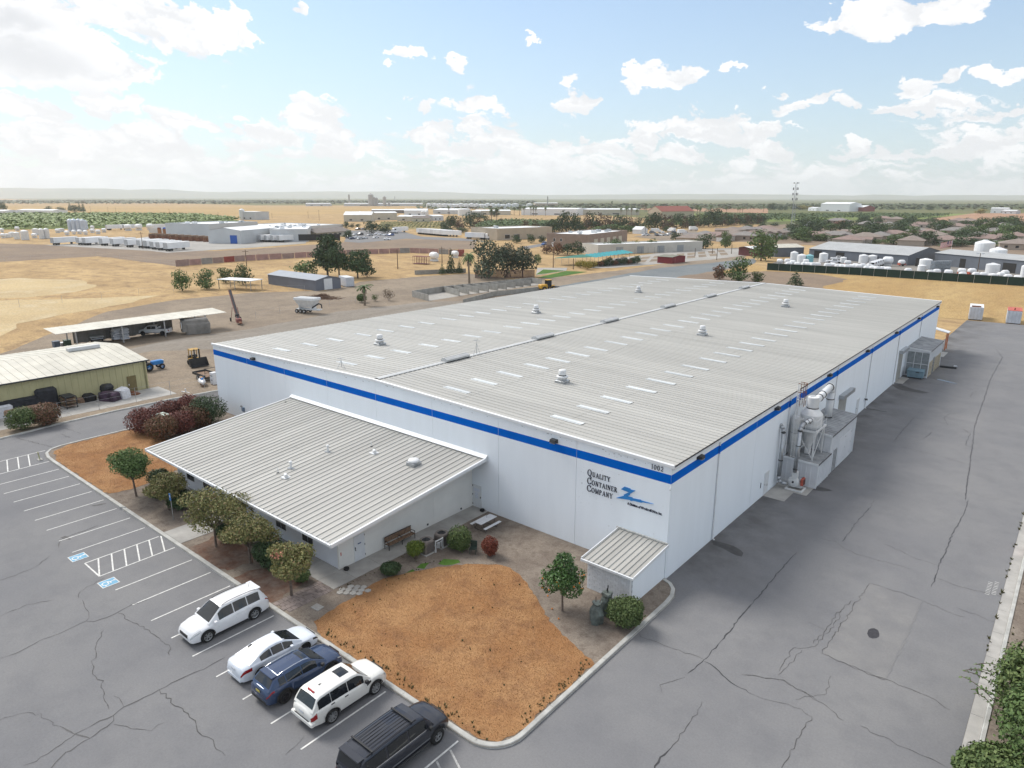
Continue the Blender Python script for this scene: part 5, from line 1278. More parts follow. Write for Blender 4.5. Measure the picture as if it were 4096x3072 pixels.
        if detail > 1:
            for xd in s['doors']: bpatch('door_gap', xd-.006, xd+.006, .35, 3.95, side, BLACKP, .003, 1)
            for xh in s['handles']: 
                q = rp(xh, 3.0, side, .02); MB().cbox(q, (.20,.035,.035)).obj('door_handle', s.get('hmat') or paint, t)
            for c in (-wb/2, wb/2):
                a = MB()
                for i in range(13):
                    th = math.pi*i/12; 
                    for rr_ in (Rz-.005, Rz+s.get('arch',.035)):
                        x = c+rr_*math.cos(th); z = wr+rr_*math.sin(th); a.v.append((x, side*(hw(c)+.006), max(sill,z)))
                for i in range(12):
                    f = (2*i,2*i+1,2*i+3,2*i+2); a.f.append(f if side > 0 else f[::-1])
                a.m = [0]*12
                a.obj('arch_trim', s.get('archmat',BLACKP), t)
    MB().bbox(-.02,.0,-.17,.17,0,.12,.004).obj('number_plate', s.get('plate') or pm('plate_pale',(.55,.58,.62),.5,.3,40), t, loc=(xr-.005,0,s.get('pz',.72)))
    MB().box(xf-.03,xf+.015,-hw0*.45,hw0*.45,s.get('gz',.48),s.get('gz',.48)+.20).obj('grille', BLACKP, t)
    MB().box(xr-.015,xr+.10,-hw0*.72,hw0*.72,sill+.04,sill+.20).obj('rear_valance', s.get('valmat',BLACKP), t)
    if s.get('rails'):
        for side in (-1,1):
            P = []
            for i in range(7):
                x = s['rails'][0]+(s['rails'][1]-s['rails'][0])*i/6; hb,bz,e,c,tt = cring(x); P.append((x, side*e*.86, c+.03+(.025 if 0 < i < 6 else -.01)))
            MB().tube(P, .018, 6).obj('roof_rail', s.get('railmat',BLACKP), t)
    if s.get('sunroof'): toppatch('sunroof', s['sunroof'][0], s['sunroof'][1], s['sunroof'][2], CGLASS, .006)
    for (xa, xb, ya, z, mat) in s.get('bars', ()): MB().box(xa,xb,-ya,ya,z,z+.05).obj('cross_bar', mat, t)
    for k in range(s.get('ribs',0)):
        y = -.45+.9*k/(s['ribs']-1); xa, xb = s['ribx']; MB().box(xa,xb,y-.008,y+.008,zc((xa+xb)/2)+.018,zc((xa+xb)/2)+.034).obj('roof_rib', BLACKP, t)
    if s.get('aerial'): 
        x = s['aerial']; MB().cyl((x,.0,zc(x)+.02),(x-.12,.0,zc(x)+.32),.01,n=5).obj('aerial', BLACKP, t)
    if s.get('fin'):
        x = s['fin']; MB().add([(x-.1,-.03,zc(x)+.015),(x-.1,.03,zc(x)+.015),(x+.12,0,zc(x)+.02),(x-.08,0,zc(x)+.09)], [(0,2,3),(1,3,2),(0,3,1)]).obj('aerial_fin', BLACKP, t)
    if s.get('spoiler'):
        x = s['spoiler']; hb,bz,e,c,tt = cring(x); MB().bbox(x-.30,x+.05,-e*.88,e*.88,c-.005,c+.045,.015).obj('spoiler', paint, t)
    if s.get('highstop'):
        x = s['highstop']; hb,bz,e,c,tt = cring(x); MB().box(x-.16,x-.06,-.28,.28,c+.022,c+.034).obj('high_stop_lamp', REDL, t)
    if s.get('bumper'):
        MB().bbox(xr-.07,xr+.25,-hw0*.93,hw0*.93,s['bumper'],s['bumper']+.20,.05).obj('rear_bumper', s.get('bmat') or paint, t)
        MB().box(xr-.05,xr+.06,-hw0*.62,hw0*.62,s['bumper']+.201,s['bumper']+.215).obj('bumper_step', BLACKP, t)
    if s.get('steps'):
        for side in (-1,1): MB().bbox(-wb/2+Rz+.1,wb/2-Rz-.1,side*hw0-.06,side*hw0+.12,sill-.02,sill+.05,.02).obj('running_board', s.get('stepmat',BLACKP), t)
    if s.get('moulding'):
        for side in (-1,1): bpatch('side_moulding', -wb/2+Rz+.05, wb/2-Rz-.05, 1.0, 1.35, side, s['moulding'], .015)
    if s.get('waist'):
        for side in (-1,1): glasspatch('waist_trim', s['waist'][0], s['waist'][1], side, .02, .08, CHROME, .016)
    if s.get('vent'):
        for side in (-1,1): bpatch('wing_vent', s['vent']-.14, s['vent']+.14, 2.3, 3.3, side, BLACKP, .01, 2)
    return t
SUV3 = dict(wb=3.02, fo=.98, ro=1.12, W=1.99, wr=.37, top=[(-2.63,.78),(-2.55,1.02),(-2.3,1.12),(1.0,1.13),(1.25,1.12),(1.9,1.03),(2.3,.93),(2.49,.72)], belt=[(-2.63,.80),(-2.4,1.08),(-1.6,1.12),(.9,1.02),(1.6,.96),(2.2,.84),(2.49,.60)],
    cab=(-2.52,-1.95,.42,1.36), roof=[(-2.12,1.70),(-1.85,1.76),(-.6,1.80),(.2,1.765),(.45,1.72)], rw=.66, win=[(-1.98,-1.18),(-1.12,-.28),(-.22,.72)], doors=[-.28,-1.2,.83], handles=[-.42,-1.35+.28], rails=(-1.9,.35), aerial=-1.75, spoiler=-1.95, pz=.85, gz=.52, hl=(.62,0), hlk=(2.9,4.2), tlk=(3.0,3.9), tl=(.34,0), rg=.04)
SEDAN = dict(wb=2.83, fo=.98, ro=1.07, W=1.84, wr=.335, sill=.20, top=[(-2.48,.72),(-2.42,1.0),(-2.2,1.06),(-1.7,1.08),(1.0,.98),(1.9,.86),(2.2,.78),(2.39,.58)], belt=[(-2.48,.70),(-2.3,.96),(-1.4,1.0),(.9,.88),(1.7,.80),(2.2,.68),(2.39,.50)],
    cab=(-1.95,-1.02,.22,1.28), roof=[(-1.0,1.37),(-.6,1.435),(-.15,1.44),(.3,1.38)], rw=.565, win=[(-1.30,-.62),(-.57,.10),(.14,.72)], doors=[-.36,-1.25,.86], handles=[-.5,.0-1.12], pz=.78, gz=.42, nsp=9, rim=pm('dark_alloy_wheel',(.06,.06,.065),.35,.1,6,metal=.6), hlk=(2.5,3.6), hlmat=BLACKP, tlk=(2.4,3.5), tl=(.62,0), valmat=None, archmat=None, mx=.55)
SEDAN['valmat'] = CARPEARL; SEDAN['archmat'] = CARPEARL
CUV = dict(wb=2.81, fo=.93, ro=.98, W=1.92, wr=.37, sill=.30, top=[(-2.38,.85),(-2.32,1.08),(-2.1,1.14),(1.0,1.12),(1.8,1.04),(2.15,.96),(2.33,.70)], belt=[(-2.38,.85),(-2.1,1.10),(-1.4,1.12),(.9,1.0),(1.7,.94),(2.1,.85),(2.33,.60)],
    cab=(-2.25,-1.62,.36,1.22), roof=[(-1.82,1.52),(-1.5,1.58),(-.5,1.62),(.1,1.60),(.38,1.55)], rw=.63, win=[(-1.62,-1.24),(-1.18,-.30),(-.24,.62)], doors=[-.28,-1.2,.78], handles=[-.42,-1.05], rails=(-1.55,.30), railmat=CHROME, pz=.86, gz=.6, nsp=5, rim=MATS['dark_alloy_wheel'], sunroof=(.0,.34,.62), sk=1.0, arch=.11, tlk=(2.9,3.7), tl=(.42,0), hlk=(2.9,3.7), spoiler=-1.6, plate=pm('plate_yellow',(.45,.38,.08),.5,.3,40), mirmat=BLACKP, rg=.03)
LUX = dict(wb=2.745, fo=.88, ro=1.15, W=1.93, wr=.385, sill=.34, top=[(-2.52,.95),(-2.48,1.14),(-2.2,1.20),(.9,1.18),(1.6,1.14),(2.0,1.08),(2.25,.80)], belt=[(-2.52,.95),(-2.2,1.16),(-1.2,1.17),(.9,1.10),(1.6,1.06),(2.0,.96),(2.25,.70)],
    cab=(-2.42,-2.02,.40,1.10), roof=[(-2.05,1.70),(-1.85,1.765),(-.8,1.80),(.1,1.79),(.42,1.74)], rw=.70, win=[(-2.08,-1.35),(-1.32,-.34),(-.30,.66)], doors=[-.36,-1.2,.72], handles=[-.5,-1.32+.0], hmat=BLACKP, mirmat=BLACKP, sunroof=(-.42,.16,.50), fin=-1.35, highstop=-1.80, bumper=.46, pz=.90, gz=.66, nsp=8, rf=.72, vent=.93, hl=(.30,0), hlk=(2.6,3.6), tlk=(1.9,3.5), tl=(.30,0), rg=.02)
BIG = dict(wb=3.40, fo=.92, ro=1.22, W=2.0, wr=.415, ww=.28, sill=.48, top=[(-2.92,1.0),(-2.88,1.22),(-2.6,1.28),(1.0,1.27),(1.9,1.22),(2.4,1.15),(2.62,.92)], belt=[(-2.92,1.0),(-2.6,1.24),(.9,1.22),(1.8,1.16),(2.35,1.06),(2.62,.80)],
    cab=(-2.88,-2.58,.95,1.52), roof=[(-2.62,1.86),(-2.45,1.93),(-.5,1.97),(.6,1.95),(.98,1.88)], rw=.78, win=[(-2.45,-1.36),(-1.24,-.10),(.0,1.02)], doors=[-.05,-1.3,1.05], handles=[-.2,-1.2], rails=(-2.3,.60), bars=[(.28,.36,.74,2.0,BLACKP),(-2.05,-1.97,.74,1.99,BLACKP)], ribs=6, ribx=(-1.9,.25), spoiler=-2.48, bumper=.62, bmat=BLACKP, steps=True, stepmat=DARK, waist=(-2.4,1.0), moulding=pm('grey_moulding',(.16,.165,.175),.45), pz=1.0, gz=.75, nsp=5, rf=.56, mirmat=BLACKP, hl=(.14,0), hlk=(2.4,3.4), tlk=(1.8,3.6), tl=(.10,0))
car('parked_crossover', 'white three-row crossover parked nose-out next to the mulch bed', (-18.42,-22.2,0), -math.pi/2, SUV3, CARWHITE, 'car', 'cars parked along the kerb')
car('parked_sedan', 'white sedan parked next to the slate-blue crossover', (-13.05,-22.03,0), math.pi/2, SEDAN, CARPEARL, 'car', 'cars parked along the kerb')
car('parked_crossover', 'slate-blue crossover with bright roof rails between two white cars', (-10.33,-22.25,0), math.pi/2, CUV, CARBLUE, 'car', 'cars parked along the kerb')
car('parked_suv', 'boxy white luxury SUV with a glass sunroof beside the blue crossover', (-7.28,-21.55,0), math.pi/2, LUX, CARIVORY, 'car', 'cars parked along the kerb')
car('parked_suv', 'long dark navy SUV with a roof rack at the lot corner', (-2.30,-22.18,0), math.pi/2, BIG, CARNAVY, 'car', 'cars parked along the kerb')

# ------------------------------------------------------------------ plants
BARK = pm('grey_bark', (.14,.11,.09), .9, .3, 6)
def leaves(blobs, n, size, seed, droop=0.0, shell=.55, flat=1.0):
    """leaf-sized faces spread through overlapping lobes"""
    r = random.Random(seed); g = MB(); wt = [b[3]*b[4]*b[5] for b in blobs]; tot = sum(wt); acc = []; s = 0
    for w in wt: s += w/tot; acc.append(s)
    for _ in range(n):
        q = r.random(); i = 0
        while i < len(acc)-1 and q > acc[i]: i += 1
        b = blobs[i]
        u = r.uniform(-1,1); a = r.uniform(0,2*math.pi); h = math.sqrt(1-u*u); d = Vector((h*math.cos(a),h*math.sin(a),u))
        k = (shell+(1-shell)*r.random())**.5 if r.random() < .8 else r.random()
        k *= 1+r.gauss(0,.06)
        p = Vector((b[0]+d.x*b[3]*k, b[1]+d.y*b[4]*k, b[2]+d.z*b[5]*k))
        nn = (d+Vector((r.gauss(0,.7),r.gauss(0,.7),r.gauss(0,.7)+.25))).normalized()
        t = nn.cross(Vector((r.gauss(0,1),r.gauss(0,1),r.gauss(0,1)))).normalized(); o = nn.cross(t)
        l = size*r.uniform(.6,1.25); w = l*r.uniform(.45,.8)*flat
        dz = Vector((0,0,-droop*l))
        g.add([p-t*l*.5, p+o*w*.5+nn*l*.08, p+t*l*.5+dz, p-o*w*.5+nn*l*.08], [(0,1,2,3)])
    return g
def limbs(tr, blobs, base, r0, frac=.35, seed=1):
    r = random.Random(seed)
    for b in blobs:
        s0 = base.lerp(Vector((b[0],b[1],b[2])), 0.0); e = Vector((b[0],b[1],b[2]))
        m_ = base.lerp(e,.5)+Vector((r.uniform(-.1,.1),r.uniform(-.1,.1),.05))
        tr.cyl(base, m_, r0*.55, r0*.4, 6, False); tr.cyl(m_, e, r0*.4, r0*.15, 6, False)
def lobes(n, rx, ry, z0, z1, seed, br=.5):
    r = random.Random(seed); o = []
    for i in range(n):
        a = 2*math.pi*i/n+r.uniform(-.5,.5); k = r.uniform(.35,.75); z = z0+(z1-z0)*r.uniform(.12,.85)
        q = br*r.uniform(.75,1.15); o.append((rx*k*math.cos(a), ry*k*math.sin(a), z, rx*q, ry*q, (z1-z0)*.5*q*r.uniform(.7,1.0)))
    o.append((0,0,(z0+z1)/2+.1*(z1-z0), rx*.62, ry*.62, (z1-z0)*.42))
    return o
M_CRAPE = leafmat('olive_gold_leaves', [(.10,.125,.045),(.165,.18,.065),(.22,.21,.08),(.28,.24,.095),(.14,.16,.058),(.24,.16,.085)])
M_GREEN = leafmat('mid_green_leaves', [(.06,.105,.034),(.095,.155,.05),(.125,.18,.06),(.07,.12,.04)])
M_ORANGE = leafmat('glossy_citrus_leaves', [(.03,.085,.018),(.055,.13,.028),(.09,.17,.04),(.035,.09,.02)], .4, .4)
M_DARK = leafmat('dark_evergreen_leaves', [(.036,.064,.028),(.056,.094,.04),(.075,.115,.05),(.045,.08,.034)])
M_HEDGE = leafmat('clipped_shrub_leaves', [(.055,.09,.032),(.095,.14,.045),(.13,.17,.06),(.07,.115,.038)])
M_RED = leafmat('red_barberry_leaves', [(.085,.03,.028),(.14,.045,.036),(.19,.065,.045),(.065,.026,.024)])
M_RUST = leafmat('rust_green_leaves', [(.07,.075,.03),(.16,.075,.045),(.22,.10,.06),(.10,.085,.035)])
M_BRIGHTRED = leafmat('bright_red_shrub_leaves', [(.13,.03,.02),(.22,.055,.035),(.28,.09,.05),(.10,.028,.02)])
M_LIME = leafmat('fresh_green_leaves', [(.07,.12,.02),(.12,.17,.03),(.18,.22,.04),(.09,.13,.025)])
M_GREYG = leafmat('grey_green_leaves', [(.04,.058,.034),(.062,.082,.05),(.085,.105,.066),(.05,.068,.04)])
M_YELL = leafmat('yellow_autumn_leaves', [(.20,.16,.03),(.30,.24,.04),(.14,.14,.03),(.36,.27,.05)])
M_BROWN = leafmat('brown_dry_leaves', [(.07,.05,.032),(.11,.072,.045),(.14,.09,.055),(.06,.055,.03)])
TRUNKS = {}
def tree(name, label, loc, h, blobs_f, mat, n, leaf, seed, trunk_h=.35, tr=.10, group=None, cat='tree', rz=0.0, bark=BARK, droop=.1, extra=None):
    t = thing(name, label, cat, (loc[0],loc[1],loc[2] if len(loc) > 2 else 0), rz, group)
    bl = blobs_f if isinstance(blobs_f, list) else blobs_f(seed)
    tk = MB(); lean = random.Random(seed).uniform(-.05,.05)
    tk.cyl((0,0,-.05),(lean*h,0,trunk_h*h), tr, tr*.7, 8, False)
    limbs(tk, bl, Vector((lean*h,0,trunk_h*h)), tr, seed=seed)
    tk.obj('trunk', bark, t)
    leaves(bl, n, leaf, seed+5, droop).obj('crown', mat, t)
    return t
# five trees along the parking kerb
KT = [((-42.11,-17.67),4.45,2.15,'dark green small tree at the far end of the kerbside row',M_GREEN,31),
      ((-37.24,-17.07),3.25,2.1,'olive small tree beside the blue parking sign',M_CRAPE,32),
      ((-28.08,-17.69),4.63,2.75,'largest gold-tinged tree beside the entrance walk',M_CRAPE,33),
      ((-23.83,-17.34),3.78,2.35,'gold-green tree right of the entrance walk over a dark shrub',M_CRAPE,34),
      ((-17.89,-17.82),3.76,1.75,'slender tree with reddish tips nearest the parked crossover',M_CRAPE,35)]
for (p, h, w, lb, mt, sd_) in KT:
    bl = lobes(9, w*.98, w*.92, h*.36, h*1.0, sd_, .46)
    tree('kerb_tree', lb, (p[0],p[1],.1), h, bl, mt, 7500, .17, sd_, .34, .10, 'trees along the parking kerb')
p = (-17.89,-17.82)
fl = leaves([(p[0]+.2,p[1]-.9,3.6,.4,.4,.3),(p[0]-.8,p[1]+.2,3.0,.3,.3,.3)], 90, .14, 9); o = fl.obj('blossom', leafmat('salmon_blossom',[(.42,.16,.10),(.5,.24,.16)]), None)
o.parent = [q for q in COL.objects if q.name.startswith('kerb_tree') and q["label"].startswith('slender')][0]; o.matrix_parent_inverse = Matrix.Translation((-p[0],-p[1],-.1))
# orange tree with fruit
p = (-3.14,-7.72); ot = tree('orange_tree', 'small round orange tree with fruit between the lawn and the block shed', (p[0],p[1],.1), 3.9, lobes(7,1.42,1.42,1.35,3.75,41,.5)+[(0,0,3.55,.6,.6,.55)], M_ORANGE, 4600, .17, 41, .36, .075)
r = random.Random(6)
fm = MB().lathe([(.005,-.055),(.04,-.04),(.055,0),(.04,.04),(.005,.055)],8).mesh('orange', pm('orange_fruit',(.62,.20,.02),.5), True)
for k in range(16):
    a = r.uniform(0,6.28); z = r.uniform(1.4,3.0); place('orange', fm, ot, (1.35*math.cos(a)*r.uniform(.8,1.02),1.35*math.sin(a)*r.uniform(.8,1.02),z))
place('orange', fm, ot, (.35,-.9,.06)); place('orange', fm, ot, (-.6,-.3,.06))
# clipped shrubs
def shrub(label, loc, rx, ry, h, mat, seed, n=1500, leaf=.12, box=.0, z0=.05, group=None, stem=False):
    t = thing('shrub', label, 'shrub', (loc[0],loc[1],.1), 0, group)
    bl = [(0,0,h*.52+z0,rx*.95,ry*.95,h*.5)] 
    rr_ = random.Random(seed)
    for k in range(9):
        a = rr_.uniform(0,6.28); bl.append((rx*.42*math.cos(a),ry*.42*math.sin(a),z0+h*rr_.uniform(.32,.74),rx*.58,ry*.58,h*.33))
    leaves(bl, int(n*2.0), leaf*1.15, seed, 0, .6).obj('foliage', mat, t)
    tk = MB()
    for k in range(5):
        a = 1.3*k; tk.cyl((.08*math.cos(a),.08*math.sin(a),-.05),(rx*.5*math.cos(a),ry*.5*math.sin(a),h*.7), .03, .012, 5, False)
    tk.obj('stem', BARK, t)
    return t
shrub('big dense rounded green shrub beside the wrapped bundles', (0.67,-6.44), 1.18, 1.18, 1.75, M_HEDGE, 51, 4200, .12)
shrub('clipped barrel-shaped green shrub by the air conditioners', (-13.75,-6.2), .98, .98, 1.85, M_HEDGE, 52, 3000, .11)
shrub('small clipped bright green ball shrub in front of the air conditioner', (-15.2,-9.25), .70, .70, 1.0, M_LIME, 53, 1600, .10, z0=.35)
shrub('dark red clipped barrel shrub near the picnic table', (-11.4,-5.4), .66, .66, 1.35, M_BRIGHTRED, 54, 1900, .10)
shrub('low dark green bush at the edge of the orange lawn', (-14.9,-11.85), .78, .72, .85, M_DARK, 55, 1500, .12)
shrub('small dusty bush under the slender kerb tree', (-18.9,-16.4), .70, .62, .75, M_HEDGE, 56, 1100, .11)
shrub('large dark shrub under the gold-green kerb tree', (-22.4,-16.6), 1.5, 1.1, 2.1, M_DARK, 57, 2600, .15)
shrub('dark shrub under the largest kerb tree', (-28.6,-16.6), .9, .8, 1.5, M_DARK, 58, 1500, .13)
shrub('dark rounded shrub beside the blue parking sign', (-36.9,-16.3), 1.15, 1.0, 1.5, M_DARK, 59, 2000, .13)
shrub('dark clipped shrub at the far corner of the office', (-43.2,-15.3), 1.2, 1.0, 1.4, M_DARK, 60, 2000, .13)
shrub('low dark shrub between the first two kerb trees', (-40.2,-16.6), .8, .7, .9, M_DARK, 61, 1100, .13)
for (px, py), rx, h, mt, lb, sd_ in [
  ((-59.38,-9.81),2.0,2.6,M_RED,'dark red hedge bush left of the green transformer box',62),
  ((-62.01,-6.06),1.9,2.2,M_RED,'dark red hedge bush behind the green transformer box',63),
  ((-55.57,-9.35),1.9,2.5,M_RUST,'rust-red bush in front of the green transformer box',64),
  ((-61.14,-3.57),1.6,2.6,M_RED,'tall dark red bush next to the big green bush',65),
  ((-55.73,-7.25),1.7,2.5,M_RED,'dark bush in the middle of the red hedge cluster',66),
  ((-56.4,-5.2),1.8,2.5,M_RUST,'orange-red bush at the front of the hedge cluster',67),
  ((-56.79,-3.35),2.2,3.2,M_DARK,'big dark green rounded bush by the warehouse corner',68),
  ((-70.76,-18.11),1.75,2.4,M_HEDGE,'green rounded hedge bush on the verge by the yellow shed',69),
  ((-70.68,-15.89),1.9,2.5,M_RUST,'rusty green rounded hedge bush on the verge by the yellow shed',70)]:
    shrub(lb, (px,py), rx, rx*.95, h, mt, sd_, 2600, .17)
# overgrown shrubs at the lower right
for (x, y, rx, h, mt, lb, sd_) in [(20.9,-.9,2.3,4.2,M_HEDGE,'large overgrown dark green bush beyond the right-hand kerb',71),(23.4,.6,2.5,4.4,M_DARK,'dense dark bush behind the overgrown bush on the right verge',72),(20.0,-7.0,2.0,2.0,M_HEDGE,'low olive bush at the bottom right corner',73),(22.0,-4.4,2.9,4.2,M_GREEN,'leafy bright green bush at the right edge',74)]:
    shrub(lb, (x,y), rx, rx, h, mt, sd_, 9000, .19)
sp = thing('leafy_branch', 'loose leafy branches leaning out over the asphalt from the right-hand bush', 'branch', (19.2,-1.0,.1))
r = random.Random(4); st = MB(); lv = MB()
for k in range(7):
    a = math.pi+r.uniform(-.7,.8); L0 = r.uniform(1.2,2.5); P = []
    for i in range(7):
        u = i/6; P.append(Vector((math.cos(a)*L0*u*.8, math.sin(a)*L0*u+.5*k-1.2, .9+1.3*u-.9*u*u+.12*k)))
    st.tube(P, .02, 5)
    for i in range(26):
        q = P[min(5,int(i/4.4))].lerp(P[min(6,int(i/4.4)+1)], r.random()); d = Vector((r.gauss(0,1),r.gauss(0,1),r.gauss(0,.5))).normalized(); o = d.cross(Vector((0,0,1))).normalized(); l = r.uniform(.12,.22)
        lv.add([q, q+d*l*.5+o*l*.28, q+d*l, q+d*l*.5-o*l*.28], [(0,1,2,3)])
st.obj('stem', BARK, sp); lo = lv.obj('foliage', M_GREEN, sp); lo["kind"] = "stuff"
# tufts of weeds along kerbs
tw = MB(); r = random.Random(17)
def tuft(x, y, s, z=.1):
    for k in range(9):
        a = r.uniform(0,6.28); l = s*r.uniform(.5,1.2); w = .03+s*.06
        tw.add([(x-w,y,z),(x+w,y,z),(x+l*.5*math.cos(a),y+l*.5*math.sin(a),z+l*.8)], [(0,1,2)])
for k in range(70): tuft(r.uniform(-13,.6), -19.0+r.uniform(0,.5), r.uniform(.10,.28))
for k in range(60): tuft(r.uniform(.6,1.25), r.uniform(-17,-10.8), r.uniform(.06,.18))
for k in range(24):
    x, y = r.uniform(-13,.5), r.uniform(-18,-7)
    if in_poly(x, y, LAWN_A): tuft(x, y, r.uniform(.08,.2), .115)
for k in range(60): tuft(r.choice((r.uniform(-15,-13),r.uniform(-16.3,-15.9))), r.uniform(-16.5,-8), r.uniform(.05,.16))
for k in range(30): tuft(18.12+r.uniform(-.08,.1), r.uniform(5,32), r.uniform(.1,.3), .01)
for k in range(90): tuft(r.uniform(19.1,23), r.uniform(2,40), r.uniform(.08,.25))
o = tw.obj('weed_tufts', leafmat('weed_green',[(.07,.08,.03),(.10,.10,.04),(.15,.12,.06),(.05,.07,.025)])); tag(o, 'scattered dull green weed tufts along the kerbs and lawn', 'weeds', kind='stuff')

# ------------------------------------------------------------------ yard furniture
bn = thing('park_bench', 'long wooden slatted bench with black metal frame against the office wall', 'bench', (-17.72,-8.5,.13))
for k in range(4): MB().box(-.02-.11*k+.20,.06-.11*k+.20,-1.3,1.3,.43,.46).obj('seat_slat', WOOD, bn)
for k in range(14): MB().box(-.27,-.24,-1.3+.187*k,-1.3+.187*k+.165,.50,.92).obj('back_slat', WOOD, bn)
for y in (-1.28,0,1.28):
    MB().box(.18,.22,y-.02,y+.02,0,.66 if y else .43).box(-.30,-.27,y-.02,y+.02,0,.95).box(-.27,.2,y-.02,y+.02,.39,.43).box(-.29,.22,y-.02,y+.02,.62,.66).obj('leg_frame', DARK, bn)
MB().box(-.30,-.235,-1.32,1.32,.92,.95).obj('top_rail', DARK, bn)
for (x, y, lb) in ((-15.35,-8.05,'tan air conditioner unit beside the bright ball shrub'),(-15.25,-6.55,'dark air conditioner unit half behind the barrel-shaped shrub')):
    t = thing('air_conditioner', lb, 'air conditioner', (x,y,.1), 0, 'outdoor air conditioners')
    MB().bbox(-.55,.55,-.55,.55,0,.06,.01).obj('base_pad', CONC, t)
    TAN = pm('ac_tan', (.21,.18,.16), .6, .1, 4)
    MB().bbox(-.45,.45,-.45,.45,.06,.98,.10).obj('cabinet', TAN, t)
    for k in range(9): MB().box(-.465,.465,-.34,.34,.14+.085*k,.16+.085*k).box(-.34,.34,-.465,.465,.14+.085*k,.16+.085*k).obj('louvre', DARK, t)
    MB().lathe([(.46,.98),(.50,1.0),(.46,1.03),(.33,1.035)],18,caps=False).obj('top_rim', TAN, t); MB().lathe([(.34,.985),(.34,.99)],18).obj('fan_well', DARK, t)
    for k in range(5):
        a = 2*math.pi*k/5; MB().cbox((.16*math.cos(a),.16*math.sin(a),1.0),(.28,.09,.012),a,.3).obj('fan_blade', DARK, t)
db_ = thing('disconnect_box', 'pale electrical boxes on a post frame between the two air conditioners', 'electrical box', (-14.75,-7.3,.1))
MB().box(-.04,.04,-.4,-.34,0,.95).box(-.04,.04,.34,.4,0,.95).box(-.04,.04,-.34,.34,.85,.91).obj('frame', PALE, db_)
for y in (-.17,.15): MB().bbox(.03,.16,y-.12,y+.12,.35,.78,.015).obj('switch_box', pm('box_grey',(.36,.37,.38),.5), db_)
ch = thing('garden_chair', 'dark green plastic chair behind the barrel-shaped shrub', 'chair', (-12.55,-5.95,.1), .5)
GP = pm('dark_green_plastic',(.03,.05,.04),.5)
MB().box(-.24,.24,-.24,.24,.40,.44).obj('seat', GP, ch); MB().box(-.24,.24,.20,.25,.44,.92).obj('backrest', GP, ch)
for x in (-.21,.21):
    for y in (-.21,.21): MB().box(x-.02,x+.02,y-.02,y+.02,0,.40).obj('leg', GP, ch)
pt = thing('picnic_table', 'white folding picnic table with two attached benches by the warehouse wall', 'picnic table', (-14.6,-2.3,.1), math.pi/2)
WP = pm('white_plastic',(.62,.63,.65),.5,.06,4)
MB().bbox(-.95,.95,-.38,.38,.70,.745,.02).obj('table_top', WP, pt)
for y in (-.72,.72): MB().bbox(-.95,.95,y-.13,y+.13,.41,.45,.015).obj('bench_seat', WP, pt)
for x in (-.65,.65): MB().tube([(x,-.75,.41),(x,-.6,.02),(x,.6,.02),(x,.75,.41)],.018,6).tube([(x,-.3,.70),(x,-.5,.02)],.018,6).tube([(x,.3,.70),(x,.5,.02)],.018,6).obj('leg_frame', DARK, pt)
MB().cyl((.2,.05,.74),(.2,.05,1.0),.02,n=6).obj('umbrella_stub', STEEL, pt)
bg_ = thing('wrapped_bundle', 'tall grey-green wrapped bundle standing beside the big rounded shrub', 'bundle', (*(-0.8,-7.36),.1))
TARP = pm('grey_green_sheeting',(.11,.13,.12),.55,.3,3,.5,9)
def sack(prof, par, nm, sd, c=(0,0)):
    r = random.Random(sd); n = 14; mb = MB(); vs = []
    for rr_, z in prof:
        for i in range(n):
            a = 2*math.pi*i/n; k = rr_*(1+.14*math.sin(3*a+z*3)+r.uniform(-.09,.09)); vs.append((c[0]+k*math.cos(a),c[1]+k*math.sin(a),z))
    fs = [(j*n+i,j*n+(i+1)%n,(j+1)*n+(i+1)%n,(j+1)*n+i) for j in range(len(prof)-1) for i in range(n)]+[tuple(range((len(prof)-1)*n,len(prof)*n))]
    return mb.add(vs, fs).obj(nm, TARP, par)
sack([(.36,0),(.42,.3),(.44,.7),(.36,1.0),(.24,1.25),(.30,1.42)], bg_, 'sheeting', 3)
MB().tube([(-.1,0,1.2),(-.12,.02,1.75)],.03,6).tube([(.1,.05,1.2),(.16,.1,1.6)],.025,6).obj('poking_stick', BARK, bg_)
b2 = thing('wrapped_bundle', 'darker wrapped bundle with a black stick behind the first bundle', 'bundle', (*(-0.84,-6.13),.1))
sack([(.32,0),(.38,.3),(.38,.9),(.30,1.2),(.34,1.4),(.30,1.5)], b2, 'sheeting', 4)
MB().tube([(0,0,1.3),(.02,0,2.0)],.035,6).tube([(-.15,.1,1.3),(-.1,.1,1.7)],.03,6).obj('poking_stick', DARK, b2)
ub = thing('utility_box', 'square pale lid of an in-ground box beside the paver path', 'utility box', (*(-15.44,-17.53),.1), .1)
MB().bbox(-.30,.30,-.22,.22,-.02,.07,.02).obj('lid', HEXM, ub); MB().bbox(-.34,.34,-.26,.26,-.05,.05,.01).obj('rim', CONC, ub)
dr = thing('doorstop_bag', 'small dark bag on the walk at the office corner', 'bag', (-17.75,-13.5,.13)); MB().lathe([(.16,0),(.22,.08),(.18,.2),(.05,.24)],10).obj('bag', BLACK, dr)
dr = thing('doorstop_bag', 'small dark bag on the walk by the warehouse service door', 'bag', (-16.75,-.35,.13)); MB().lathe([(.16,0),(.22,.08),(.18,.2),(.05,.24)],10).obj('bag', BLACK, dr)
ps = thing('parking_sign', 'small blue accessible parking sign on a thin post', 'sign', (*(-34.99,-17.71),.1))
MB().cyl((0,0,0),(0,0,2.3),.03,n=6).obj('post', STEEL, ps); MB().box(-.15,.15,-.04,-.03,1.75,2.35).obj('sign_plate', pm('sign_blue',(.03,.17,.48),.5), ps)
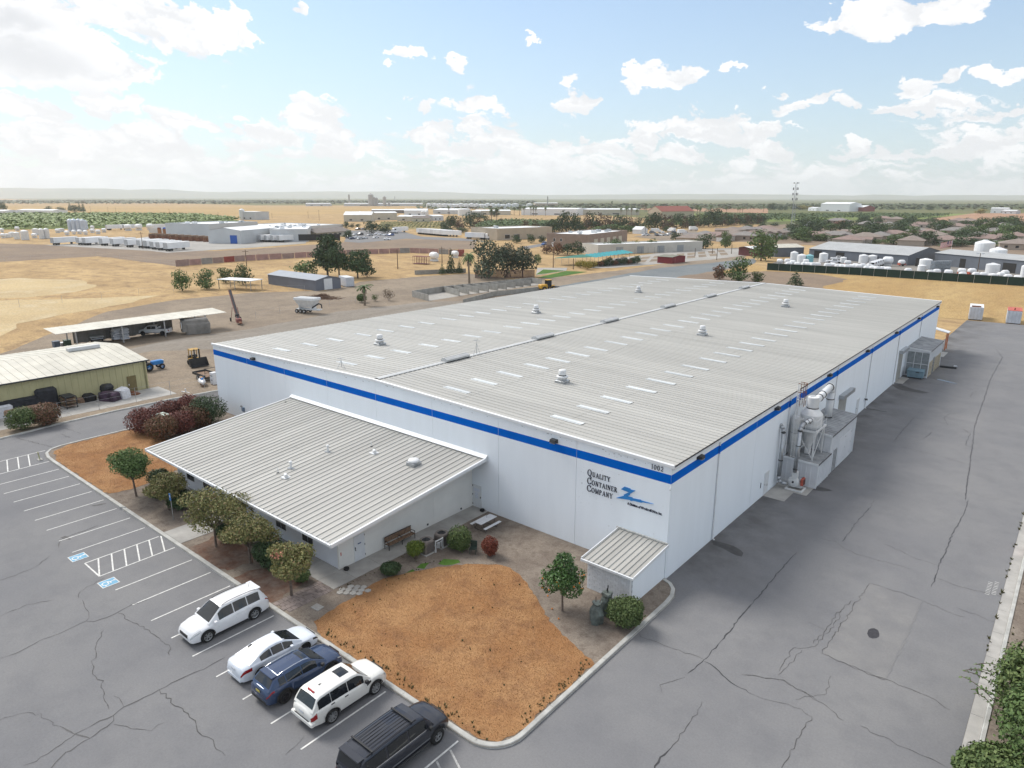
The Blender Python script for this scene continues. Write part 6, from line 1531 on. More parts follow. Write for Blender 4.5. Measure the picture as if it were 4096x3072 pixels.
MB().box(-.06,.06,-.043,-.041,2.0,2.2).obj('white_symbol', TRIM, ps)
wp = thing('wheel_stop', 'short concrete wheel stop resting against the kerb', 'wheel stop', (*(-40.56,-19.42),.0), .45); MB().bbox(-.3,.3,-.09,.09,.0,.22,.03).obj('block', KERB, wp)
mk = thing('marker_post', 'pale yellow leaning marker post on a small base in the hatched corner', 'post', (*(-58.94,-20.05),0)); MB().cyl((0,0,.05),(.05,-.08,.85),.06,n=8).obj('post', pm('pale_yellow',(.42,.42,.25),.7), mk); MB().bbox(-.35,.35,-.2,.2,0.01,.06,.01).obj('base', CONC, mk)
tb = thing('transformer_box', 'green transformer box with a pale top inside the red hedge', 'transformer', (*(-59.06,-7.98),.1), .1)
MB().bbox(-.9,.9,-.9,.9,0,1.55,.05).obj('cabinet', pm('transformer_green',(.07,.10,.09),.5), tb); MB().box(-.95,.95,-.95,.95,1.5,1.6).obj('top_plate', pm('pale_green_top',(.42,.50,.44),.5), tb); MB().box(-.5,.2,-.93,-.9,.9,1.2).obj('label_plate', TRIM, tb)
pk_ = thing('stencil_sign', 'pink and white sign at the right edge of the yard', 'sign', (19.0,20.6,.1)); MB().box(-.02,.02,-.6,.6,.25,.9).obj('panel', pm('pink_panel',(.6,.22,.32),.6), pk_); MB().box(-.03,.03,-.05,.05,0,.95).obj('post', STEEL, pk_)

# ------------------------------------------------------------------ generic building blocks
def obox(par, name, mat, c, d, rz=0.0, b=0.0):
    mb = MB()
    if b: mb.bbox(-d[0]/2,d[0]/2,-d[1]/2,d[1]/2,0,d[2],b)
    else: mb.box(-d[0]/2,d[0]/2,-d[1]/2,d[1]/2,0,d[2])
    o = mb.obj(name, mat, par, loc=c); o.rotation_euler = (0,0,rz); return o
def ribbed_wall(par, name, mat, a, b, h, pitch=.6, dep=.03, top=None):
    """vertical ribbed sheet from a to b (local ground points), outside to the right of a->b"""
    a, b = Vector(a), Vector(b); d = b-a; L = d.length; d.normalize(); nn = Vector((d.y,-d.x)); k = max(1,int(L/pitch)); w = L/k
    mb = MB(); prof = []
    for i in range(k): prof += [(i*w,0),(i*w+w*.72,0),(i*w+w*.80,dep),(i*w+w*.92,dep)]
    prof.append((L,0)); n = len(prof)
    tz = top or (lambda s: h)
    mb.add([(a.x+d.x*s+nn.x*q, a.y+d.y*s+nn.y*q, 0) for s,q in prof]+[(a.x+d.x*s+nn.x*q, a.y+d.y*s+nn.y*q, tz(s)) for s,q in prof], [(i,i+1,n+i+1,n+i) for i in range(n-1)])
    return mb.obj(name, mat, par)
def sheet_roof(par, name, mat, a, b, c, d, n, lift=.03):
    """ribbed roof plane: eave a->b, ridge d->c; n sheets, each its own part"""
    a, b, c, d = map(Vector, (a,b,c,d))
    for i in range(n):
        p0, p1 = a.lerp(b,i/n), a.lerp(b,(i+1)/n); q0, q1 = d.lerp(c,i/n), d.lerp(c,(i+1)/n)
        up_ = Vector((0,0,lift)); e0, e1 = p0.lerp(p1,.12), q0.lerp(q1,.12)
        MB().add([p0,p0.lerp(p1,.06)+up_,e0,p1,q0,q0.lerp(q1,.06)+up_,e1,q1], [(0,1,5,4),(1,2,6,5),(2,3,7,6)]).obj(name, mat, par)
def gable(name, label, A, B, depth, h, hr, wall, roof, cat='building', ridge='x', ov=.3, n=12, doors=(), windows=(), group=None, ribs=False, extra=None):
    """A->B is the front base edge; the building runs back `depth` to the left of A->B; ridge 'x' along the front or 'y' across it"""
    A, B = Vector(A), Vector(B); e = B-A; w = e.length; rz = math.atan2(e.y,e.x)
    t = thing(name, label, cat, (A.x,A.y,0), rz, group)
    D = depth
    def wallpoly(pts): return MB().add(pts, [tuple(range(len(pts)))])
    tops = {}
    if ridge == 'x':
        faces = [[(0,0,-.1),(w,0,-.1),(w,0,h),(0,0,h)], [(w,0,-.1),(w,D,-.1),(w,D,h),(w,D/2,hr),(w,0,h)], [(w,D,-.1),(0,D,-.1),(0,D,h),(w,D,h)], [(0,D,-.1),(0,0,-.1),(0,0,h),(0,D/2,hr),(0,D,h)]]
        s = (hr-h)/(D/2); zo = h-s*ov
        pl = [((-ov,-ov,zo),(w+ov,-ov,zo),(w+ov,D/2,hr),(-ov,D/2,hr)), ((w+ov,D+ov,zo),(-ov,D+ov,zo),(-ov,D/2,hr),(w+ov,D/2,hr))]
    else:
        faces = [[(0,0,-.1),(w,0,-.1),(w,0,h),(w/2,0,hr),(0,0,h)], [(w,0,-.1),(w,D,-.1),(w,D,h),(w,0,h)], [(w,D,-.1),(0,D,-.1),(0,D,h),(w/2,D,hr),(w,D,h)], [(0,D,-.1),(0,0,-.1),(0,0,h),(0,D,h)]]
        s = (hr-h)/(w/2); zo = h-s*ov
        pl = [((w+ov,-ov,zo),(w+ov,D+ov,zo),(w/2,D+ov,hr),(w/2,-ov,hr)), ((-ov,D+ov,zo),(-ov,-ov,zo),(w/2,-ov,hr),(w/2,D+ov,hr))]
    for f in faces: wallpoly(f).obj('wall', wall, t)
    for (a, b, c, d) in pl:
        L3 = Vector((0,0,.08))
        if n: sheet_roof(t, 'roof_sheet', roof, *(Vector(q)+L3 for q in (a,b,c,d)), n)
        else: MB().add([Vector(q)+L3 for q in (a,b,c,d)]+[Vector(q)-Vector((0,0,.02)) for q in (a,b,c,d)], [(0,1,2,3),(7,6,5,4),(0,4,5,1),(1,5,6,2),(3,7,4,0)]).obj('roof', roof, t)
    def onface(fc, u0, u1, z0, z1, off):
        if fc == 'f': return [(u0,-off,z0),(u1,-off,z0),(u1,-off,z1),(u0,-off,z1)]
        if fc == 'r': return [(w+off,u0,z0),(w+off,u1,z0),(w+off,u1,z1),(w+off,u0,z1)]
        if fc == 'l': return [(-off,u1,z0),(-off,u0,z0),(-off,u0,z1),(-off,u1,z1)]
        return [(u1,D+off,z0),(u0,D+off,z0),(u0,D+off,z1),(u1,D+off,z1)]
    def slabq(q0, q1): return MB().add(q0+q1, [(4,5,6,7),(0,1,5,4),(1,2,6,5),(2,3,7,6),(3,0,4,7)])
    for (fc,u0,u1,z0,z1,mat) in doors: slabq(onface(fc,u0,u1,z0,z1,0), onface(fc,u0,u1,z0,z1,.05)).obj('door', mat, t)
    for (fc,u0,u1,z0,z1) in windows:
        f = slabq(onface(fc,u0-.08,u1+.08,z0-.08,z1+.08,0), onface(fc,u0-.08,u1+.08,z0-.08,z1+.08,.04)).obj('window', TRIM, t)
        slabq(onface(fc,u0,u1,z0,z1,.041), onface(fc,u0,u1,z0,z1,.06)).obj('pane', GLASS, f)
    return t
def flatblock(name, label, A, B, depth, h, wall, roof, cat='building', parapet=.5, doors=(), windows=(), group=None, units=0, bands=None):
    A, B = Vector(A), Vector(B); e = B-A; w = e.length; rz = math.atan2(e.y,e.x)
    t = thing(name, label, cat, (A.x,A.y,0), rz, group); D = depth
    MB().box(0,w,-.0,.25,-.1,h).obj('wall', wall, t); MB().box(w-.25,w,.25,D-.25,-.1,h).obj('wall', wall, t); MB().box(0,w,D-.25,D,-.1,h).obj('wall', wall, t); MB().box(0,.25,.25,D-.25,-.1,h).obj('wall', wall, t)
    MB().box(.25,w-.25,.25,D-.25,h-parapet-.1,h-parapet).obj('roof', roof, t)
    for (fc,u0,u1,z0,z1,mat) in doors:
        if fc == 'f': MB().box(u0,u1,-.06,-.0,z0,z1).obj('door', mat, t)
        else: MB().box(w,w+.06,u0,u1,z0,z1).obj('door', mat, t)
    for (fc,u0,u1,z0,z1) in windows:
        if fc == 'f': f = MB().box(u0-.1,u1+.1,-.05,0,z0-.1,z1+.1).obj('window', TRIM, t); MB().box(u0,u1,-.07,-.05,z0,z1).obj('pane', GLASS, f)
        else: f = MB().box(w,w+.05,u0-.1,u1+.1,z0-.1,z1+.1).obj('window', TRIM, t); MB().box(w+.05,w+.07,u0,u1,z0,z1).obj('pane', GLASS, f)
    r = random.Random(int(A.x*7)&999)
    for k in range(units):
        x, y = r.uniform(w*.08,w*.92), r.uniform(D*.15,D*.85); s = r.uniform(.7,1.4)
        u = MB().bbox(x-s,x+s,y-s*.8,y+s*.8,h-parapet,h-parapet+s*1.1,.06).obj('rooftop_unit', r.choice((TRIM,STEEL,PALE)), t)
        MB().lathe([(s*.5,0),(s*.5,.1)],10,(x,y,h-parapet+s*1.1)).obj('unit_fan', DARK, u)
    return t
YEL = pm('pale_yellow_cladding', (.44,.41,.235), .6, .06, .5)
CREAM = pm('cream_sheet_roof', (.50,.48,.41), .5, .12, .4, rnd=.06)
# ------------------------------------------------------------------ yellow metal shed
ys = thing('yellow_shed', 'long pale yellow ribbed metal shed with a light grey roof', 'building', (-78,0,0))
ribbed_wall(ys, 'wall', YEL, (0,-42), (0,-1.2), 4.05, .75, .05)
MB().add([(0,-1.2,0),(-18,-1.2,0),(-18,-1.2,4.05),(-9,-1.2,5.0),(0,-1.2,4.05)], [(0,1,2,3,4)]).obj('gable_wall', YEL, ys)
sheet_roof(ys, 'roof_sheet', CREAM, (.35,-42,4.08), (.35,-.9,4.08), (-9,-.9,5.05), (-9,-42,5.05), 44, .06)
sheet_roof(ys, 'roof_sheet', CREAM, (-18.35,-.9,4.08), (-18.35,-42,4.08), (-9,-42,5.05), (-9,-.9,5.05), 44, .06)
MB().box(.36,.50,-42,-.85,3.98,4.14).obj('gutter', DARK, ys)
MB().cyl((.08,-1.5,0),(.08,-1.5,4.0),.06,n=8).obj('downspout', pm('olive_trim',(.20,.19,.10),.6), ys)
dd = MB().box(.05,.10,-3.9,-2.75,.05,2.25).obj('door', pm('olive_door',(.17,.135,.06),.6), ys); MB().box(.10,.13,-3.8,-3.7,1.0,1.2).obj('handle', TRIM, dd)
MB().add([(x,y,z) for y in (-7.6,-3.6) for x,z in ((-9.5,5.05),(-9.4,5.45),(-8.6,5.45),(-8.5,5.05))], [(0,4,5,1),(1,5,6,2),(2,6,7,3),(0,1,2,3),(7,6,5,4)]).obj('ridge_vent', RIDGE, ys)
MB().box(-4.2,-3.9,-17.3,-17.0,4.5,4.85).obj('roof_vent', STEEL, ys)
pd = struct(bpy.data.objects.new('concrete_pad', None)); COL.objects.link(pd)
for k in range(10): MB().bbox(-77.9,-72.4,-42+4.2*k,-42+4.2*k+4.18,-.02,.10,.01).obj('concrete_slab', CONC, pd)
# clutter by the yellow shed
TBLACK = pm('black_tarpaulin', (.02,.022,.028), .5, .4, 2, .6, 5)
cm = thing('covered_machine', 'large machine shrouded in black tarpaulin against the yellow shed', 'machine', (*(-78.46,-15.14),.1), math.pi/2-.05)
def lump(par, nm, mat, boxes, sd):
    mb = MB(); r = random.Random(sd)
    for (x0,x1,y0,y1,z0,z1) in boxes:
        n0 = len(mb.v); mb.bbox(x0,x1,y0,y1,z0,z1,min(.25,(x1-x0)*.2))
        for i in range(n0,len(mb.v)):
            v = mb.v[i]; mb.v[i] = (v[0]+r.uniform(-.09,.09), v[1]+r.uniform(-.09,.09), v[2]+(r.uniform(-.08,.08) if v[2] > .1 else 0))
    return mb.obj(nm, mat, par)
lump(cm, 'tarpaulin', TBLACK, [(-3.6,1.0,-1.0,1.0,0,1.9)], 1); lump(cm, 'raised_cover', TBLACK, [(.6,2.9,-1.0,1.1,.2,2.6)], 2); lump(cm, 'hanging_cover', TBLACK, [(-4.6,-3.3,-.9,.8,0,1.5)], 3)
MB().box(-3.0,1.8,-1.25,-1.05,.2,.9).obj('pale_board', pm('pink_tan_board',(.42,.27,.19),.8,.15,1), cm)
wbag = thing('white_bag', 'white bulk bag at the left edge beside the tarpaulin', 'bag', (*(-78.21,-17.98),.1)); 
lump(wbag, 'bag', pm('white_woven_bag',(.62,.63,.66),.7,.12,4,.4,12), [(-.9,.9,-.9,.9,0,1.5)], 4)
rk = thing('pallet_rack', 'small dark rack of stacked pallets on the concrete pad', 'rack', (*(-76.49,-11.57),.1), .05)
for x in (-.95,.95):
    for y in (-.6,.6): MB().box(x-.05,x+.05,y-.05,y+.05,0,1.45).obj('upright', DARK, rk)
for z in (.25,.7,1.15,1.42): MB().box(-.95,.95,-.62,.62,z,z+.10).obj('shelf', WOOD if z < 1.3 else DARK, rk)
for k, (lb, c, bx, mt) in enumerate([('low stack of brown timber pallets beside the dark rack',(-77.94,-9.82),[(-.9,.9,-.6,.6,0,.35),(-.7,.7,-.55,.55,.36,.55)],WOOD),
   ('dark tyre-like heap beside the timber pallets',(-77.66,-8.9),[(-.8,.8,-.7,.7,0,.9)],BLACK),('grey covered drum group by the door of the yellow shed',(-78.96,-7.19),[(-1.1,.6,-.8,.8,0,1.3),(.5,1.2,-.7,.6,0,.8)],pm('grey_cover',(.12,.12,.125),.7,.3,3)),
   ('stacked black crates in front of the yellow shed',(-77.9,-6.66),[(-1.0,1.0,-.7,.7,0,1.0),(-.9,.9,-.65,.65,1.05,1.75)],DARK),('dark red and blue covered crate',(-75.77,-6.97),[(-1.2,1.2,-.8,.8,0,1.1)],pm('wine_blue_cover',(.06,.035,.06),.6,.6,1)),
   ('white wrapped pallet leaning by the crates',(-75.7,-5.51),[(-.8,.8,-.7,.7,0,1.35)],MATS['white_woven_bag']),('small black open crate near the shed door',(-79.23,-4.85),[(-.8,.8,-.6,.6,0,1.1)],DARK),('pile of brown scrap near the shed door',(-76.44,-3.97),[(-.9,.9,-.6,.6,0,.25),(-.5,.4,-.4,.3,.25,.4)],RUST)]):
    t = thing('stored_goods', lb, 'goods', (*c,.1), .1*k); [lump(t, 'stack', mt, [b], 20+k*3+i) for i, b in enumerate(bx)]
# mesh fence posts along the verge
def fence(name, label, pts, h, step, wires=3, mat=STEEL, r=.03, mesh_=None, group=None):
    t = thing(name, label, 'fence', (pts[0][0],pts[0][1],0), 0, group); o = Vector(pts[0])
    pm0 = MB().cyl((0,0,0),(0,0,h),r,n=6).mesh('post', mat); P = []
    for a, b in zip(pts, pts[1:]):
        a, b = Vector(a)-o, Vector(b)-o; n = max(1,round((b-a).length/step))
        for k in range(n): P.append(a.lerp(b,k/n))
    P.append(Vector(pts[-1])-o)
    for q in P: place('post', pm0, t, (q.x,q.y,0))
    for w in range(wires):
        z = h*(w+1)/wires-.02; MB().tube([(q.x,q.y,z) for q in P], .008, 4).obj('wire', mat, t)
    if mesh_:
        mb = MB()
        for a, b in zip(P, P[1:]): mb.add([(a.x,a.y,.05),(b.x,b.y,.05),(b.x,b.y,h),(a.x,a.y,h)], [(0,1,2,3)])
        mb.obj('screen', mesh_, t)
    return t
fence('chain_fence', 'thin post fence along the verge of the left drive', [(-72.3,-30),(-72.3,-14),(-72.2,-.9),(-71.5,8),(-70,30)], 2.0, 4.1, 3)
# vehicles and machines in the dirt yard
tr_ = thing('blue_tractor', 'small bright blue tractor half hidden behind the yellow shed', 'tractor', (*(-88.83,4.04),0), math.pi*.5)
TB = pm('tractor_blue',(.03,.20,.52),.4)
MB().bbox(-.2,1.5,-.45,.45,.75,1.35,.12).obj('bonnet', TB, tr_); MB().bbox(-1.3,-.2,-.5,.5,.6,1.0,.1).obj('chassis', TB, tr_)
MB().box(-.9,-.4,-.3,.3,1.0,1.15).box(-.95,-.85,-.3,.3,1.1,1.6).obj('seat', BLACK, tr_)
MB().tube([(-1.2,-.5,.9),(-1.2,-.5,2.1),(-1.2,.5,2.1),(-1.2,.5,.9)],.04,6).obj('roll_bar', DARK, tr_); MB().bbox(1.5,1.62,-.4,.4,.8,1.3,.03).obj('grille', WPAINT, tr_)
def wheels(par, pos, r, w, rim=ALLOY, rf=.5):
    ty, rm, dk = wheel_parts(r, w, rf, 5, rim)
    for (x, y, s) in pos:
        q = bpy.data.objects.new('wheel', None); COL.objects.link(q); q.parent = par; q.location = (x,y,r); q.rotation_euler = (0,0,0 if s < 0 else math.pi)
        place('tyre', ty, q); place('rim', rm, q)
wheels(tr_, [(-.9,-.75,-1),(-.9,.75,1)], .65, .4, TB); wheels(tr_, [(1.1,-.65,-1),(1.1,.65,1)], .42, .28, TB)
fk = thing('forklift', 'old yellow forklift with a wide black bucket on the dirt yard', 'forklift', (*(-86.86,9.67),0), -.1)
YF = pm('worn_yellow',(.40,.24,.05),.6,.3,3)
MB().bbox(-.9,.9,-.75,.75,.45,1.1,.1).obj('chassis', YF, fk); MB().bbox(-1.2,-.6,-.7,.7,.5,1.5,.12).obj('counterweight', DARK, fk)
for x in (-.7,.6):
    for y in (-.6,.6): MB().box(x-.05,x+.05,y-.05,y+.05,1.1,2.5).obj('cage_post', YF, fk)
MB().box(-.8,.7,-.7,.7,2.45,2.55).obj('cage_roof', YF, fk)
for y in (-.35,.35): MB().box(.95,1.1,y-.08,y+.08,.2,2.7).obj('mast', DARK, fk)
MB().add([(1.15,-1.35,.15),(2.1,-1.35,.1),(1.2,-1.35,1.35),(1.15,1.35,.15),(2.1,1.35,.1),(1.2,1.35,1.35)], [(0,1,2),(3,5,4),(0,3,4,1),(0,2,5,3)]).obj('bucket', DARK, fk)
MB().box(-.3,.1,-.25,.25,1.1,1.35).obj('seat', BLACK, fk)
wheels(fk, [(.7,-.75,-1),(.7,.75,1),(-.8,-.7,-1),(-.8,.7,1)], .38, .3, DARK)
ft = thing('flatbed_trailer', 'small tandem-axle utility trailer behind the warehouse corner', 'trailer', (*(-77.27,6.49),0), .0)
MB().box(-1.9,1.7,-.95,.95,.62,.70).obj('deck', WOOD, ft); MB().box(-1.95,1.75,-1.0,-.95,.60,.95).box(-1.95,1.75,.95,1.0,.60,.95).box(-1.95,-1.9,-1,1,.6,.95).obj('side_rail', DARK, ft)
MB().tube([(1.7,-.9,.6),(1.75,-.9,1.9),(1.75,.9,1.9),(1.7,.9,.6)],.04,6).tube([(1.72,-.9,1.25),(1.72,.9,1.25)],.03,6).obj('ramp_gate', DARK, ft)
MB().tube([(-1.9,-.6,.55),(-3.0,0,.5),(-1.9,.6,.55)],.05,6).obj('drawbar', DARK, ft)
wheels(ft, [(-.1,-1.1,-1),(.75,-1.1,-1),(-.1,1.1,1),(.75,1.1,1)], .36, .22, WPAINT)
js = thing('jet_ski', 'white and blue personal watercraft on the dirt beside the trailer', 'watercraft', (*(-74.23,4.44),0), -.35)
mb = MB(); n = 8; secs = [(-1.4,.42,.30,.75),(-.8,.50,.26,.82),(0,.52,.24,.80),(.7,.42,.28,.86),(1.2,.22,.38,.80),(1.5,.03,.55,.70)]
for x, w_, z0, z1 in secs: mb.v += [(x,-w_*.5,z0),(x,-w_,(z0+z1)/2),(x,-w_*.6,z1),(x,0,z1+.06),(x,w_*.6,z1),(x,w_,(z0+z1)/2),(x,w_*.5,z0),(x,0,z0-.06)]
for j in range(len(secs)-1):
    for i in range(n): mb.f.append((j*n+i,(j+1)*n+i,(j+1)*n+(i+1)%n,j*n+(i+1)%n))
mb.f += [tuple(range(n)),tuple(range(len(secs)*n-1,len(secs)*n-n-1,-1))]; mb.m = [0]*len(mb.f)
mb.obj('hull', CARWHITE, js, True); MB().bbox(-1.1,.0,-.2,.2,.82,1.05,.06).obj('seat', pm('tan_seat',(.30,.17,.07),.6), js); MB().tube([(.25,-.35,1.15),(.3,0,1.1),(.25,.35,1.15)],.03,6).bbox(.15,.5,-.15,.15,.8,1.1,.05).obj('handlebar', TB, js)
MB().box(-1.2,1.0,-.25,.25,.02,.22).obj('stand', WOOD, js)
rf_ = thing('tall_white_box', 'tall white appliance standing against the warehouse corner', 'appliance', (*(-73.52,5.85),0), .05); MB().bbox(-.4,.4,-.4,.4,0,1.7,.03).obj('cabinet', WP, rf_); MB().box(-.35,.3,-.41,-.4,1.2,1.3).box(-.1,.2,-.41,-.4,.6,.7).obj('label_mark', DARK, rf_)
cx = thing('ground_cross', 'white T-shaped plastic pipe standing on the verge', 'pipe', (*(-72.2,1.09),.0), .2); MB().tube([(0,0,.05),(0,0,.55)],.08,8).tube([(-.8,0,.06),(.8,0,.06)],.08,8).obj('pipe', WP, cx)
# long carport
cpt = thing('carport', 'long cream-roofed open carport on steel posts in the dirt yard', 'carport', (0,0,0))
CZ0, CZ1 = 3.55, 3.25
for k in range(50):
    y0 = -1.2+.606*k; x0, x1 = -118.4, -112.6
    MB().add([(x0,y0,CZ0),(x0,y0+.10,CZ0+.05),(x0,y0+.16,CZ0),(x0,y0+.606,CZ0),(x1,y0,CZ1),(x1,y0+.10,CZ1+.05),(x1,y0+.16,CZ1),(x1,y0+.606,CZ1)], [(0,4,5,1),(1,5,6,2),(2,6,7,3)]).obj('roof_sheet', CREAM, cpt)
for y in (2.0,9.5,17.0,25.0): 
    for x, h in ((-113.4,3.2),(-117.9,3.5)): MB().box(x-.1,x+.1,y-.1,y+.1,0,h).obj('post', STEEL, cpt)
for x, z in ((-113.4,3.08),(-117.9,3.32)): MB().box(x-.08,x+.08,-1.0,28.9,z,z+.16).obj('beam', STEEL, cpt)
GREYT = pm('grey_tarp', (.21,.20,.185), .8, .2, .8, .5, 3)
cur = MB(); r = random.Random(5)
for i in range(40):
    y = 3+.45*i; cur.v += [(-118.2+r.uniform(-.12,.12),y,.1+r.uniform(0,.2)),(-118.1+r.uniform(-.06,.06),y,3.2)]
for i in range(39): cur.f.append((2*i,2*i+2,2*i+3,2*i+1))
cur.m = [0]*39; cur.obj('windbreak_tarp', GREYT, cpt)
PICK = dict(wb=3.65, fo=.95, ro=1.2, W=2.0, wr=.42, sill=.5, top=[(-3.02,1.0),(-2.95,1.28),(-.7,1.28),(1.0,1.24),(1.8,1.2),(2.5,1.12),(2.77,.9)], belt=[(-3.02,1.0),(-2.9,1.25),(-.5,1.25),(.9,1.2),(2.4,1.06),(2.77,.8)],
    cab=(-.95,-.75,1.0,1.75), roof=[(-.85,1.80),(-.4,1.9),(.6,1.9),(1.0,1.84)], rw=.72, win=[(-.62,.18),(.24,1.0)], doors=[.2,-.75], handles=[.0], rearglass=True, tl=(.14,0), tlk=(1.8,3.7), nsp=5, rim=BLACKP, pz=.8, valmat=CARWHITE)
pu = car('pickup_truck', 'white pickup truck parked under the cream carport', (*(-116.9,16.54),0), math.pi*1.0+.75, PICK, CARWHITE, 'truck', None, 1)
MB().box(-2.9,-1.0,-.82,.82,1.285,1.30).obj('open_bed', DARK, pu)
fb = car('flatbed_truck', 'white flatbed truck under the far end of the carport', (*(-120.1,7.28),0), math.pi*.92, dict(PICK, cab=(.0,.2,1.25,1.95), roof=[(.1,1.8),(.4,1.9),(.9,1.9),(1.25,1.84)], win=[(.35,1.2)], top=[(-3.02,.75),(-.2,.76),(.0,1.25),(1.2,1.24),(2.5,1.12),(2.77,.9)], belt=[(-3.02,.7),(-.2,.72),(.05,1.2),(2.4,1.06),(2.77,.8)]), CARWHITE, 'truck', None, 0)
MB().box(-3.2,-.1,-1.1,1.1,.95,1.08).obj('flatbed', PALE, fb)
hb_ = MB().box(-.15,-.05,-1.1,1.1,1.08,1.25).box(-.15,-.05,-1.1,-1.0,1.25,2.0).box(-.15,-.05,1.0,1.1,1.25,2.0).box(-.15,-.05,-1.0,1.0,1.9,2.0)
for k in range(4): hb_.box(-.15,-.05,-.65+.4*k,-.57+.4*k,1.25,1.9)
hb_.obj('headache_rack', PALE, fb)
for k, (c, rows, lb) in enumerate([((-117.1,9.76),4,'tall stack of white bags on pallets beside the flatbed truck'),((-116.6,10.88),4,'second stack of white bags beside the pickup')]):
    t = thing('bag_stack', lb, 'bags', (*c,0), .1*k)
    r = random.Random(k)
    for z in range(rows): lump(t, 'bag_layer', MATS['white_woven_bag'], [(-.75+r.uniform(-.1,.1),.75+r.uniform(-.1,.1),-.75,.75,.15+.5*z,.15+.5*z+.47)], 40+z+9*k)
    MB().box(-.7,.7,-.7,.7,0,.14).obj('pallet', WOOD, t)
rv = thing('camper', 'damaged camper trailer draped in grey sheeting under the carport end', 'camper', (*(-112.7,22.4),0), 1.2)
MB().bbox(-2.4,2.4,-1.15,1.15,.5,2.9,.25).obj('body', GREYT, rv); MB().box(-2.52,-2.4,-.9,.9,1.2,2.2).obj('torn_end_panel', pm('torn_tan',(.36,.23,.11),.9,.5,3), rv); MB().box(-2.5,-1.8,-1.2,1.2,2.85,2.95).obj('roof_flap', DARK, rv)
MB().box(-2.46,-2.36,-1.1,-.7,1.2,2.4).obj('white_corner', TRIM, rv); MB().box(-2.46,-2.4,-.6,.8,.6,1.0).obj('exposed_frame', DARK, rv); wheels(rv, [(0,-1.1,-1),(0,1.1,1)], .36, .22, DARK)
lump(rv, 'sheeting', GREYT, [(-1.6,2.7,-1.4,1.4,.0,2.2)], 77)
for c, mt, lb in (((-118.7,0.4),pm('bin_blue_grey',(.12,.15,.19),.6),'blue-grey bin at the near end of the carport'),((-118.3,2.01),pm('bin_green',(.05,.09,.06),.6),'dark green bin at the near end of the carport'),((-119.4,1.73),TRIM,'white bath-like tub beside the green bin')):
    t = thing('yard_bin', lb, 'bin', (*c,0)); MB().bbox(-.55,.55,-.5,.5,0,1.0 if mt is not TRIM else .5,.06).obj('body', mt, t); MB().box(-.58,.58,-.53,.53,1.0 if mt is not TRIM else .5,1.06 if mt is not TRIM else .53).obj('lid', mt, t)
ag = thing('grain_auger', 'tall red-brown inclined conveyor on wheels behind the carport', 'conveyor', (*(-116.5,33.42),0), math.atan2(.35,-1))
AR = pm('oxide_red_steel',(.20,.07,.06),.6,.25,3)
MB().cbox((2.9,0,3.3),(9.6,.6,.35),0,0,-.62).obj('conveyor_trough', AR, ag); MB().cbox((2.9,0,3.52),(9.4,.45,.04),0,0,-.62).obj('belt', DARK, ag)
MB().tube([(2.6,-.5,3.0),(3.0,-.9,.5)],.05,6).tube([(2.6,.5,3.0),(3.0,.9,.5)],.05,6).tube([(5.2,0,4.7),(3.0,-.9,.5)],.04,6).obj('support_frame', AR, ag)
MB().bbox(-1.6,.1,-.5,.5,.3,1.1,.05).obj('hopper', AR, ag); MB().bbox(.2,1.0,-.4,.4,1.2,1.9,.1).obj('motor', DARK, ag); MB().cbox((-2.2,0,.5),(2.2,.5,.25),0,0,0).obj('drawbar', RUST, ag); wheels(ag, [(3.0,-1.0,-1),(3.0,1.0,1)], .42, .25, DARK)

# ------------------------------------------------------------------ background trees (meshes shared, each tree its own thing)
TM = {}
def tmesh(kind, v):
    if (kind,v) in TM: return TM[kind,v]
    sd = sum(map(ord,kind))*3+v*17; r = random.Random(sd); mat = {'round':M_GREEN,'dark':M_DARK,'pine':M_DARK,'grey':M_GREYG,'spire':M_DARK,'brown':M_BROWN,'yellow':M_YELL,'olive':M_HEDGE,'rust':M_RUST}[kind]
    tk = MB(); n, leaf = 520, .085
    if kind == 'spire': bl = [(0,0,.10+.1*i,.48*(1-i/10),.48*(1-i/10),.11) for i in range(9)]; n = 700
    elif kind == 'pine':
        bl = [(r.uniform(-.3,.3),r.uniform(-.3,.3),r.uniform(.3,.9),r.uniform(.16,.28),r.uniform(.16,.28),r.uniform(.10,.17)) for _ in range(11)]+[(0,0,.55,.3,.3,.36)]; n = 2600; leaf = .065
    elif kind == 'brown': bl = [(r.uniform(-.15,.15),r.uniform(-.15,.15),.12+.085*i,.50*(1-i/14),.50*(1-i/14),.12) for i in range(10)]; n = 700; leaf = .10
    elif kind == 'grey': bl = lobes(9,.5,.5,.08,1.0,sd,.5); n = 2200; leaf = .065
    else: bl = lobes(7,.55,.55,.14,1.0,sd,.5)+[(0,0,.30,.46,.46,.26)]; n = 900; leaf = .10
    tk.cyl((0,0,-.02),(0,0,.45),.03,.02,6,False); limbs(tk, bl[:5], Vector((0,0,.3)), .03, seed=sd)
    TM[kind,v] = (tk.mesh('trunk',BARK), leaves(bl,n,leaf,sd,.1,.5).mesh('crown',mat)); return TM[kind,v]
DESC = {'round':'mid-green round tree','dark':'dark green tree','pine':'broad dark pine','grey':'grey-green billowing tree','spire':'narrow dark conifer','brown':'brownish feathery conifer','yellow':'yellow-leaved tree','olive':'olive-green bushy tree','rust':'rust-tinged tree'}
PEND = []
def bgtree(kind, T, where, sc=1.0):
    x, y, h, w = T; v = len(PEND) % 3; a, b = tmesh(kind, v)
    t = thing('tree', DESC[kind]+' '+where, 'tree', (x,y,0), (len(PEND)*2.4) % 6.28, DESC[kind]+'s '+where)
    w *= sc; place('trunk', a, t, None, 0, (w,w,h)); place('crown', b, t, None, 0, (w,w,h)); PEND.append(t); return t
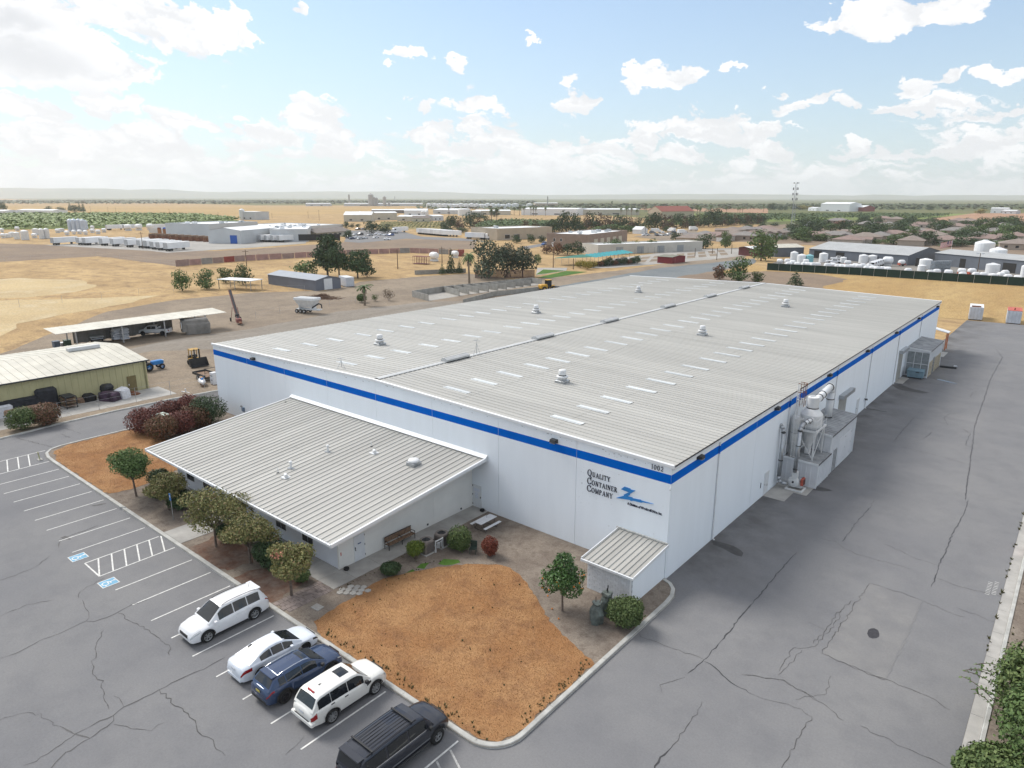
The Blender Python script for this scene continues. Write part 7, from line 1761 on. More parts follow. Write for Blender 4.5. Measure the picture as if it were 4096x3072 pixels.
def palm_mesh(v):
    if ('palm',v) in TM: return TM['palm',v]
    r = random.Random(v+60); tk = MB().cyl((0,0,-.01),(.01,0,.5),.028,.020,8,False).cyl((.01,0,.5),(.0,0,.9),.020,.018,8,False)
    fr = MB()
    for k in range(22):
        a = 2*math.pi*k/22+r.uniform(-.15,.15); up_ = r.uniform(-.5,1.0); L = r.uniform(.20,.28); P = []
        for i in range(5):
            u = i/4; P.append(Vector((math.cos(a)*L*u, math.sin(a)*L*u, .9+L*(up_*u-.9*u*u))))
        o = Vector((-math.sin(a),math.cos(a),0))
        for i in range(4):
            w0, w1 = .035*(1-abs(i/4-.4)), .035*(1-abs((i+1)/4-.4)); dz = Vector((0,0,-.02))
            fr.add([P[i]-o*w0+dz,P[i+1]-o*w1+dz,P[i+1],P[i]], [(0,1,2,3)]); fr.add([P[i],P[i+1],P[i+1]+o*w1+dz,P[i]+o*w0+dz], [(0,1,2,3)])
    sk = MB()
    for k in range(60):
        a = r.uniform(0,6.28); z = r.uniform(.62,.88); sk.add([(.02*math.cos(a),.02*math.sin(a),z),(.045*math.cos(a+.2),.045*math.sin(a+.2),z-.10),(.045*math.cos(a-.2),.045*math.sin(a-.2),z-.10)], [(0,1,2)])
    TM['palm',v] = (tk.mesh('trunk',pm('palm_bark',(.20,.16,.12),.9,.2,8)), fr.mesh('fronds',M_HEDGE), sk.mesh('dead_skirt',pm('dead_frond',(.24,.19,.14),.9,.2,6))); return TM['palm',v]
def palm(T, where, skirt=True, fat=1.0):
    x, y, h, w = T; a, b, c = palm_mesh(len(PEND) % 2)
    t = thing('palm_tree', 'tall fan palm '+where, 'palm tree', (x,y,0), len(PEND)*1.7, 'fan palms '+where); sc = (max(w/.5,h*.55),)*2+(h,)
    place('trunk', a, t, None, 0, (h*fat,h*fat,h)); place('fronds', b, t, None, 0, sc)
    if skirt: place('dead_skirt', c, t, None, 0, (h*1.3*fat,h*1.3*fat,h))
    PEND.append(t); return t
def settle_labels():
    """things that differ only by place are told apart by counting from the left"""
    by = {}
    for t in PEND: by.setdefault(t["label"], []).append(t)
    for lb, ts in by.items():
        if len(ts) > 1:
            for i, t in enumerate(sorted(ts, key=lambda q: view_x(q.location))): t["label"] = lb + ', ' + nth(i) + ' from the left'
    PEND.clear()
W1 = 'in the dry field beyond the carport'
for k, T in (('round',(-176.8,50.17,5.98,5.55)),('round',(-175.3,56.48,5.93,5.65)),('olive',(-185.6,67.81,4.78,5.36)),('olive',(-177.5,68.97,6.41,5.78))): bgtree(k, T, W1)
W1 = 'beside the grey metal barn'
for k, T in (('pine',(-175.2,97.9,14.09,12.67)),('pine',(-169.5,98.3,12.25,9.09)),('round',(-180.8,93.2,5.5,9.21)),('pine',(-164.9,102.2,9.32,9.85)),('dark',(-165.4,106.4,7.2,5.38))): bgtree(k, T, W1)
W1 = 'by the timber palisade'
for k, T in (('grey',(-132.5,130.1,12.47,12.53)),('grey',(-130.1,136.7,10.97,8.48)),('grey',(-126.2,140,10.04,10.41)),('spire',(-151.9,132.2,9.1,4.02)),('spire',(-152.1,128.2,3.85,3.18)),('spire',(-150.1,134.7,5.1,3.03)),('round',(-150.1,179.2,4.07,3.21))): bgtree(k, T, W1)
yp = palm((-116.2,66.36,5.23,4.54), 'growing low with a bushy base by the dirt track', True, 2.2)
shrub('bushy green undergrowth at the foot of the low palm', (-120.6,68.95), 1.5, 1.2, 2.0, M_GREEN, 201, 900, .22)
shrub('sparse dry shrub with bare twigs beside the low palm', (-117.8,75.36), 2.0, 1.5, 2.8, M_BROWN, 202, 260, .2)
shrub('small wispy shrub between the low palm and the dry shrub', (-119.7,72.41), 1.0, .9, 1.6, M_HEDGE, 203, 200, .18)
palm((-125.5,113.5,10.04,4.57), 'with a shaggy trunk standing before the palisade', True, 1.3)
W1 = 'on the bank behind the warehouse'
for k, T in (('rust',(-72.79,174.8,4.99,4.67)),('round',(-66.2,174.2,7.76,8.23)),('olive',(-60.57,175,3.58,4.33)),('spire',(-48.97,175.3,4.85,5.59))): bgtree(k, T, W1)
bgtree('olive', (-88.69,252.9,11.9,11.69), 'standing tall beside the grey tank yard')
W1 = 'beside the flat-roofed brick building'
for k, T in (('rust',(-171.4,221.1,5.76,6.4)),('dark',(-167.8,224.2,5.24,6.93)),('dark',(-164.2,227.4,6.28,6.4)),('rust',(-179.2,223.3,4.28,5.99)),('round',(-164.4,250.3,4.69,8.44)),('round',(-160.1,254,6.45,7.88)),('yellow',(-156.5,267.2,5.19,5.46)),('olive',(-152.3,275.9,5.98,6.69)),('dark',(-152.9,286.1,4.08,5.35)),('dark',(-238.2,272.7,4.89,6)),('dark',(-231.9,278.2,5.22,5)),('dark',(-314,366.7,2.53,5.17)),('dark',(-227.2,282.4,4.57,4.67))): bgtree(k, T, W1)
W1 = 'along the road by the first houses'
for k, T in (('dark',(-179.4,353.5,5.18,7.06)),('dark',(-138.4,304.2,7.66,10.84)),('olive',(-131.3,316.1,8.94,6.71)),('olive',(-139,333.3,5.01,5.75)),('dark',(-146.5,398.2,6.4,10.92)),('dark',(-239.9,456.7,4.38,6.28)),('dark',(-211.8,550.1,3.84,8.86)),('dark',(-211.6,581.4,4.98,7.16)),('rust',(-145.2,292.8,2.92,3.57)),('rust',(-143.9,283.2,2.86,2.91)),('dark',(-170.5,346.3,2.02,4.13)),('round',(-89.84,267,10.88,6.57))): bgtree(k, T, W1)
W1 = 'in the long windbreak beyond the brick building'
for k, T in [('dark',(-289.8,388.2,14.26,7.78)), ('dark',(-285.9,391.7,15.93,7.78)), ('dark',(-281.3,395.7,14.27,6.92)), ('brown',(-297.1,431.4,13.48,8.33)), ('dark',(-292.9,435.1,14.38,7.41)), ('brown',(-288.8,438.9,14.83,7.87)),
  ('brown',(-283.9,443.2,13.49,7.41)), ('dark',(-290,465.4,12.13,7.68)), ('dark',(-285.7,469.2,11.67,7.69)), ('brown',(-287,482.7,10.46,7.34)), ('dark',(-288,497,9.22,7.48)), ('dark',(-269.9,483.4,13.07,8.66)),
  ('dark',(-265.5,487.3,14.01,8.66)), ('brown',(-266.5,501.1,12.85,8.82)), ('brown',(-265.2,511.3,11.75,7.93)), ('dark',(-262.9,519.5,12.62,8)), ('brown',(-260.6,527.9,11.06,8.06)), ('dark',(-260,537.9,11.39,8.16)),
  ('brown',(-259.5,548.2,12.22,8.25)), ('dark',(-257,557.1,11.62,8.32)), ('dark',(-255.6,568.5,15.01,11.58)), ('dark',(-254.2,580.3,15.91,10.66)), ('brown',(-253.8,594.9,11.58,8.67)), ('dark',(-253.2,606.6,11.93,8.78)),
  ('brown',(-252.5,618.6,11.23,8.34)), ('dark',(-252.9,633.8,10.44,8.48)), ('brown',(-252.2,646.5,10.8,8.6)), ('dark',(-251.5,659.5,11.17,8.71)), ('brown',(-252,676.1,10.91,8.87)), ('dark',(-251.7,689.6,8.97,7.2)),
  ('brown',(-309.8,370.4,10.07,6.9)), ('brown',(-304.6,375,9.24,6.9)), ('dark',(-298.8,380.1,8.41,6.91)), ('dark',(-294.9,383.6,10.08,6.91)), ('round',(-299.2,429.6,7.21,7.4)), ('round',(-261.9,413,6.75,10.39)),
  ('round',(-254.1,419.9,5.91,10.4)), ('round',(-268.4,407.2,5.07,10.39)), ('round',(-247.5,425.7,5.07,8.67))]: bgtree(k, T, W1, 1.4)
W1 = 'beyond the windbreak'
for T in [(-640.9,755.7,13.06,5.9), (-635.3,760.9,13.88,5.9), (-630.6,765.3,13.89,5.91), (-623.3,772.3,14.38,5.06), (-600.6,749.5,13.15,4.09), (-598.2,751.8,12.68,4.09), (-588.3,761.1,13.48,4.59), (-464.1,759.9,13.14,4.52), (-432.6,721.4,16.3,6.42), (-454.1,769.2,13.88,4.53), (-435.6,751.5,12.09,5.14), (-428.3,793.2,13.62,6.05), (-480.9,907,11.08,5.12), (-509,978,14.49,6.39), (-469.6,917,15.22,7.69), (-430.8,867.3,15.24,5.62), (-398.6,820.9,12.48,5.3), (-415.6,881.5,16.65,6.43), (-387.9,830.8,14.98,6.07), (-429.1,955,15.76,8.57), (-426.5,1006,13.23,6.21), (-428.5,1055,10.68,5.51), (-426,1057,12.11,5.51), (-423,1060,11.93,6.44), (-466.6,1266,14.91,5.35), (-625.9,1111,16.35,4.23), (-624.4,1113,16.35,4.23), (-659.7,1234,14.91,4.6), (-700,1380,14.16,5.05), (-801.7,1279,18.87,3.51), (-432.9,470.8,16.75,5.02), (-429.2,474.2,16.22,6.14), (-709.9,690.6,14.28,4.19)]: palm(T, W1)
W1 = 'among the sheds of the far white plant'
for k, T in (('dark',(-395.2,294.5,8.76,12.86)),('dark',(-387.5,301.3,6.69,9.43)),('dark',(-353.4,241.3,5.11,6.73)),('dark',(-473.5,330.6,5.74,5.9)),('dark',(-479.2,341,3.91,5.01)),('dark',(-485.1,351.8,2.99,5.11)),('dark',(-392.2,373.9,11.11,11.43)),('brown',(-386.6,379,10.19,9.53)),('dark',(-395.3,400.7,14.4,13.85)),('brown',(-375.2,389.1,11.12,8.59)),('dark',(-436.6,467.4,8.67,10.04)),('dark',(-396.5,370.1,6.49,7.62)),('brown',(-408.5,455.3,7.29,9.64)),('dark',(-565.6,598.3,8.22,16.94)),('brown',(-441,426,9.34,10.68)),('dark',(-620.9,689.1,7.68,14.24)),('dark',(-353.6,331.4,6.7,9.46)),('dark',(-345.3,338.8,4.2,10.32))): bgtree(k, T, W1)
W1 = 'around the far white farm shed'
for k, T in (('dark',(-1426,334.8,16.26,13.85)),('dark',(-1486,421.9,8.74,15.04)),('dark',(-1308,384.6,9.66,15.34)),('spire',(-1459,448.1,17.69,9.69)),('spire',(-1389,440.3,17.42,9.32)),('spire',(-1352,433.5,17.61,9.11)),('dark',(-1342,416.1,11.57,15.94))): bgtree(k, T, W1)
W1 = 'in the housing estate'
for k, T in [('dark',(-133.7,409.5,2.85,5.1)), ('olive',(-127,415.3,4.28,8.02)), ('dark',(-188.5,618.7,8.64,11.5)), ('dark',(-159,554.8,10.01,10.29)), ('dark',(-158.3,583.3,8.03,8.73)), ('rust',(-148.8,591.8,7.56,11.65)),
  ('spire',(-119,517.2,10.72,6.35)), ('dark',(-169.5,751.1,9.25,13.1)), ('dark',(-117.1,566.1,5.3,9.97)), ('olive',(-112.2,412.5,4.51,8.52)), ('olive',(-99.8,408.4,4.06,8.3)), ('olive',(-78.6,399,3.23,6.58)),
  ('round',(-70.32,406.3,5.8,9.88)), ('round',(-79.5,510.8,7.01,7.58)), ('dark',(-77.65,475.6,3.68,6.02)), ('olive',(-65.77,423.9,1.99,6.08)), ('dark',(-54.94,433.4,3.97,9.47)), ('dark',(-51.01,466.3,4.19,8.56)),
  ('dark',(-131,882.5,5.11,11.83)), ('round',(-82.23,651.4,6.65,10.74)), ('spire',(-62.14,669.4,8.56,6.35)), ('dark',(-94.2,865.6,4.88,8.78)), ('dark',(-65.1,846,7.58,13.2)), ('dark',(-49.32,779.5,9.63,14.31)),
  ('dark',(-37.51,721.8,8.9,11.19)), ('dark',(-46.87,604.1,6.01,7.92)), ('round',(-30.1,500.6,6.45,8.81)), ('olive',(-20.99,424.1,3.7,8.81)), ('dark',(-36.35,436,3.88,7.92)), ('dark',(-53.42,514.9,3.04,7.76)),
  ('round',(-62.3,507,4.55,6.98)), ('dark',(-158.9,857,5.74,10.49)), ('dark',(-139.8,823.9,6.08,10)), ('dark',(-216.9,628.2,3.18,6.52)), ('dark',(-173.1,542.1,5.46,8.41)), ('dark',(-89.62,389.4,2.58,5.92)),
  ('dark',(-95,427.7,2.78,4.98)), ('dark',(-43.11,404.8,3.7,8.17)), ('dark',(-28.98,429.5,3.79,6.45)), ('olive',(-115,395,2.71,5.53))]: bgtree(k, T, W1, 1.35)
rq = random.Random(77); qa, qb, qc, qd = (Vector(q) for q in ((-140.9,403.2),(-12.98,408),(-44.94,864.3),(-201.4,642.3)))
for i in range(64):
    u, v = rq.random(), rq.random(); q = qa.lerp(qb,u).lerp(qd.lerp(qc,u),v); bgtree(rq.choice(('dark','round','olive','dark')), (q.x,q.y,rq.uniform(6,10),rq.uniform(8,13)), W1)
W1 = 'by the far white farm buildings on the right'
for k, T in (('dark',(-524.1,1457,14.15,14.62)),('dark',(-517.8,1463,15.33,12.19)),('dark',(-508,1473,11.1,12.2)),('dark',(-499.9,1481,10.16,10.99)),('dark',(-511,1569,12.4,17.94)),('yellow',(-496.9,1583,10.43,28.22)),('yellow',(-485.5,1594,9.45,15.41)),('dark',(-464.6,1615,11.2,15.43)),('dark',(-466.5,1656,9.15,10.5)),('dark',(-496.1,1815,11.6,19.97)),('dark',(-469.8,1842,11.07,20.02)),('dark',(-270.8,1708,10.83,17.4)),('dark',(-524,2679,9.57,11.87)),('dark',(-355,1533,4.57,9.43)),('yellow',(-142.2,1384,8.5,17.54)),('dark',(-511.7,2462,4.62,9.19)),('dark',(-347.6,1732,5.03,10.38))): bgtree(k, T, W1)
settle_labels()

# ------------------------------------------------------------------ mid-distance yards
LGREY = pm('light_grey_cladding', (.52,.54,.55), .6, .06, .1); LROOF = pm('white_membrane_roof', (.72,.74,.75), .6, .1, .1)
BRICK = pm('dusky_brick', (.27,.21,.175), .85, .1, .4); TANW = pm('tan_stucco', (.42,.36,.28), .85, .06, .3); GROOF = pm('grey_sheet_roof', (.30,.32,.33), .5, .08, .3)
BLUD = pm('bright_blue_door', (.02,.10,.40), .5); DARKI = MATS['dark_interior']; CREAMW = pm('cream_wall', (.50,.47,.39), .8, .06, .2); BROOF = pm('brown_shingle', (.19,.165,.15), .9, .1, .3)
def L(a, b): return (Vector(b)-Vector(a)).length
gable('grey_barn', 'blue-grey metal barn with a white roll-up door', (-148.2,74.62), (-148.2,83.13), L((-148.2,74.62),(-172.6,77.03)), 2.87, 3.81, pm('barn_blue_grey',(.15,.165,.20),.6,.06,.4), pm('barn_roof',(.30,.33,.37),.5,.06,.3), 'barn', 'y', .25, 16, doors=[('f',L((-148.2,74.62),(-148.2,77.36)),L((-148.2,74.62),(-148.1,80.15)),0,3.07,WDOOR)])
gable('red_shed', 'dark red timber shed with a flat greenish roof', (-110.8,215.8), (-110.5,227), L((-110.8,215.8),(-117.3,216.2)), 2.47, 2.93, pm('barn_red',(.20,.035,.04),.8,.12,.6), pm('mossy_roof',(.21,.21,.17),.9,.1,.5), 'shed', 'y', .3, 8, doors=[('f',2.2,3.2,0,2.1,pm('red_door',(.26,.06,.06),.7))])
c1, c2 = (-181,260.8), (-182.8,312.1)
flatblock('brick_building', 'flat-roofed brick building with a bright white roof', (-208.8,262.5), (-185.2,266.8), 58, 7.01, BRICK, LROOF, units=8, windows=[('f',4,5,3,4.5),('f',8,9,3,4.5)], doors=[('f',3,4.2,0,2.3,TRIM)]+[('r',8+9*k,13+9*k,.5,4.2,CREAMW) for k in range(5)])
flatblock('white_warehouse', 'low white warehouse beside the brick building', (-169.8,238.9), (-157.2,233.4), 62, 4.6, pm('off_white_cladding',(.52,.50,.45),.7,.06,.2), LROOF, units=0, doors=[('r',10+12*k,14+12*k,0,3.2,GROOF) for k in range(4)])
flatblock('tan_building', 'tan stucco building with a flat roof behind the white truck', (-291.2,290.9), (-264.7,286.2), 46, 7.12, TANW, LROOF, units=2, windows=[('f',3,6,1.2,3),('r',6,10,.8,3.2),('r',14,18,.8,3.2)])
gable('white_factory', 'pale grey factory hall with a bright blue door', (-370.2,157), (-352.7,167), 42, 7.22, 8.72, LGREY, LROOF, 'building', 'y', .2, 10, doors=[('f',L((-370.2,157),(-358.8,164.3)),L((-370.2,157),(-355,166.3)),0,4.63,BLUD)])
flatblock('grey_warehouse', 'long grey warehouse behind the drums', (-453.5,170.8), (-419.4,183), 46, 8.93, LGREY, LROOF, units=9)
flatblock('dock_building', 'pale factory wing with loading docks', (-355.4,186.9), (-342.5,204.1), 52, 7.33, LGREY, LROOF, units=6, doors=[('f',16,40,.5,4.2,DARKI)])
flatblock('white_plant', 'wide white plant with many rooftop units', (-451.9,201.1), (-475.3,328.9), 70, 3.35, pm('plant_white',(.56,.56,.55),.7,.06,.1), LROOF, units=26)
gable('office_block', 'low office with a brown shingle roof behind the pines', (-368.7,227.8), (-378.4,262.2), 16, 3.4, 5.6, CREAMW, BROOF, 'building', 'x', 1.0, 0, windows=[('f',3+5*k,6+5*k,1,2.4) for k in range(5)])
gable('grey_tank_shed', 'long dark grey shed with open bays in the tank yard', (-78.69,283), (-37.06,269.2), L((-37.06,269.2),(-36.32,296.8)), 3.84, 6.46, GREY_METAL, pm('shed_pale_roof',(.38,.39,.39),.5,.08,.3), 'shed', 'x', .3, 40, doors=[('f',a,b,0,3.2,DARKI) for a, b in ((2.6,6.2),(13,17),(24.5,28.5),(47,51.5))])
gable('grey_tank_shed', 'dark grey shed behind the two tallest white tanks', (-29.73,279.9), (1.73,258.4), 15, 4.6, 5.9, GREY_METAL, MATS['shed_pale_roof'], 'shed', 'x', .3, 36, doors=[('f',a,b,0,3.4,DARKI) for a, b in ((11.5,14),(29,34))])
gable('cream_roof_shed', 'grey shed with a cream roof at the left of the tank yard', (-90.9,275.7), (-82.51,287.9), 12, 4.0, 5.2, GREY_METAL, CREAM, 'shed', 'x', .3, 14)
gable('low_white_shelter', 'white-roofed open shelter at the far end of the court', (-108,276.1), (-100.6,273.9), 22, 3.4, 4.0, pm('dark_red_wall',(.16,.06,.06),.8), LROOF, 'shelter', 'y', 1.2, 8)
gable('junkyard_tent', 'white canvas tent beside the junk yard', (-245.7,415.9), (-238.4,415.7), 9, 3.0, 5.0, TRIM, LROOF, 'tent', 'x', .3, 0)
# teal shade canopy
tc_ = thing('shade_canopy', 'long teal shade-cloth canopy on poles over the garden', 'canopy', (0,0,0))
TEAL = pm('teal_shade_cloth', (.015,.22,.25), .7, .12, .3); a, b, c, d = (Vector((*q,z)) for q, z in (((-138.6,193.4),3.6),((-132.7,213.7),4.6),((-121.7,204.2),4.6),((-127.3,184.9),3.6)))
for k in range(10):
    q = [d.lerp(c,k/10),d.lerp(c,(k+1)/10),a.lerp(b,(k+1)/10),a.lerp(b,k/10)]; m0, m1 = q[0].lerp(q[1],.5)-Vector((0,0,.25)), q[3].lerp(q[2],.5)-Vector((0,0,.25))
    MB().add([q[0],m0,q[1],q[2],m1,q[3]], [(0,1,4,5),(1,2,3,4)]).obj('cloth_panel', TEAL, tc_); MB().cyl((q[0].x,q[0].y,0),q[0],.06,n=6).obj('pole', STEEL, tc_); MB().cyl((q[3].x,q[3].y,0),q[3],.06,n=6).obj('pole', STEEL, tc_)
w2 = thing('shade_canopy', 'narrow green shade walkway joined to the teal canopy', 'canopy', (0,0,0)); e = Vector((*(-144.3,182.5),2.6))
MB().add([a,d,e+Vector((1,-1,-.1)),e], [(0,1,2,3)]).obj('cloth_panel', pm('green_shade_cloth',(.02,.14,.10),.7), w2)
for k in range(5): q = a.lerp(e,k/4); MB().cyl((q.x,q.y,0),q,.06,n=6).obj('pole', STEEL, w2)
for k, (x, y) in enumerate(((-129.4,178.6),(-123.8,174.9),(-126.1,181.4))): shrub(['yellow flowering bush at the near end of the canopy','middle yellow bush under the canopy','yellow bush farthest under the canopy'][k], (x,y), 2.4, 2.0, 2.6, M_YELL, 300+k, 500, .35)
for k in range(9): q = Vector((*(-126.3,187.3),0)).lerp(Vector((*(-121.6,207.2),0)),k/8); PEND.append(shrub('dark garden shrub under the teal canopy', (q.x,q.y), 1.8, 1.6, 1.8+.6*(k%3), M_DARK if k % 3 else M_RUST, 320+k, 420, .32, group='shrubs under the teal canopy'))
# lawns, courts, slabs
patch('green_lawn', [(-127.3,148.5),(-136.1,164.3),(-127.5,166.2),(-126.7,153.9)], G_GREEN, -.03); patch('green_lawn', [(-121.5,141.8),(-126.5,165.4),(-119.2,168),(-117.2,143.3)], G_GREEN, -.03)
patch('garden_path', [(-126.1,147.1),(-126.2,153.3),(-127,166.1),(-133.1,175.4),(-141.7,168)], G_SLAB, -.035)
patch('court_slab', [(-125.2,179.3),(-142,221.8),(-141.5,247.1),(-143.4,294.4),(-126.4,320.3),(-104.5,279.1),(-107,244.4),(-114.4,210.1),(-119.2,187.4)], G_SLAB, -.036, .4, 4, 4)
for k in range(9):
    for j in range(2):
        f = lambda u, v: tuple(Vector((-124,195.4)).lerp(Vector((-110.2,274.2)),u).lerp(Vector((-138.6,228.7)).lerp(Vector((-127.6,308.1)),u),v)); u0, v0 = .03+k*.108, .08+.47*j
        patch('planting_bed', [f(u0,v0),f(u0+.075,v0),f(u0+.075,v0+.36),f(u0,v0+.36)], G_DIRT, -.025)
patch('street', [(-217.9,252.1),(-228.3,288.4),(-217.6,277.4),(-205.3,240.3)], ASPH2, -.03); patch('car_park', [(-325.8,217.3),(-436.4,307.1),(-426.1,343.6),(-333.6,286.1),(-298.2,289.9),(-261.6,273.7),(-320.3,261.8),(-309.9,216.9)], ASPH2, -.03)
patch('concrete_yard', [(-423.3,90.9),(-336.7,110.2),(-318.3,109.8),(-320.1,156.9),(-329,193.2),(-357,212.9),(-420.3,182.3),(-478.6,177.4),(-425.7,122.3)], G_SLAB, -.032); patch('tank_yard', [(-80.65,239.2),(-85.3,295.9),(-37.8,273),(-1.14,289.2),(13.21,264.4),(14.79,217.4),(3.81,222.4),(-41.64,219.7),(-73.07,218.6)], G_YARD, -.035); patch('junk_yard', [(-225.1,382.1),(-249.4,531.6),(-213.6,455.9),(-183.7,349.7)], G_DIRT, -.03)
patch('estate_ground', [(-173.9,374.1),(18.02,360.4),(9.04,1011),(-150.6,920),(-246.4,601.7)], G_FALLOW, -.045)
patch('orchard_floor', [(-697.5,73.88),(-618.9,194.1),(-634.3,251.5),(-716.3,372.2),(-1001,461.7),(-1148,390.9),(-1305,173.8)], G_ORCH, -.05); patch('vineyard_floor', [(-437.4,333.5),(-573.9,451.7),(-522.9,498.4),(-404.2,377.7)], G_VINE, -.05); patch('green_field', [(-308.7,583.3),(-219.4,887),(-155.3,946),(-153.2,1373),(-290.3,1302),(-534,1009)], G_ORCH, -.06)
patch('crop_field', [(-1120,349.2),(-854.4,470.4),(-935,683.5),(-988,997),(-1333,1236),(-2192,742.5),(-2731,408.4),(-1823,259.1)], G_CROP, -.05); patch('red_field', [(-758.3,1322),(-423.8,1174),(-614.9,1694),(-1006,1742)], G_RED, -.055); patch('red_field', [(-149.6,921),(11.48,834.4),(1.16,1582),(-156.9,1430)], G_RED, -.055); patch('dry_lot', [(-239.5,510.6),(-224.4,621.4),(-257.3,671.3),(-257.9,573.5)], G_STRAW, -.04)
# orchard rows, vineyard rows and far tree lines: nobody could count them
def masses(name, label, P, step, w, h, n, leaf, mat, seed, cat, jit=.25):
    r = random.Random(seed); g = MB(); x0, x1 = min(p[0] for p in P), max(p[0] for p in P); y0, y1 = min(p[1] for p in P), max(p[1] for p in P); x = x0
    while x < x1:
        y = y0
        while y < y1:
            px, py = x+r.uniform(-jit,jit)*step, y+r.uniform(-jit,jit)*step; y += step
            if not in_poly(px, py, P): continue
            for k in range(n):
                a = r.uniform(0,6.28); q = r.random()**.5*w/2; z = h*r.uniform(.35,1.0)*(1-.35*(q/(w/2))**2); s = leaf*r.uniform(.6,1.2); t = r.uniform(0,6.28); c, sn = math.cos(t)*s, math.sin(t)*s; dz = s*r.uniform(-.5,.5)
                cx, cy = px+q*math.cos(a), py+q*math.sin(a); g.add([(cx-c,cy-sn,z),(cx+sn*.7,cy-c*.7,z+dz),(cx+c,cy+sn,z+s*.3),(cx-sn*.7,cy+c*.7,z-dz)], [(0,1,2,3)])
        x += step
    o = g.obj(name, mat); tag(o, label, cat, kind='stuff'); return o
M_ORCH = leafmat('orchard_leaves', [(.15,.22,.05),(.20,.28,.075),(.25,.33,.09),(.17,.24,.06)])
masses('orchard', 'even green orchard canopy behind the white plant', [(-683.5,99.6),(-623.6,195.9),(-644.9,256.3),(-727.3,372.9),(-957,440),(-1096,371.6),(-1205,206.1)], 8.0, 9.0, 4.6, 12, 1.7, M_ORCH, 1, 'orchard')
masses('orchard', 'dark green orchard behind the houses on the right', [(-288.2,643.2),(-226.1,912),(-159.3,961),(-156.9,1212),(-258.3,1165),(-423.7,942)], 8.5, 8.6, 4.5, 7, 1.5, leafmat('dark_orchard_leaves',[(.04,.075,.02),(.06,.10,.03),(.08,.12,.035)]), 2, 'orchard')
masses('vineyard', 'pale green vineyard rows between the trucks and the far sheds', [(-445.1,341),(-565.2,445.3),(-518,488.4),(-413.6,384.3)], 5.0, 2.2, 1.6, 6, .7, leafmat('vine_leaves',[(.12,.14,.04),(.18,.19,.06),(.22,.21,.08)]), 3, 'vineyard', .08)
masses('hedge_thicket', 'dense green thicket behind the tan building', [(-349.8,358.8),(-317.5,363.5),(-291.7,386.5),(-368.5,491.4),(-427.8,495.4),(-403.9,424.9)], 3.2, 4.5, 6.5, 10, 1.0, M_GREEN, 4, 'thicket')
masses('far_orchards', 'distant green farmland trees towards the horizon', [(-1092,989),(-86.77,1992),(-154.5,3242),(-1884,1724)], 30.0, 34.0, 5.0, 4, 6.0, leafmat('far_tree_leaves',[(.05,.075,.025),(.075,.10,.035),(.10,.12,.045)]), 5, 'treeline')
masses('far_treeline', 'faint line of far trees along the horizon', [(-3307,410.5),(-1754,2219),(-2877,3650),(-5776,748)], 46.0, 50.0, 6.0, 4, 8.0, MATS['far_tree_leaves'], 6, 'treeline')
# far hills
hl = MB(); r = random.Random(3); NH = 90
for i in range(NH+1):
    a = math.radians(-100+115*i/NH); R0 = 15500; hh = 60+95*math.exp(-((i-30)/17)**2)+55*math.exp(-((i-14)/9)**2)+30*math.sin(i*.35)*math.exp(-((i-30)/30)**2)+r.uniform(-8,8)+30*math.exp(-((i-62)/16)**2)
    for q, z in ((0,-1),(900,hh*.55),(2200,hh),(4200,-1)): hl.v.append((19+(R0+q)*math.sin(a), -39+(R0+q)*math.cos(a), max(-1,z*1.05+(r.uniform(-10,10) if 0 < z else 0))))
for i in range(NH):
    for k in range(3): b0 = i*4+k; hl.f.append((b0,b0+4,b0+5,b0+1))
hl.m = [0]*len(hl.f); struct(hl.obj('hills', G_FAR, None, True))
# ------------------------------------------------------------------ trailers and trucks
TRW = pm('white_trailer_panel', (.78,.79,.80), .5, .05, .3, rnd=.08)
TBm = MB().box(0,14.6,0,2.6,1.15,4.05).mesh('box_body', TRW); TBr = MB().box(-.05,0,.08,2.52,1.25,3.95).mesh('rear_door', pm('trailer_door',(.45,.46,.47),.5,.1,1)); TBu = MB().box(1.2,3.9,.5,2.1,.75,1.14).box(11.3,11.6,.5,2.1,.1,1.14).mesh('running_gear', DARK); TBw = MB()
for x in (1.6,2.9):
    for y in (.05,2.2): TBw.lathe([(.52,0),(.52,.35)],12,(x,y,.52),'Y')
TBw = TBw.mesh('wheel_set', TYRE); TBs = MB().box(4.5,10.8,.0,.06,.55,1.12).mesh('side_skirt', pm('skirt_grey',(.3,.31,.32),.6))
def trailer(A, rz, label, group, s=1.0, door=None):
    t = thing('box_trailer', label, 'trailer', (A[0],A[1],0), rz, group); t.scale = (s,1,1)
    place('box_body', TBm, t); place('rear_door', TBr, t); place('running_gear', TBu, t); place('wheel_set', TBw, t); PEND.append(t); return t
def ang(a, b): d = Vector(b)-Vector(a); return math.atan2(d.y,d.x)
az0 = ang((-326.6,114.1),(-334.4,134.4))
for q in ((-415.9,93.6),(-407.7,103.3),(-403.1,104.8),(-392.3,109.3),(-382.2,111),(-369.1,113),(-359.2,115),(-353.1,115.8),(-343.3,114.8),(-335.4,114.4),(-326.6,114.1)): trailer(q, az0, 'white box trailer in the row at the fallow field edge', 'white trailers at the fallow field edge')
az1 = ang((-347.5,188.1),(-348.7,201.7))
for q in ((-357.5,182.2),(-354,183.8),(-350.3,185.7),(-346.6,187.5)): trailer(q, az1, 'white box trailer backed to the loading docks', 'trailers at the loading docks')
az2 = ang((-322.8,295.7),(-307.2,298.1))
for k in range(10): q = Vector((-358.2,305)).lerp(Vector((-322.8,295.7)),k/9); trailer((q.x,q.y), az2, 'white box trailer in the long row by the car park', 'trailers in the row by the car park')
for q in ((-382.4,305.8),(-581.8,182.5),(-578,193.9),(-570.2,209)): trailer(q, az1, 'white box trailer standing alone beyond the yards', 'lone white trailers')
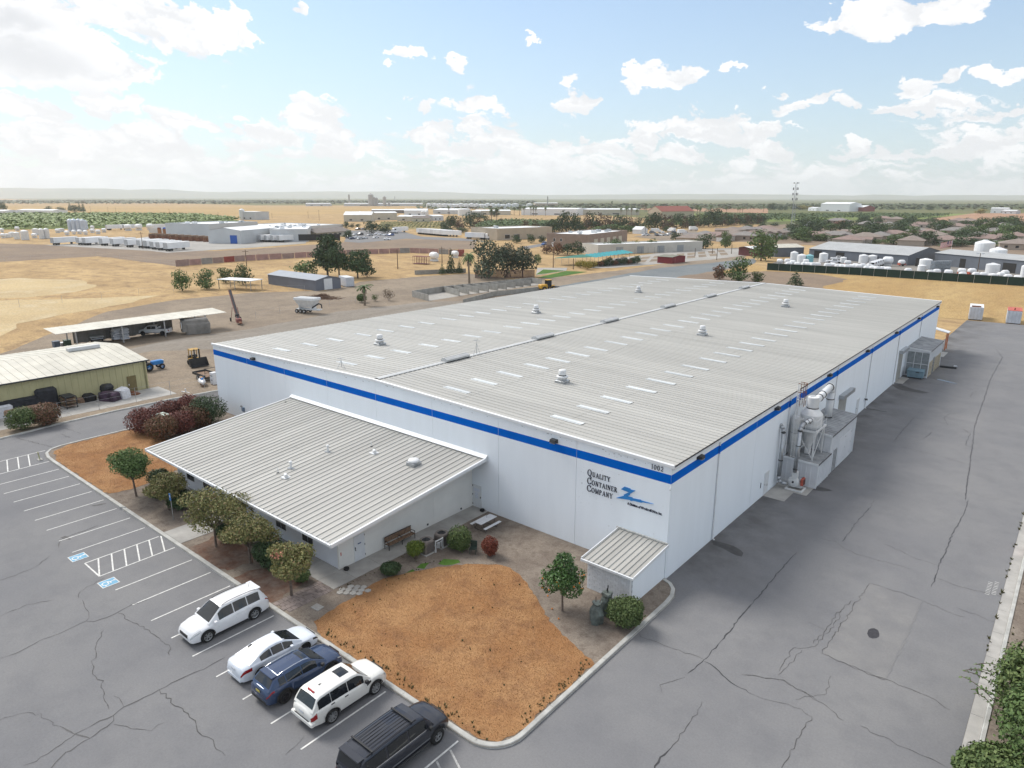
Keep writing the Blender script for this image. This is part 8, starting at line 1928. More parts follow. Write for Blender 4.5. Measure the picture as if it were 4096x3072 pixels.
def semi(A, rz, label, box=True):
    t = thing('semi_truck', label, 'truck', (A[0],A[1],0), rz)
    if box: place('box_body', TBm, t); place('running_gear', TBu, t); place('wheel_set', TBw, t)
    MB().bbox(15.2,17.3,.1,2.5,.9,3.7,.3).obj('cab', CARWHITE, t); MB().bbox(17.2,18.9,.25,2.35,.8,2.2,.3).obj('bonnet', CARWHITE, t); MB().box(17.25,17.36,.3,2.3,2.3,3.3).obj('windscreen', CGLASS, t); MB().box(12.5,18.6,.6,2.0,.5,.95).obj('chassis', DARK, t)
    w = MB(); [w.lathe([(.52,0),(.52,.35)],12,(x,y,.52),'Y') for x in (13.2,14.5,18.0) for y in (.05,2.2)]; w.obj('wheel_set', TYRE, t)
semi((-290.6,284.6), az2, 'white semi truck with a box trailer beside the tan building'); semi((-392.6,296.7), az2, 'white semi tractor without a trailer by the car park', False)
# cars in the far car park and junk yard: a body with glass and wheels each
FARC = []
for k, mt in enumerate((CARWHITE,paintmat('far_grey',(.18,.18,.19)),CARBLUE,CARNAVY,paintmat('far_silver',(.42,.43,.44)),paintmat('far_blue',(.03,.10,.32)),paintmat('far_red',(.24,.03,.03)))):
    o = car('car', 'x y z w', (0,0,-50), 0, dict(SUV3, rails=None) if k % 2 else SEDAN, mt, 'car', 'cars', 0); FARC.append(o)
cn = ('white','grey','slate-blue','black','silver','bright blue','red')
def farcar(k, p, rz, where, used=set()):
    t = FARC[k] if k not in used else copy_tree(FARC[k]); used.add(k); t.location = (p[0],p[1],0); t.rotation_euler = (0,0,rz); t["label"] = cn[k]+' car '+where; t["group"] = 'cars '+where; PEND.append(t)
r = random.Random(9)
for i, q in enumerate([(-378.1,266.4),(-375.7,268.6),(-364.7,268.3),(-372.8,281.5),(-364.9,278.1),(-356.4,275.6),(-354.1,277.7),(-353.1,241.5),(-349.2,244.9),(-337.3,238.4),(-340.2,244.3),(-340,253.1),(-341.1,235.1),(-319.8,245.7),(-440.4,316.9),(-436.9,320)]): farcar((0,3,4,0,0,0,5,1,0,4,0,0,2,0,3,1)[i], q, az2+math.pi/2+r.choice((0,math.pi))+(math.pi/2 if i == 13 else 0), 'in the plant car park')
for i, q in enumerate([(-222.8,393.9),(-225.7,401.4),(-234.5,425.9),(-216.8,399.2),(-215.6,400.3),(-211.9,403.5),(-217.4,419.2),(-239.7,432.7),(-233.2,438.5),(-226.7,444.3),(-216.2,442.1),(-156.9,305.4),(-217.1,271.3),(-205.2,269.2),(-251.3,459.2)]): farcar((0,4,1,3,0,4,0,1,0,3,2,0,5,0,6)[i], q, r.uniform(0,6.28), 'in the junk yard' if i < 11 or i == 14 else 'near the brick building')
farcar(1, (-73.92,478.9), .3, 'on the estate street'); farcar(4, (-71.34,481.2), .3, 'on the estate street'); farcar(2, (-155.1,444), .5, 'on the estate street')
for q in ((-232.2,451.3),(-214.6,432.4),(-232.7,488.9),(-237.1,435)): t = thing('box_truck', 'white box truck in the junk yard', 'truck', (*q,0), r.uniform(0,3), 'box trucks in the junk yard'); MB().bbox(-3.5,2.2,-1.15,1.15,.9,3.3,.08).obj('cargo_box', TRW, t); MB().bbox(2.3,4.0,-1.05,1.05,.6,2.3,.2).obj('cab', CARWHITE, t); PEND.append(t); wheels(t, [(-2,-1.1,-1),(-2,1.1,1),(3.1,-1.1,-1),(3.1,1.1,1)], .42, .28)
for q in ((-61.4,259.1),(-64.26,275.5)): t = car('pickup_truck', 'white pickup in the tank yard', (*q,0), .4, PICK, CARWHITE, 'truck', 'white pickups in the tank yard', 0); PEND.append(t)
# ------------------------------------------------------------------ tanks
WT = pm('white_poly_tank', (.74,.75,.76), .5, .06, .6, rnd=.05); TT = pm('teal_poly_tank', (.22,.48,.52), .5); RED = pm('orange_red_cart', (.42,.09,.05), .6)
def vtank(T, label, mat=WT, group=None, bands=3):
    x, y, h, w = T; t = thing('storage_tank', label, 'tank', (x,y,0), 0, group); R_ = w/2
    MB().lathe([(R_,0),(R_,h*.86),(R_*.96,h*.90),(R_*.3,h*.985),(R_*.28,h)], 20).obj('shell', mat, t, False)
    for k in range(bands): MB().lathe([(R_*1.012,h*(.2+.22*k)),(R_*1.02,h*(.21+.22*k)),(R_*1.012,h*(.22+.22*k))], 20, caps=False).obj('band', mat, t)
    MB().lathe([(R_*.22,h*.985),(R_*.22,h*1.02)], 12).obj('hatch', PALE, t); PEND.append(t)
for T in ((-74.98,252.1,4.64,2.92),(-70.96,248.9,3.93,3.34),(-66.77,263.3,3.85,3.34),(-59.88,266.5,2.29,2.46),(-53.11,269.6,3.48,3.39),(-50.3,272.1,3.25,3.39),(-29.33,260.2,3.77,4.34),(-28.61,249.7,2.21,2.73),(-7.31,249.2,4.13,4.18),(-5.45,233.9,1.95,2.64),(1.72,249.8,4.04,2.34),(-34.32,296.3,2.63,4.36)): vtank(T, 'white upright tank in the tank yard', group='upright tanks in the tank yard')
vtank((-68.23,249.9,3.87,3), 'teal upright tank in the tank yard', TT); vtank((-15.48,295.5,9.46,6.96), 'tallest white silo tank in the tank yard', WT, bands=2); vtank((-9.48,282,7.59,5.73), 'second tallest white silo tank in the tank yard', WT, bands=2)
hm0 = MB().lathe([(.15,-1.0),(.62,-.85),(.75,-.5),(.75,.5),(.62,.85),(.15,1.0)], 14, (0,0,1.15), 'X').mesh('tank_shell', WT, False); hm1 = MB().box(-.9,.9,-.5,.5,.3,.42).box(-.95,-.85,-.6,.6,.3,.9).box(.85,.95,-.6,.6,.3,.9).box(.9,2.0,-.06,.06,.3,.4).mesh('cart_frame', RED); hm2 = MB().box(-.8,.8,-.45,.45,.02,.42).mesh('cradle', PALE)
hw_ = MB().lathe([(.3,-.1),(.3,.1)],10,(0,.7,.3),'Y').lathe([(.3,-.1),(.3,.1)],10,(0,-.7,.3),'Y').mesh('cart_wheels', TYRE)
def htank(p, s, cart, where='along the tank yard fence'):
    t = thing('tank_cart' if cart else 'spray_tank', ('white round tank on a red cart ' if cart else 'white horizontal tank on a cradle ')+where, 'tank', (*p,0), r.uniform(-.5,.5)+.5, ('red tank carts ' if cart else 'horizontal tanks ')+where); t.scale = (s,s,s)
    place('tank_shell', hm0, t); place('cart_frame' if cart else 'cradle', hm1 if cart else hm2, t)
    if cart: place('cart_wheels', hw_, t)
    PEND.append(t)
for q in ((-56.42,232.9),(-55.43,235.4),(-53.83,249.8),(-38.48,266.1),(-21.44,233.7),(-18,233.8),(-15.29,242.3),(-12.64,244.6),(-3.52,235.5),(-3.27,244.7)): htank(q, 1.25, True)
for q in ((-76.79,241.2),(-74.85,244.2),(-70.8,238.2),(-69.93,231.1),(-66.81,231.4),(-65.1,234),(-63.64,234.1),(-61.88,233.9),(-60.56,235),(-68.42,246.5),(-49.67,233.2),(-48.73,235.6),(-48.56,239.7),(-46.78,237.3),(-46.44,241.5),(-43.13,233.5),(-41.24,233.5),(-39.58,232.9),(-38.16,234.1),(-36.47,234),(-51.31,233.4),(-29.92,233.1),(-22.89,231),(-13.57,231.3),(-10.06,233),(-1.33,231.9),(1.4,230.1),(-53.1,234.1),(-8.07,233.8),(-44.63,243)): htank(q, 1.15, False)
htank((-42.61,262.5), 1.9, False, 'beside the row of water trucks')
for k in range(5):
    q = Vector((-44.04,246.4)).lerp(Vector((-44.51,262.7)),k/4); t = thing('water_truck', 'white water truck in the row by the grey shed', 'truck', (q.x,q.y,0), ang((-38.61,256.9),(-44.04,246.4))+.5, 'white water trucks by the grey shed'); PEND.append(t)
    MB().bbox(1.2,3.2,-1.1,1.1,.7,2.7,.2).obj('cab', CARWHITE, t); MB().bbox(3.1,4.3,-.95,.95,.6,1.7,.15).obj('bonnet', CARWHITE, t); MB().box(3.0,3.22,-.9,.9,1.8,2.5).obj('windscreen', CGLASS, t); MB().box(-5,1.2,-.9,.9,.75,.95).obj('flat_bed', WOOD, t); MB().box(-5,4.2,-.4,.4,.5,.75).obj('chassis', DARK, t); wheels(t, [(x,y*1.0,y) for x in (-3.5,3.4) for y in (-1,1)], .5, .32)
it0 = MB().bbox(-.55,.55,-.48,.48,.16,1.1,.05).mesh('plastic_bottle', pm('translucent_tote',(.38,.42,.46),.5,.1,2)); it1 = MB(); [it1.box(x-.015,x+.015,-.51,.51,.1,1.15) for x in (-.58,-.3,0,.3,.58)]; [it1.box(-.6,.6,-.52,.52,z,z+.03) for z in (.12,.45,.8,1.13)]; it1 = it1.mesh('wire_cage', STEEL)
ta, tb_ = Vector((-25.11,247.4)), Vector((-20.56,252.9))
for k in range(8):
    for j in range(3):
        q = ta.lerp(tb_,(k+.5)/8); t = thing('tote_tank', 'caged plastic tote in the stack beside the white silos, level %s' % nth(j), 'tote', (q.x,q.y,1.3*j), 0, 'caged totes stacked by the white silos'); t.scale = (1.25,1.25,1.1); place('plastic_bottle', it0, t); place('wire_cage', it1, t); PEND.append(t)
for k in range(5): T = ((-587.8,159.1,9.25,3.73),(-583.4,160.4,9.48,3.72),(-578.8,162.1,9.53,3.71),(-574.6,163.4,9.25,3.7),(-611.1,178,7.29,2.81))[k]; vtank(T, 'white upright tank in the cluster before the green orchard', pm('blue_white_tank',(.50,.56,.64),.5,.1,.3), 'tanks before the green orchard', 2)
for T in ((-491.7,110.7,6.4,3.06),(-492.2,113.7,6.44,3.08),(-549.8,124.5,4.33,4.03),(-485.5,99.9,5.89,4.25),(-528.2,104.8,3.34,3.8),(-496.1,98.6,4.56,3.23),(-583.1,150.9,2.56,4.37),(-523.1,100.3,2.56,4.49)): vtank(T, 'pale tank among the stored equipment on the far left', PALE, 'tanks in the far left yard', 1)
for q in ((-517.1,96.8),(-502.4,109.8),(-565.6,143),(-525.5,135.9),(-535.9,147.3),(-547,159.6),(-549.9,168.5),(-605.3,119.2),(-628.9,135.2),(-607.5,181.2),(-524.4,147),(-535.5,143.5),(-526.3,155.9)): htank(q, 1.6, False, 'in the far left equipment yard')
for q in ((-561.4,190.3),(-563.4,198.9),(-562.8,207.5)): htank(q, 2.6, False, 'beyond the trailer row')
for k in range(11): q = Vector((-466.5,172.5)).lerp(Vector((-465,189.5)),k/10); t = thing('steel_drum', 'tall rust-brown drum with a blue cap beside the grey warehouse', 'drum', (q.x,q.y-(k % 2)*2,0), 0, 'rusty drums by the grey warehouse'); MB().lathe([(1.1,0),(1.1,4.8)],12).obj('shell', pm('rust_drum',(.30,.13,.05),.8,.2,1), t); MB().lathe([(1.15,4.8),(1.0,5.6),(.2,5.8)],12).obj('cap', BLUD if k not in (1,8) else RUST, t); PEND.append(t)
for k in range(9): q = Vector((-442.2,157.8)).lerp(Vector((-385.8,164.6)),k/8); t = thing('crate_stack', 'low stack of brown crates in front of the grey warehouse', 'crates', (q.x,q.y,0), az0, 'brown crates by the grey warehouse'); MB().bbox(-3,3,-1.2,1.2,0,2.2,.05).obj('lower_crate', RUST, t); MB().bbox(-2.9,2.8,-1.1,1.1,2.25,3.2,.05).obj('upper_crate', WOOD, t); PEND.append(t)
# ------------------------------------------------------------------ fences, walls, poles
GSCR = pm('dark_green_screen', (.012,.035,.026), .8, .15, .5)
fence('screen_fence', 'long dark green screened fence along the tank yard', [(-72.31,215.3),(-56.02,216.7),(-41.35,218.5),(-17.33,218.2),(4.12,218.2),(22.54,217.4)], 2.6, 4.0, 0, STEEL, .05, GSCR)
wfm = [pm('pink_grey_panel',(.30,.22,.20),.9,.15,.6), pm('grey_panel',(.27,.26,.25),.9,.15,.6), pm('rose_panel',(.36,.23,.21),.9,.15,.6), pm('red_panel',(.26,.06,.05),.8,.2,.6)]
bw_ = thing('panel_wall', 'low wall of pink and grey panels across the dry field', 'wall', (0,0,0)); pp_ = [(-247.7,81.33),(-249.2,87.37),(-250.7,111.4),(-249.3,115.4),(-246.2,137.9),(-244.5,157.7),(-231.7,185.1),(-205.7,191.4)]; rr3 = random.Random(2)
for a, b in zip(pp_, pp_[1:]):
    n = max(1,int(L(a,b)/4.6)); e = Vector(b)-Vector(a); rz = math.atan2(e.y,e.x)
    for k in range(n): q = Vector(a)+e*((k+.5)/n); o = MB().box(-e.length/n*.48,e.length/n*.48,-.08,.08,0,2.3+rr3.uniform(-.1,.1)).obj('wall_panel', rr3.choice(wfm[:3]+wfm[:3]+wfm), bw_, loc=(q.x,q.y,0)); o.rotation_euler = (0,0,rz)
CB = pm('bunker_concrete', (.30,.29,.265), .9, .15, .8)
bk = thing('bunker_bays', 'row of open concrete storage bays beside the dirt track', 'storage bays', (0,0,0)); F = [(-109.7,81.47),(-110.1,93.2),(-110.5,97.4),(-110,100.9),(-109.9,104.8),(-109.6,108.4),(-109.3,111.9),(-109.6,116.2),(-109.5,119.8),(-109.2,123),(-108.9,127.8)]; K = [(-118.8,84.26),(-119.5,96.6),(-118.8,99.8),(-118.5,103.4),(-117.5,106.3),(-116.9,109.6),(-116.5,112.7),(-115.8,116.3),(-115.4,119.2),(-115,122.5),(-114,129.2)]
def wallseg(a, b, h, par, nm='bay_wall', mat=CB, th=.2):
    e = Vector(b)-Vector(a); o = MB().box(0,e.length,-th/2,th/2,-.05,h).obj(nm, mat, par, loc=(a[0],a[1],0)); o.rotation_euler = (0,0,math.atan2(e.y,e.x))
for f, k in zip(F, K): wallseg(k, f, 1.6, bk)
for a, b in zip(K, K[1:]): wallseg(a, b, 1.55, bk, 'back_wall')
MB().sheet(F+K[::-1], -.03).obj('bay_floor', G_SLAB, bk)
lw = thing('retaining_wall', 'long low concrete wall running behind the warehouse roof', 'wall', (0,0,0)); wallseg((-99.2,83.36), (-103.2,99.1), 1.2, lw, 'wall_run'); wallseg((-103.2,99.1), (-99.8,116), 1.2, lw, 'wall_run')
lw = thing('retaining_wall', 'low grey concrete wall beside the conifers', 'wall', (0,0,0)); wallseg((-158.7,121.5), (-150.1,137.8), 1.4, lw, 'wall_run')
pf_ = thing('palisade', 'brown timber palisade below the grey-green trees', 'fence', (0,0,0)); PB = pm('brown_palisade',(.10,.06,.055),.9,.2,2); ppm = MB().box(-.14,.14,-.05,.05,0,2.6).add([(-.14,-.05,2.6),(.14,-.05,2.6),(.14,.05,2.6),(-.14,.05,2.6),(0,0,2.85)],[(0,1,4),(1,2,4),(2,3,4),(3,0,4)]).mesh('picket', PB)
a, b = Vector((-135.8,127.3)), Vector((-120.5,139.5)); n = int((b-a).length/.36)
for k in range(n): q = a.lerp(b,k/n); place('picket', ppm, pf_, (q.x,q.y,0), ang(a,b))
fence('field_fence', 'thin wire fence crossing the dry field at left', [(-180.4,3.4),(-176.9,11.02),(-176.7,29.16),(-176.2,47.46)], 1.8, 9, 2); fence('field_fence', 'thin wire fence along the fallow field edge', [(-322.5,36.94),(-321.3,55.31),(-323.2,80.85),(-248.6,81.75)], 2.0, 12, 2); fence('field_fence', 'thin wire fence beside the dirt track', [(-118.9,38.86),(-120.9,51.81),(-120.2,66.68)], 1.6, 6, 2); fence('field_fence', 'thin wire fence in front of the grey barn', [(-161.1,63.63),(-150.7,72.51)], 1.5, 5, 2); fence('court_fence', 'tall mesh fence around the paved garden', [(-142.7,241.7),(-140.8,256.7),(-141.1,296.3),(-130.5,322.5)], 3.0, 5, 3, DARK); fence('roadside_fence', 'mesh fence along the dry lot by the windbreak', [(-246.7,504.2),(-241.9,587.9),(-240.7,665.1)], 2.4, 6, 3, DARK)
POLE = pm('creosote_pole', (.12,.085,.06), .9)
def pole(T, label, arm=True):
    x, y, h, w = T; t = thing('utility_pole', label, 'pole', (x,y,0)); MB().cyl((0,0,0),(0,0,h),.17,.11,8).obj('post', POLE, t)
    if arm: MB().cbox((0,0,h-.7),(2.4,.12,.14),.6).obj('crossarm', POLE, t)
    PEND.append(t)
for T in ((-177.5,130.3,7.22,0.21),(-182.4,157.9,6.51,0.23),(-228.3,99.2,6.29,0.22),(-284.6,416.8,8.53,0.45),(-226.6,400.6,9.12,0.41)): pole(T, 'timber power pole in the middle distance')
for T in ((-772,439.5,7.63,0.57),(-769.1,442.1,6.24,0.57),(-758,486.4,7.86,0.59),(-653.6,429.8,11.54,0.52),(-1254,436.6,8.4,0.77),(-1101,467.8,7,0.72),(-918,451,5.11,0.64),(-1274,417,10.24,0.77),(-1245,445.4,8.4,0.77),(-437.4,394.7,6.49,0.41),(-351.5,112.9,8.59,0.23)): pole(T, 'thin distant pole at the edge of the fields')
for T in ((-120.3,256.8,3.51,0.21),(-104,243.3,5.17,0.2),(-120.1,274.7,2.69,0.22),(-113.2,280.6,4.03,0.22),(-137.2,171.9,7.38,0.22),(-127.7,171.5,4,0.17)): pole(T, 'slim dark post around the paved garden', False)
pa, pb = (Vector((-284.6,416.8)), Vector((-226.6,400.6))); ww_ = thing('power_line', 'sagging power wires between the two poles by the brick building', 'wires', (0,0,0))
for z in (9.0,9.8): MB().tube([(*(pa.lerp(pb,k/8)),z+2.2-1.2*math.sin(math.pi*k/8)) for k in range(9)], .03, 4).obj('wire', DARK, ww_)
def streetlight(T, label):
    x, y, h, w = T; t = thing('street_light', label, 'street light', (x,y,0)); MB().tube([(0,0,0),(0,0,h-.8),(.5,0,h-.2),(2.0,0,h)],.09,8).obj('post', STEEL, t); MB().bbox(1.7,2.5,-.15,.15,h-.08,h+.06,.03).obj('lamp_head', PALE, t); PEND.append(t)
for T in ((-153.2,509.6,5.96,0.35),(-151.6,511.1,8.08,0.35),(-136.8,574.5,10.02,0.37),(-77.05,577.3,6,0.35),(-90.3,511.1,3.17,0.32)): streetlight(T, 'slim street light in the housing estate')
x, y, h, w = (-11.38,248.1,7.3,0.2); t = thing('floodlight_pole', 'floodlight pole with two lamps in the tank yard', 'light pole', (x,y,0)); MB().cyl((0,0,0),(0,0,h),.14,.1,8).obj('post', POLE, t); [MB().cbox((s*.8,0,h-.1),(.9,.5,.5)).obj('lamp', TRIM, t) for s in (-1,1)]
x, y, h, w = (-32.98,341.3,6.87,0.27); t = thing('flag', 'American flag flying on a white pole behind the tank yard', 'flag', (x,y,0), .35); MB().cyl((0,0,0),(0,0,h),.09,.06,8).obj('pole', TRIM, t)
fl0 = lambda u, v: (-4.6*u, .35*math.sin(u*7), h-.3-2.5*v-1.2*u)
for k in range(13): MB().add([fl0(u/6,(k+d)/13) for d in (0,1) for u in range(7)], [(i,i+1,8+i,7+i) for i in range(6)]).obj('stripe', pm('flag_red',(.36,.03,.05),.8) if k % 2 == 0 else WP, t)
MB().add([tuple(c+(0,-.02,0)[i] for i, c in enumerate(fl0(u/6*.42,d*.54))) for d in (0,1) for u in range(7)], [(i,i+1,8+i,7+i) for i in range(6)]).obj('blue_canton', pm('flag_blue',(.02,.03,.14),.8), t)
x, y, h, w = (-200.4,625.2,38.89,6.4); ct = thing('cell_tower', 'tall lattice telecom tower with four tiers of antennas', 'tower', (x,y,0))
lg = [Vector((2.0*math.cos(q),2.0*math.sin(q),0)) for q in (.5,2.6,4.7)]
for q in lg: MB().cyl(q, (q.x*.35,q.y*.35,h), .13, .09, 6).obj('leg', STEEL, ct)
NB = 14; bb = MB()
for k in range(NB):
    for i in range(3):
        s0, s1 = 1-.65*k/NB, 1-.65*(k+1)/NB; p0 = lg[i]*s0+Vector((0,0,h*k/NB)); p1 = lg[(i+1)%3]*s1+Vector((0,0,h*(k+1)/NB)); MB().cyl(p0, p1, .06, n=4).obj('brace', STEEL, ct); MB().cyl(lg[i]*s1+Vector((0,0,h*(k+1)/NB)), p1, .05, n=4).obj('strut', STEEL, ct)
for z in (.985,.855,.735,.62):
    pl = MB().lathe([(1.9,h*z-.1),(1.9,h*z)],3,caps=False).obj('platform', STEEL, ct)
    for i in range(9): q = 2*math.pi*i/9; MB().cbox((2.3*math.cos(q),2.3*math.sin(q),h*z+.2),(.35,.5,2.2 if z < .9 else .9),q).obj('antenna', PALE if i % 2 else DARK, pl)
# ------------------------------------------------------------------ containers, machines
def container(A, B, label, mat, top):
    A, B = Vector(A), Vector(B); e = B-A; t = thing('shipping_container', label, 'container', (A.x,A.y,0), math.atan2(e.y,e.x)); w = 2.5; Lc = 6.1
    MB().box(0,w,0,Lc,.12,2.7).obj('shell', mat, t); MB().box(-.02,w+.02,-.02,Lc+.02,2.7,2.76).obj('roof', top, t)
    for k in range(20): MB().box(w,w+.04,.15+.3*k,.3+.3*k,.25,2.6).obj('corrugation', mat, t)
    for k in range(4): MB().cyl((.35+.6*k,-.04,.2),(.35+.6*k,-.04,2.6),.025,n=6).obj('lock_rod', STEEL, t)
    MB().box(0,w,0,.1,0,.13).box(0,w,Lc-.1,Lc,0,.13).obj('sill', DARK, t); return t
CW = pm('white_container',(.58,.61,.66),.6,.1,1)
c = container((0.07,138.5), (2.63,138.8), 'white shipping container at the yard edge', CW, TRIM); MB().box(.3,2.0,.3,1.0,2.77,3.0).obj('rusty_top_box', RUST, c)
c = container((6.85,138.2), (9.21,138.4), 'white shipping container with a red roof at the right edge', CW, pm('red_tin',(.45,.10,.07),.6,.3,2)); MB().cyl((1.2,1,2.76),(1.2,1,3.2),.12,n=8).obj('roof_vent', RUST, c)
c = container((-200.5,185.6), (-198.3,187.5), 'dark red shipping container beyond the panel wall', pm('dark_red_container',(.26,.05,.04),.7), RUST); c = container((-148.6,85.28), (-147.4,89.2), 'small white container beside the grey barn', CW, TRIM)
sd_ = thing('grain_cart', 'white three-axle seed tender with a folding auger by the dirt track', 'grain cart', (*(-117,50.74),0), .35)
MB().add([(-2.6,-1.3,3.0),(2.6,-1.3,3.0),(2.6,1.3,3.0),(-2.6,1.3,3.0),(-1.7,-.6,1.3),(1.7,-.6,1.3),(1.7,.6,1.3),(-1.7,.6,1.3)], [(0,1,2,3),(0,4,5,1),(1,5,6,2),(2,6,7,3),(3,7,4,0),(7,6,5,4)]).obj('hopper', PALE, sd_); MB().box(-2.7,2.7,-1.4,1.4,3.0,3.5).obj('bin_top', TRIM, sd_); MB().box(-2.4,2.4,-1.0,1.0,3.5,3.56).obj('tarp', LGREY, sd_); MB().box(-2.6,3.4,-.7,.7,.75,.95).obj('chassis', PALE, sd_)
for x in (-1.6,1.6): MB().box(x-.08,x+.08,-1.0,1.0,.95,3.0).obj('stand', PALE, sd_)
MB().tube([(1.5,-.6,1.2),(3.6,-.8,2.4),(4.3,-.8,2.2)],.16,8).tube([(4.3,-.8,2.2),(4.4,-.8,1.4)],.14,8).obj('auger', DARK, sd_); wheels(sd_, [(x,y*1.1,y) for x in (-2.2,-1.2,-.2) for y in (-1,1)], .45, .3, PALE)
ly = thing('wheel_loader', 'yellow wheel loader behind the storage bays', 'loader', (*(-98.7,117),0), 1.2); MB().bbox(-2.4,-.2,-1.0,1.0,.8,1.9,.2).obj('engine_cover', pm('loader_yellow',(.55,.30,.03),.5), ly); MB().bbox(-.3,1.2,-.75,.75,1.2,3.0,.12).obj('cab', CGLASS, ly); MB().box(-.35,1.25,-.8,.8,3.0,3.12).obj('cab_roof', MATS['loader_yellow'], ly); MB().bbox(1.1,2.4,-.6,.6,.8,1.5,.15).obj('front_frame', MATS['loader_yellow'], ly); MB().cbox((3.0,0,.7),(.9,2.4,.9)).obj('bucket', DARK, ly); wheels(ly, [(x,y*1.05,y) for x in (-1.4,1.6) for y in (-1,1)], .7, .5, MATS['loader_yellow'])
cg = thing('red_cage', 'rusty red steel cage frame standing in the dry field', 'cage', (*(-185.8,149.8),0), .2)
for i in range(9): MB().box(-3.2+.8*i-.05,-3.2+.8*i+.05,-1.3,-1.2,0,3.0).box(-3.2+.8*i-.05,-3.2+.8*i+.05,1.2,1.3,0,3.0).obj('bar', AR, cg)
MB().box(-3.3,3.3,-1.35,1.35,2.9,3.05).box(-3.3,3.3,-1.35,1.35,.05,.2).obj('frame', AR, cg)
htank((-190.5,161.3), 2.0, False, 'beside the red steel cage'); htank((-195.9,179.1), 1.6, False, 'near the dark red container')
bp2 = thing('brush_pile', 'heap of brown cut branches beside the dirt track', 'brush pile', (*(-135.2,67.37),0), .2); g = MB(); r = random.Random(8)
for k in range(160): x, y = r.gauss(0,2.4), r.gauss(0,1.0); a = r.uniform(0,3.1); l = r.uniform(.6,1.6); z = max(.05,1.1-.16*x*x*.6-.4*y*y)*r.random(); g.cyl((x-l*math.cos(a),y-l*math.sin(a),z),(x+l*math.cos(a),y+l*math.sin(a),z+r.uniform(-.2,.5)),.05,.03,4)
o = g.obj('branches', pm('dead_branch',(.13,.075,.05),.9,.3,3), bp2); o["kind"] = "stuff"
sp2 = thing('open_shelter', 'small white-roofed open shelter by the field trees', 'shelter', (*(-167.9,62.83),0), .35); MB().box(-6,6,-2.6,2.6,2.7,2.85).obj('roof', LROOF, sp2)
for x in (-5.6,0,5.6):
    for y in (-2.3,2.3): MB().box(x-.08,x+.08,y-.08,y+.08,0,2.7).obj('post', STEEL, sp2)
# ------------------------------------------------------------------ houses
HW = [pm('house_stucco_a',(.42,.36,.30),.9,.06,.4), pm('house_stucco_b',(.36,.29,.24),.9,.06,.4), pm('house_stucco_c',(.46,.42,.37),.9,.06,.4)]; HRf = [pm('tile_roof_tan',(.24,.20,.175),.9,.12,.6), pm('tile_roof_grey',(.22,.205,.195),.9,.12,.6), pm('tile_roof_rose',(.25,.185,.165),.9,.12,.6)]
def house(p, k, two=False):
    w, d, h = 15+(k*3.7) % 5, 12+(k*2.3) % 4, 5.4 if two else 3.0; t = thing('house', ('two-storey ' if two else 'single-storey ')+'stucco house with a '+('tan','grey-brown','rose')[k % 3]+' tiled hip roof', 'house', (*p,0), .12+(k % 4)*math.pi/2, 'stucco houses in the estate'); ov = .6; hr = h+2.3
    MB().box(-w/2,w/2,-d/2,d/2,-.1,h).obj('wall', HW[k % 3], t); e = [(-w/2-ov,-d/2-ov,h),(w/2+ov,-d/2-ov,h),(w/2+ov,d/2+ov,h),(-w/2-ov,d/2+ov,h)]; a, b = (-w/2+d/2,0,hr), (w/2-d/2,0,hr)
    for f in ([e[0],e[1],b,a],[e[1],e[2],b],[e[2],e[3],a,b],[e[3],e[0],a]): MB().add(f, [tuple(range(len(f)))]).obj('roof_slope', HRf[k % 3], t)
    g = [(w*.12,-d/2-3.2,-.1),(w*.45,-d/2-3.2,-.1)]; MB().box(g[0][0],g[1][0],-d/2-3.2,-d/2,-.1,2.8).obj('garage', HW[k % 3], t); x0, x1, xm = g[0][0]-.4, g[1][0]+.4, (g[0][0]+g[1][0])/2
    MB().add([(x0,-d/2-3.7,2.8),(xm,-d/2-3.7,4.2),(xm,0,4.2),(x0,0,2.8),(x1,-d/2-3.7,2.8),(x1,0,2.8)], [(0,1,2,3),(1,4,5,2),(0,4,1)]).obj('garage_roof', HRf[k % 3], t); MB().box(g[0][0]+.4,g[1][0]-.4,-d/2-3.26,-d/2-3.2,0,2.3).obj('garage_door', TRIM, t)
    for x in (-w*.35,-w*.1):
        for z in ((.9,3.7) if two else (.9,)):
            for s in (-1,1): MB().box(x-.7,x+.7,s*d/2-.04,s*d/2+.04,z,z+1.2).obj('window', GLASS, t)
    PEND.append(t)
for k, p in enumerate([(-152,446.6),(-148.3,459.8),(-118.8,422.6),(-117.1,440.9),(-109.5,439.1),(-90.2,391.6),(-91.2,431),(-87.66,450),(-85.5,477.5),(-61.48,407.5),(-80.82,529.7),(-71.9,517.5),(-137.8,664.4),(-126.8,657.6),(-105.7,676.6),(-59.78,474.5),(-61.43,557.4),(-74.05,658.7),(-58.96,593.4),(-40.75,491.3),(-31.15,454.2),(-64.15,730.6),(-46.26,698.5),(-21.05,500.5),(-11.6,409.2),(-104.7,577.1),(-106.7,629.5),(-112.7,501.5),(-38.69,567),(-47.44,426.3),(-163.9,344.9),(-173.9,382.3),(-162.6,376),(-165.8,406.7),(-152,393.4),(-154.9,416.3),(-156.9,442.3),(-186,480.5),(-179.4,498.2),(-186.9,457)]): house(p, k)
for k, p in enumerate([(-127.8,582.6),(-155.1,764.2),(-141.4,755.2),(-168.6,653.9),(-86.21,746.2),(-74.6,721.2)]): house(p, k+1, True)
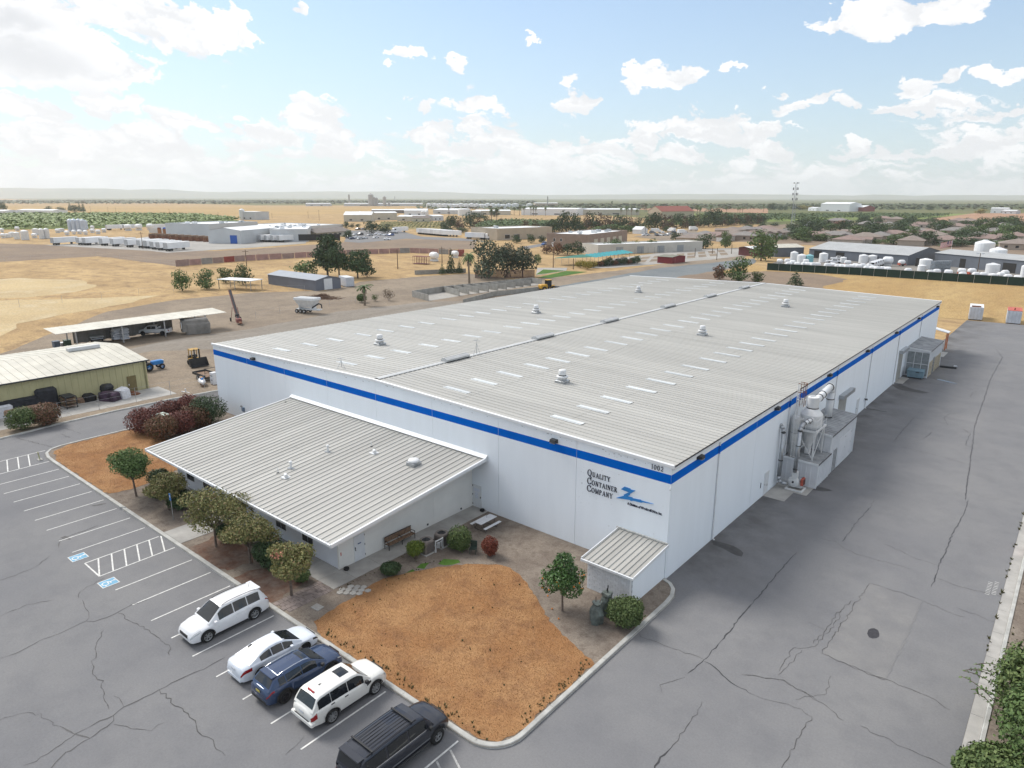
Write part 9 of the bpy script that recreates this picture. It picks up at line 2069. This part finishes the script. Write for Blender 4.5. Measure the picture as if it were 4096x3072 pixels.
# ------------------------------------------------------------------ distant plants and farms
def fblock(p, w, d, h, rz, label, mat=None, roof=None, rid=0): 
    A = Vector(p); B = A+Vector((math.cos(rz)*w,math.sin(rz)*w)); PEND.append(gable('far_building', label, A, B, d, h, h+rid+.3, mat or CREAMW, roof or LROOF, 'building', 'x', .3, 0, windows=[('f',w*.2,w*.3,1,2.5),('f',w*.6,w*.7,1,2.5)]))
FB = [((-611.8,431.9),(-589.7,452.1),26,7,'cream peaked hall among the far white plant',CREAMW,3),((-625.8,482.9),(-611.7,507.3),25,8,'cream process hall with dark openings in the far plant',CREAMW,1),((-581,480.6),(-554.7,494.3),22,5,'long cream shed in front of the far plant',CREAMW,1),((-549.3,474.2),(-535.7,486.7),14,4,'small brown-roofed office by the vineyard',CREAMW,2),((-560.3,515.5),(-560.3,531.9),14,5,'small grey shed by the vineyard edge',LGREY,1),((-756.7,646.4),(-732.5,669.2),30,7,'low white hall behind the process hall',TRIM,2),((-908,709.5),(-848.8,765.9),22,5,'long dark-fronted shed behind the far plant',BROOF,1),((-805.1,750.3),(-760.6,760.1),40,6,'wide grey shed behind the vineyard',LGREY,2),
 ((-704.6,742.3),(-666.7,778.2),50,6,'long cream shed beyond the palms',CREAMW,1),((-655.1,789.2),(-574.1,818.6),60,9,'very long white warehouse beyond the windbreak',TRIM,1),((-599,842.3),(-524.4,913),60,8,'row of pale open sheds beyond the windbreak',CREAMW,1),((-400.8,750.9),(-381.9,801.4),26,9,'red-roofed hall hidden in the windbreak',TANW,6),((-1208,1530),(-1163,1577),40,10,'orange-tan factory block on the horizon',TANW,1),((-1310,323.1),(-1227,346.8),24,5,'white farm shed beyond the green orchard',TRIM,1),((-1348,286.6),(-1305,304.8),24,4,'low white farm roof at the far left edge',TRIM,1),
 ((-417.1,1439),(-360.8,1429),50,14,'big white barn on the right horizon',TRIM,3),((-375.9,1479),(-343.9,1461),30,8,'red-sided barn beside the big white barn',pm('far_red_barn',(.24,.07,.06),.8),3),((-451.5,1474),(-430.9,1459),20,6,'small white shed left of the big white barn',TRIM,1),((-137.9,1474),(-112.4,1473),24,8,'white shed near the dust on the right horizon',TRIM,1),((-115.8,1421),(-96.1,1416),20,5,'low grey shed near the dust on the right horizon',LGREY,1),((-1506,1399),(-1179,1395),60,6,'low pale shed line under the tank farm',TRIM,1),((-1713,1258),(-1555,1427),60,7,'long pale shed line at the foot of the silos',LGREY,1),((-1788,1177),(-1740,1229),40,7,'low pale shed at the edge of the tan field',LGREY,1),((-755.1,392.7),(-730.6,397.8),20,9,'grey block with a rusty tower beside the white plant',LGREY,0)]
for A, B, d, h, lb, mt, rd in FB: fblock(A, L(A,B), d, h, ang(A,B), lb, mt, pm('terracotta_roof',(.26,.09,.07),.9) if 'red-roofed' in lb else (BROOF if 'brown' in lb else LROOF), rd)
SIL = pm('concrete_silo', (.36,.36,.355), .8, .08, .05)
for T in ((-1659,1316,35.81,15.83),(-1652,1323,26.58,10.33),(-1647,1328,25.26,7.58),(-1590,1310,28.53,10.08),(-1581,1319,13.01,6.73)): vtank(T, 'grey concrete silo at the distant mill', SIL, 'silos of the distant mill', 0)
for T in ((-1847,1380,34.75,5.2),(-4066,3486,33.34,5.18),(-1114,1463,29.49,3.06)): vtank(T, 'slender chimney stack near the horizon', SIL, 'chimney stacks near the horizon', 0)
for i in range(16): vtank(((-1192,1108,12.26,11.86),(-1183,1117,11.75,11.87),(-1150,1102,12.03,10.59),(-1166,1135,11.5,11.89),(-1133,1120,11.28,10.07),(-1148,1152,10.47,11.91),(-1116,1137,12.58,11.15),(-1131,1170,11.27,11.93),(-1122,1179,12.33,10.85),(-1091,1163,11.84,11.7),(-1105,1197,10.51,10.86),(-1096,1206,12.36,11.96),(-1065,1189,12.12,11.19),(-1078,1223,11.06,11.98),(-1047,1207,10.85,10.68),(-1061,1241,11.6,11.99))[i], 'white tank in the far tank farm', TRIM, 'tanks in the far tank farm', 0)
for T in ((-623,558,9.38,3.98),(-619.9,560.9,9.38,3.98),(-693.7,705.8,10.09,18.47),(-704.6,742.3,6.73,15.62),(-829.2,624.3,5.5,4.12),(-809.2,615,4.91,4.38),(-795.2,610.1,4.04,4.33),(-753.6,394,12.46,5.95),(-1050,1252,11.88,16.37),(-1084,1348,11.15,14.41)): vtank(T, 'pale process tank at the far plant', PALE, 'process tanks at the far plant', 1)
settle_labels()

# ------------------------------------------------------------------ air
hz = MB().box(-24000,24000,-24000,24000,-2.0,420.0)
hm = bpy.data.materials.new('valley_haze'); hm.use_nodes = True
nt = hm.node_tree; nt.nodes.clear()
ho = nt.nodes.new('ShaderNodeOutputMaterial'); hv = nt.nodes.new('ShaderNodeVolumePrincipled')
hv.inputs['Color'].default_value = (.93,.96,1,1); hv.inputs['Density'].default_value = HAZE_DENSITY
hv.inputs['Anisotropy'].default_value = 0.2
nt.links.new(hv.outputs[0], ho.inputs['Volume'])
ho_ = hz.obj('haze', hm); tag(ho_, 'thin pale haze lying over the valley', 'haze', kind='stuff')
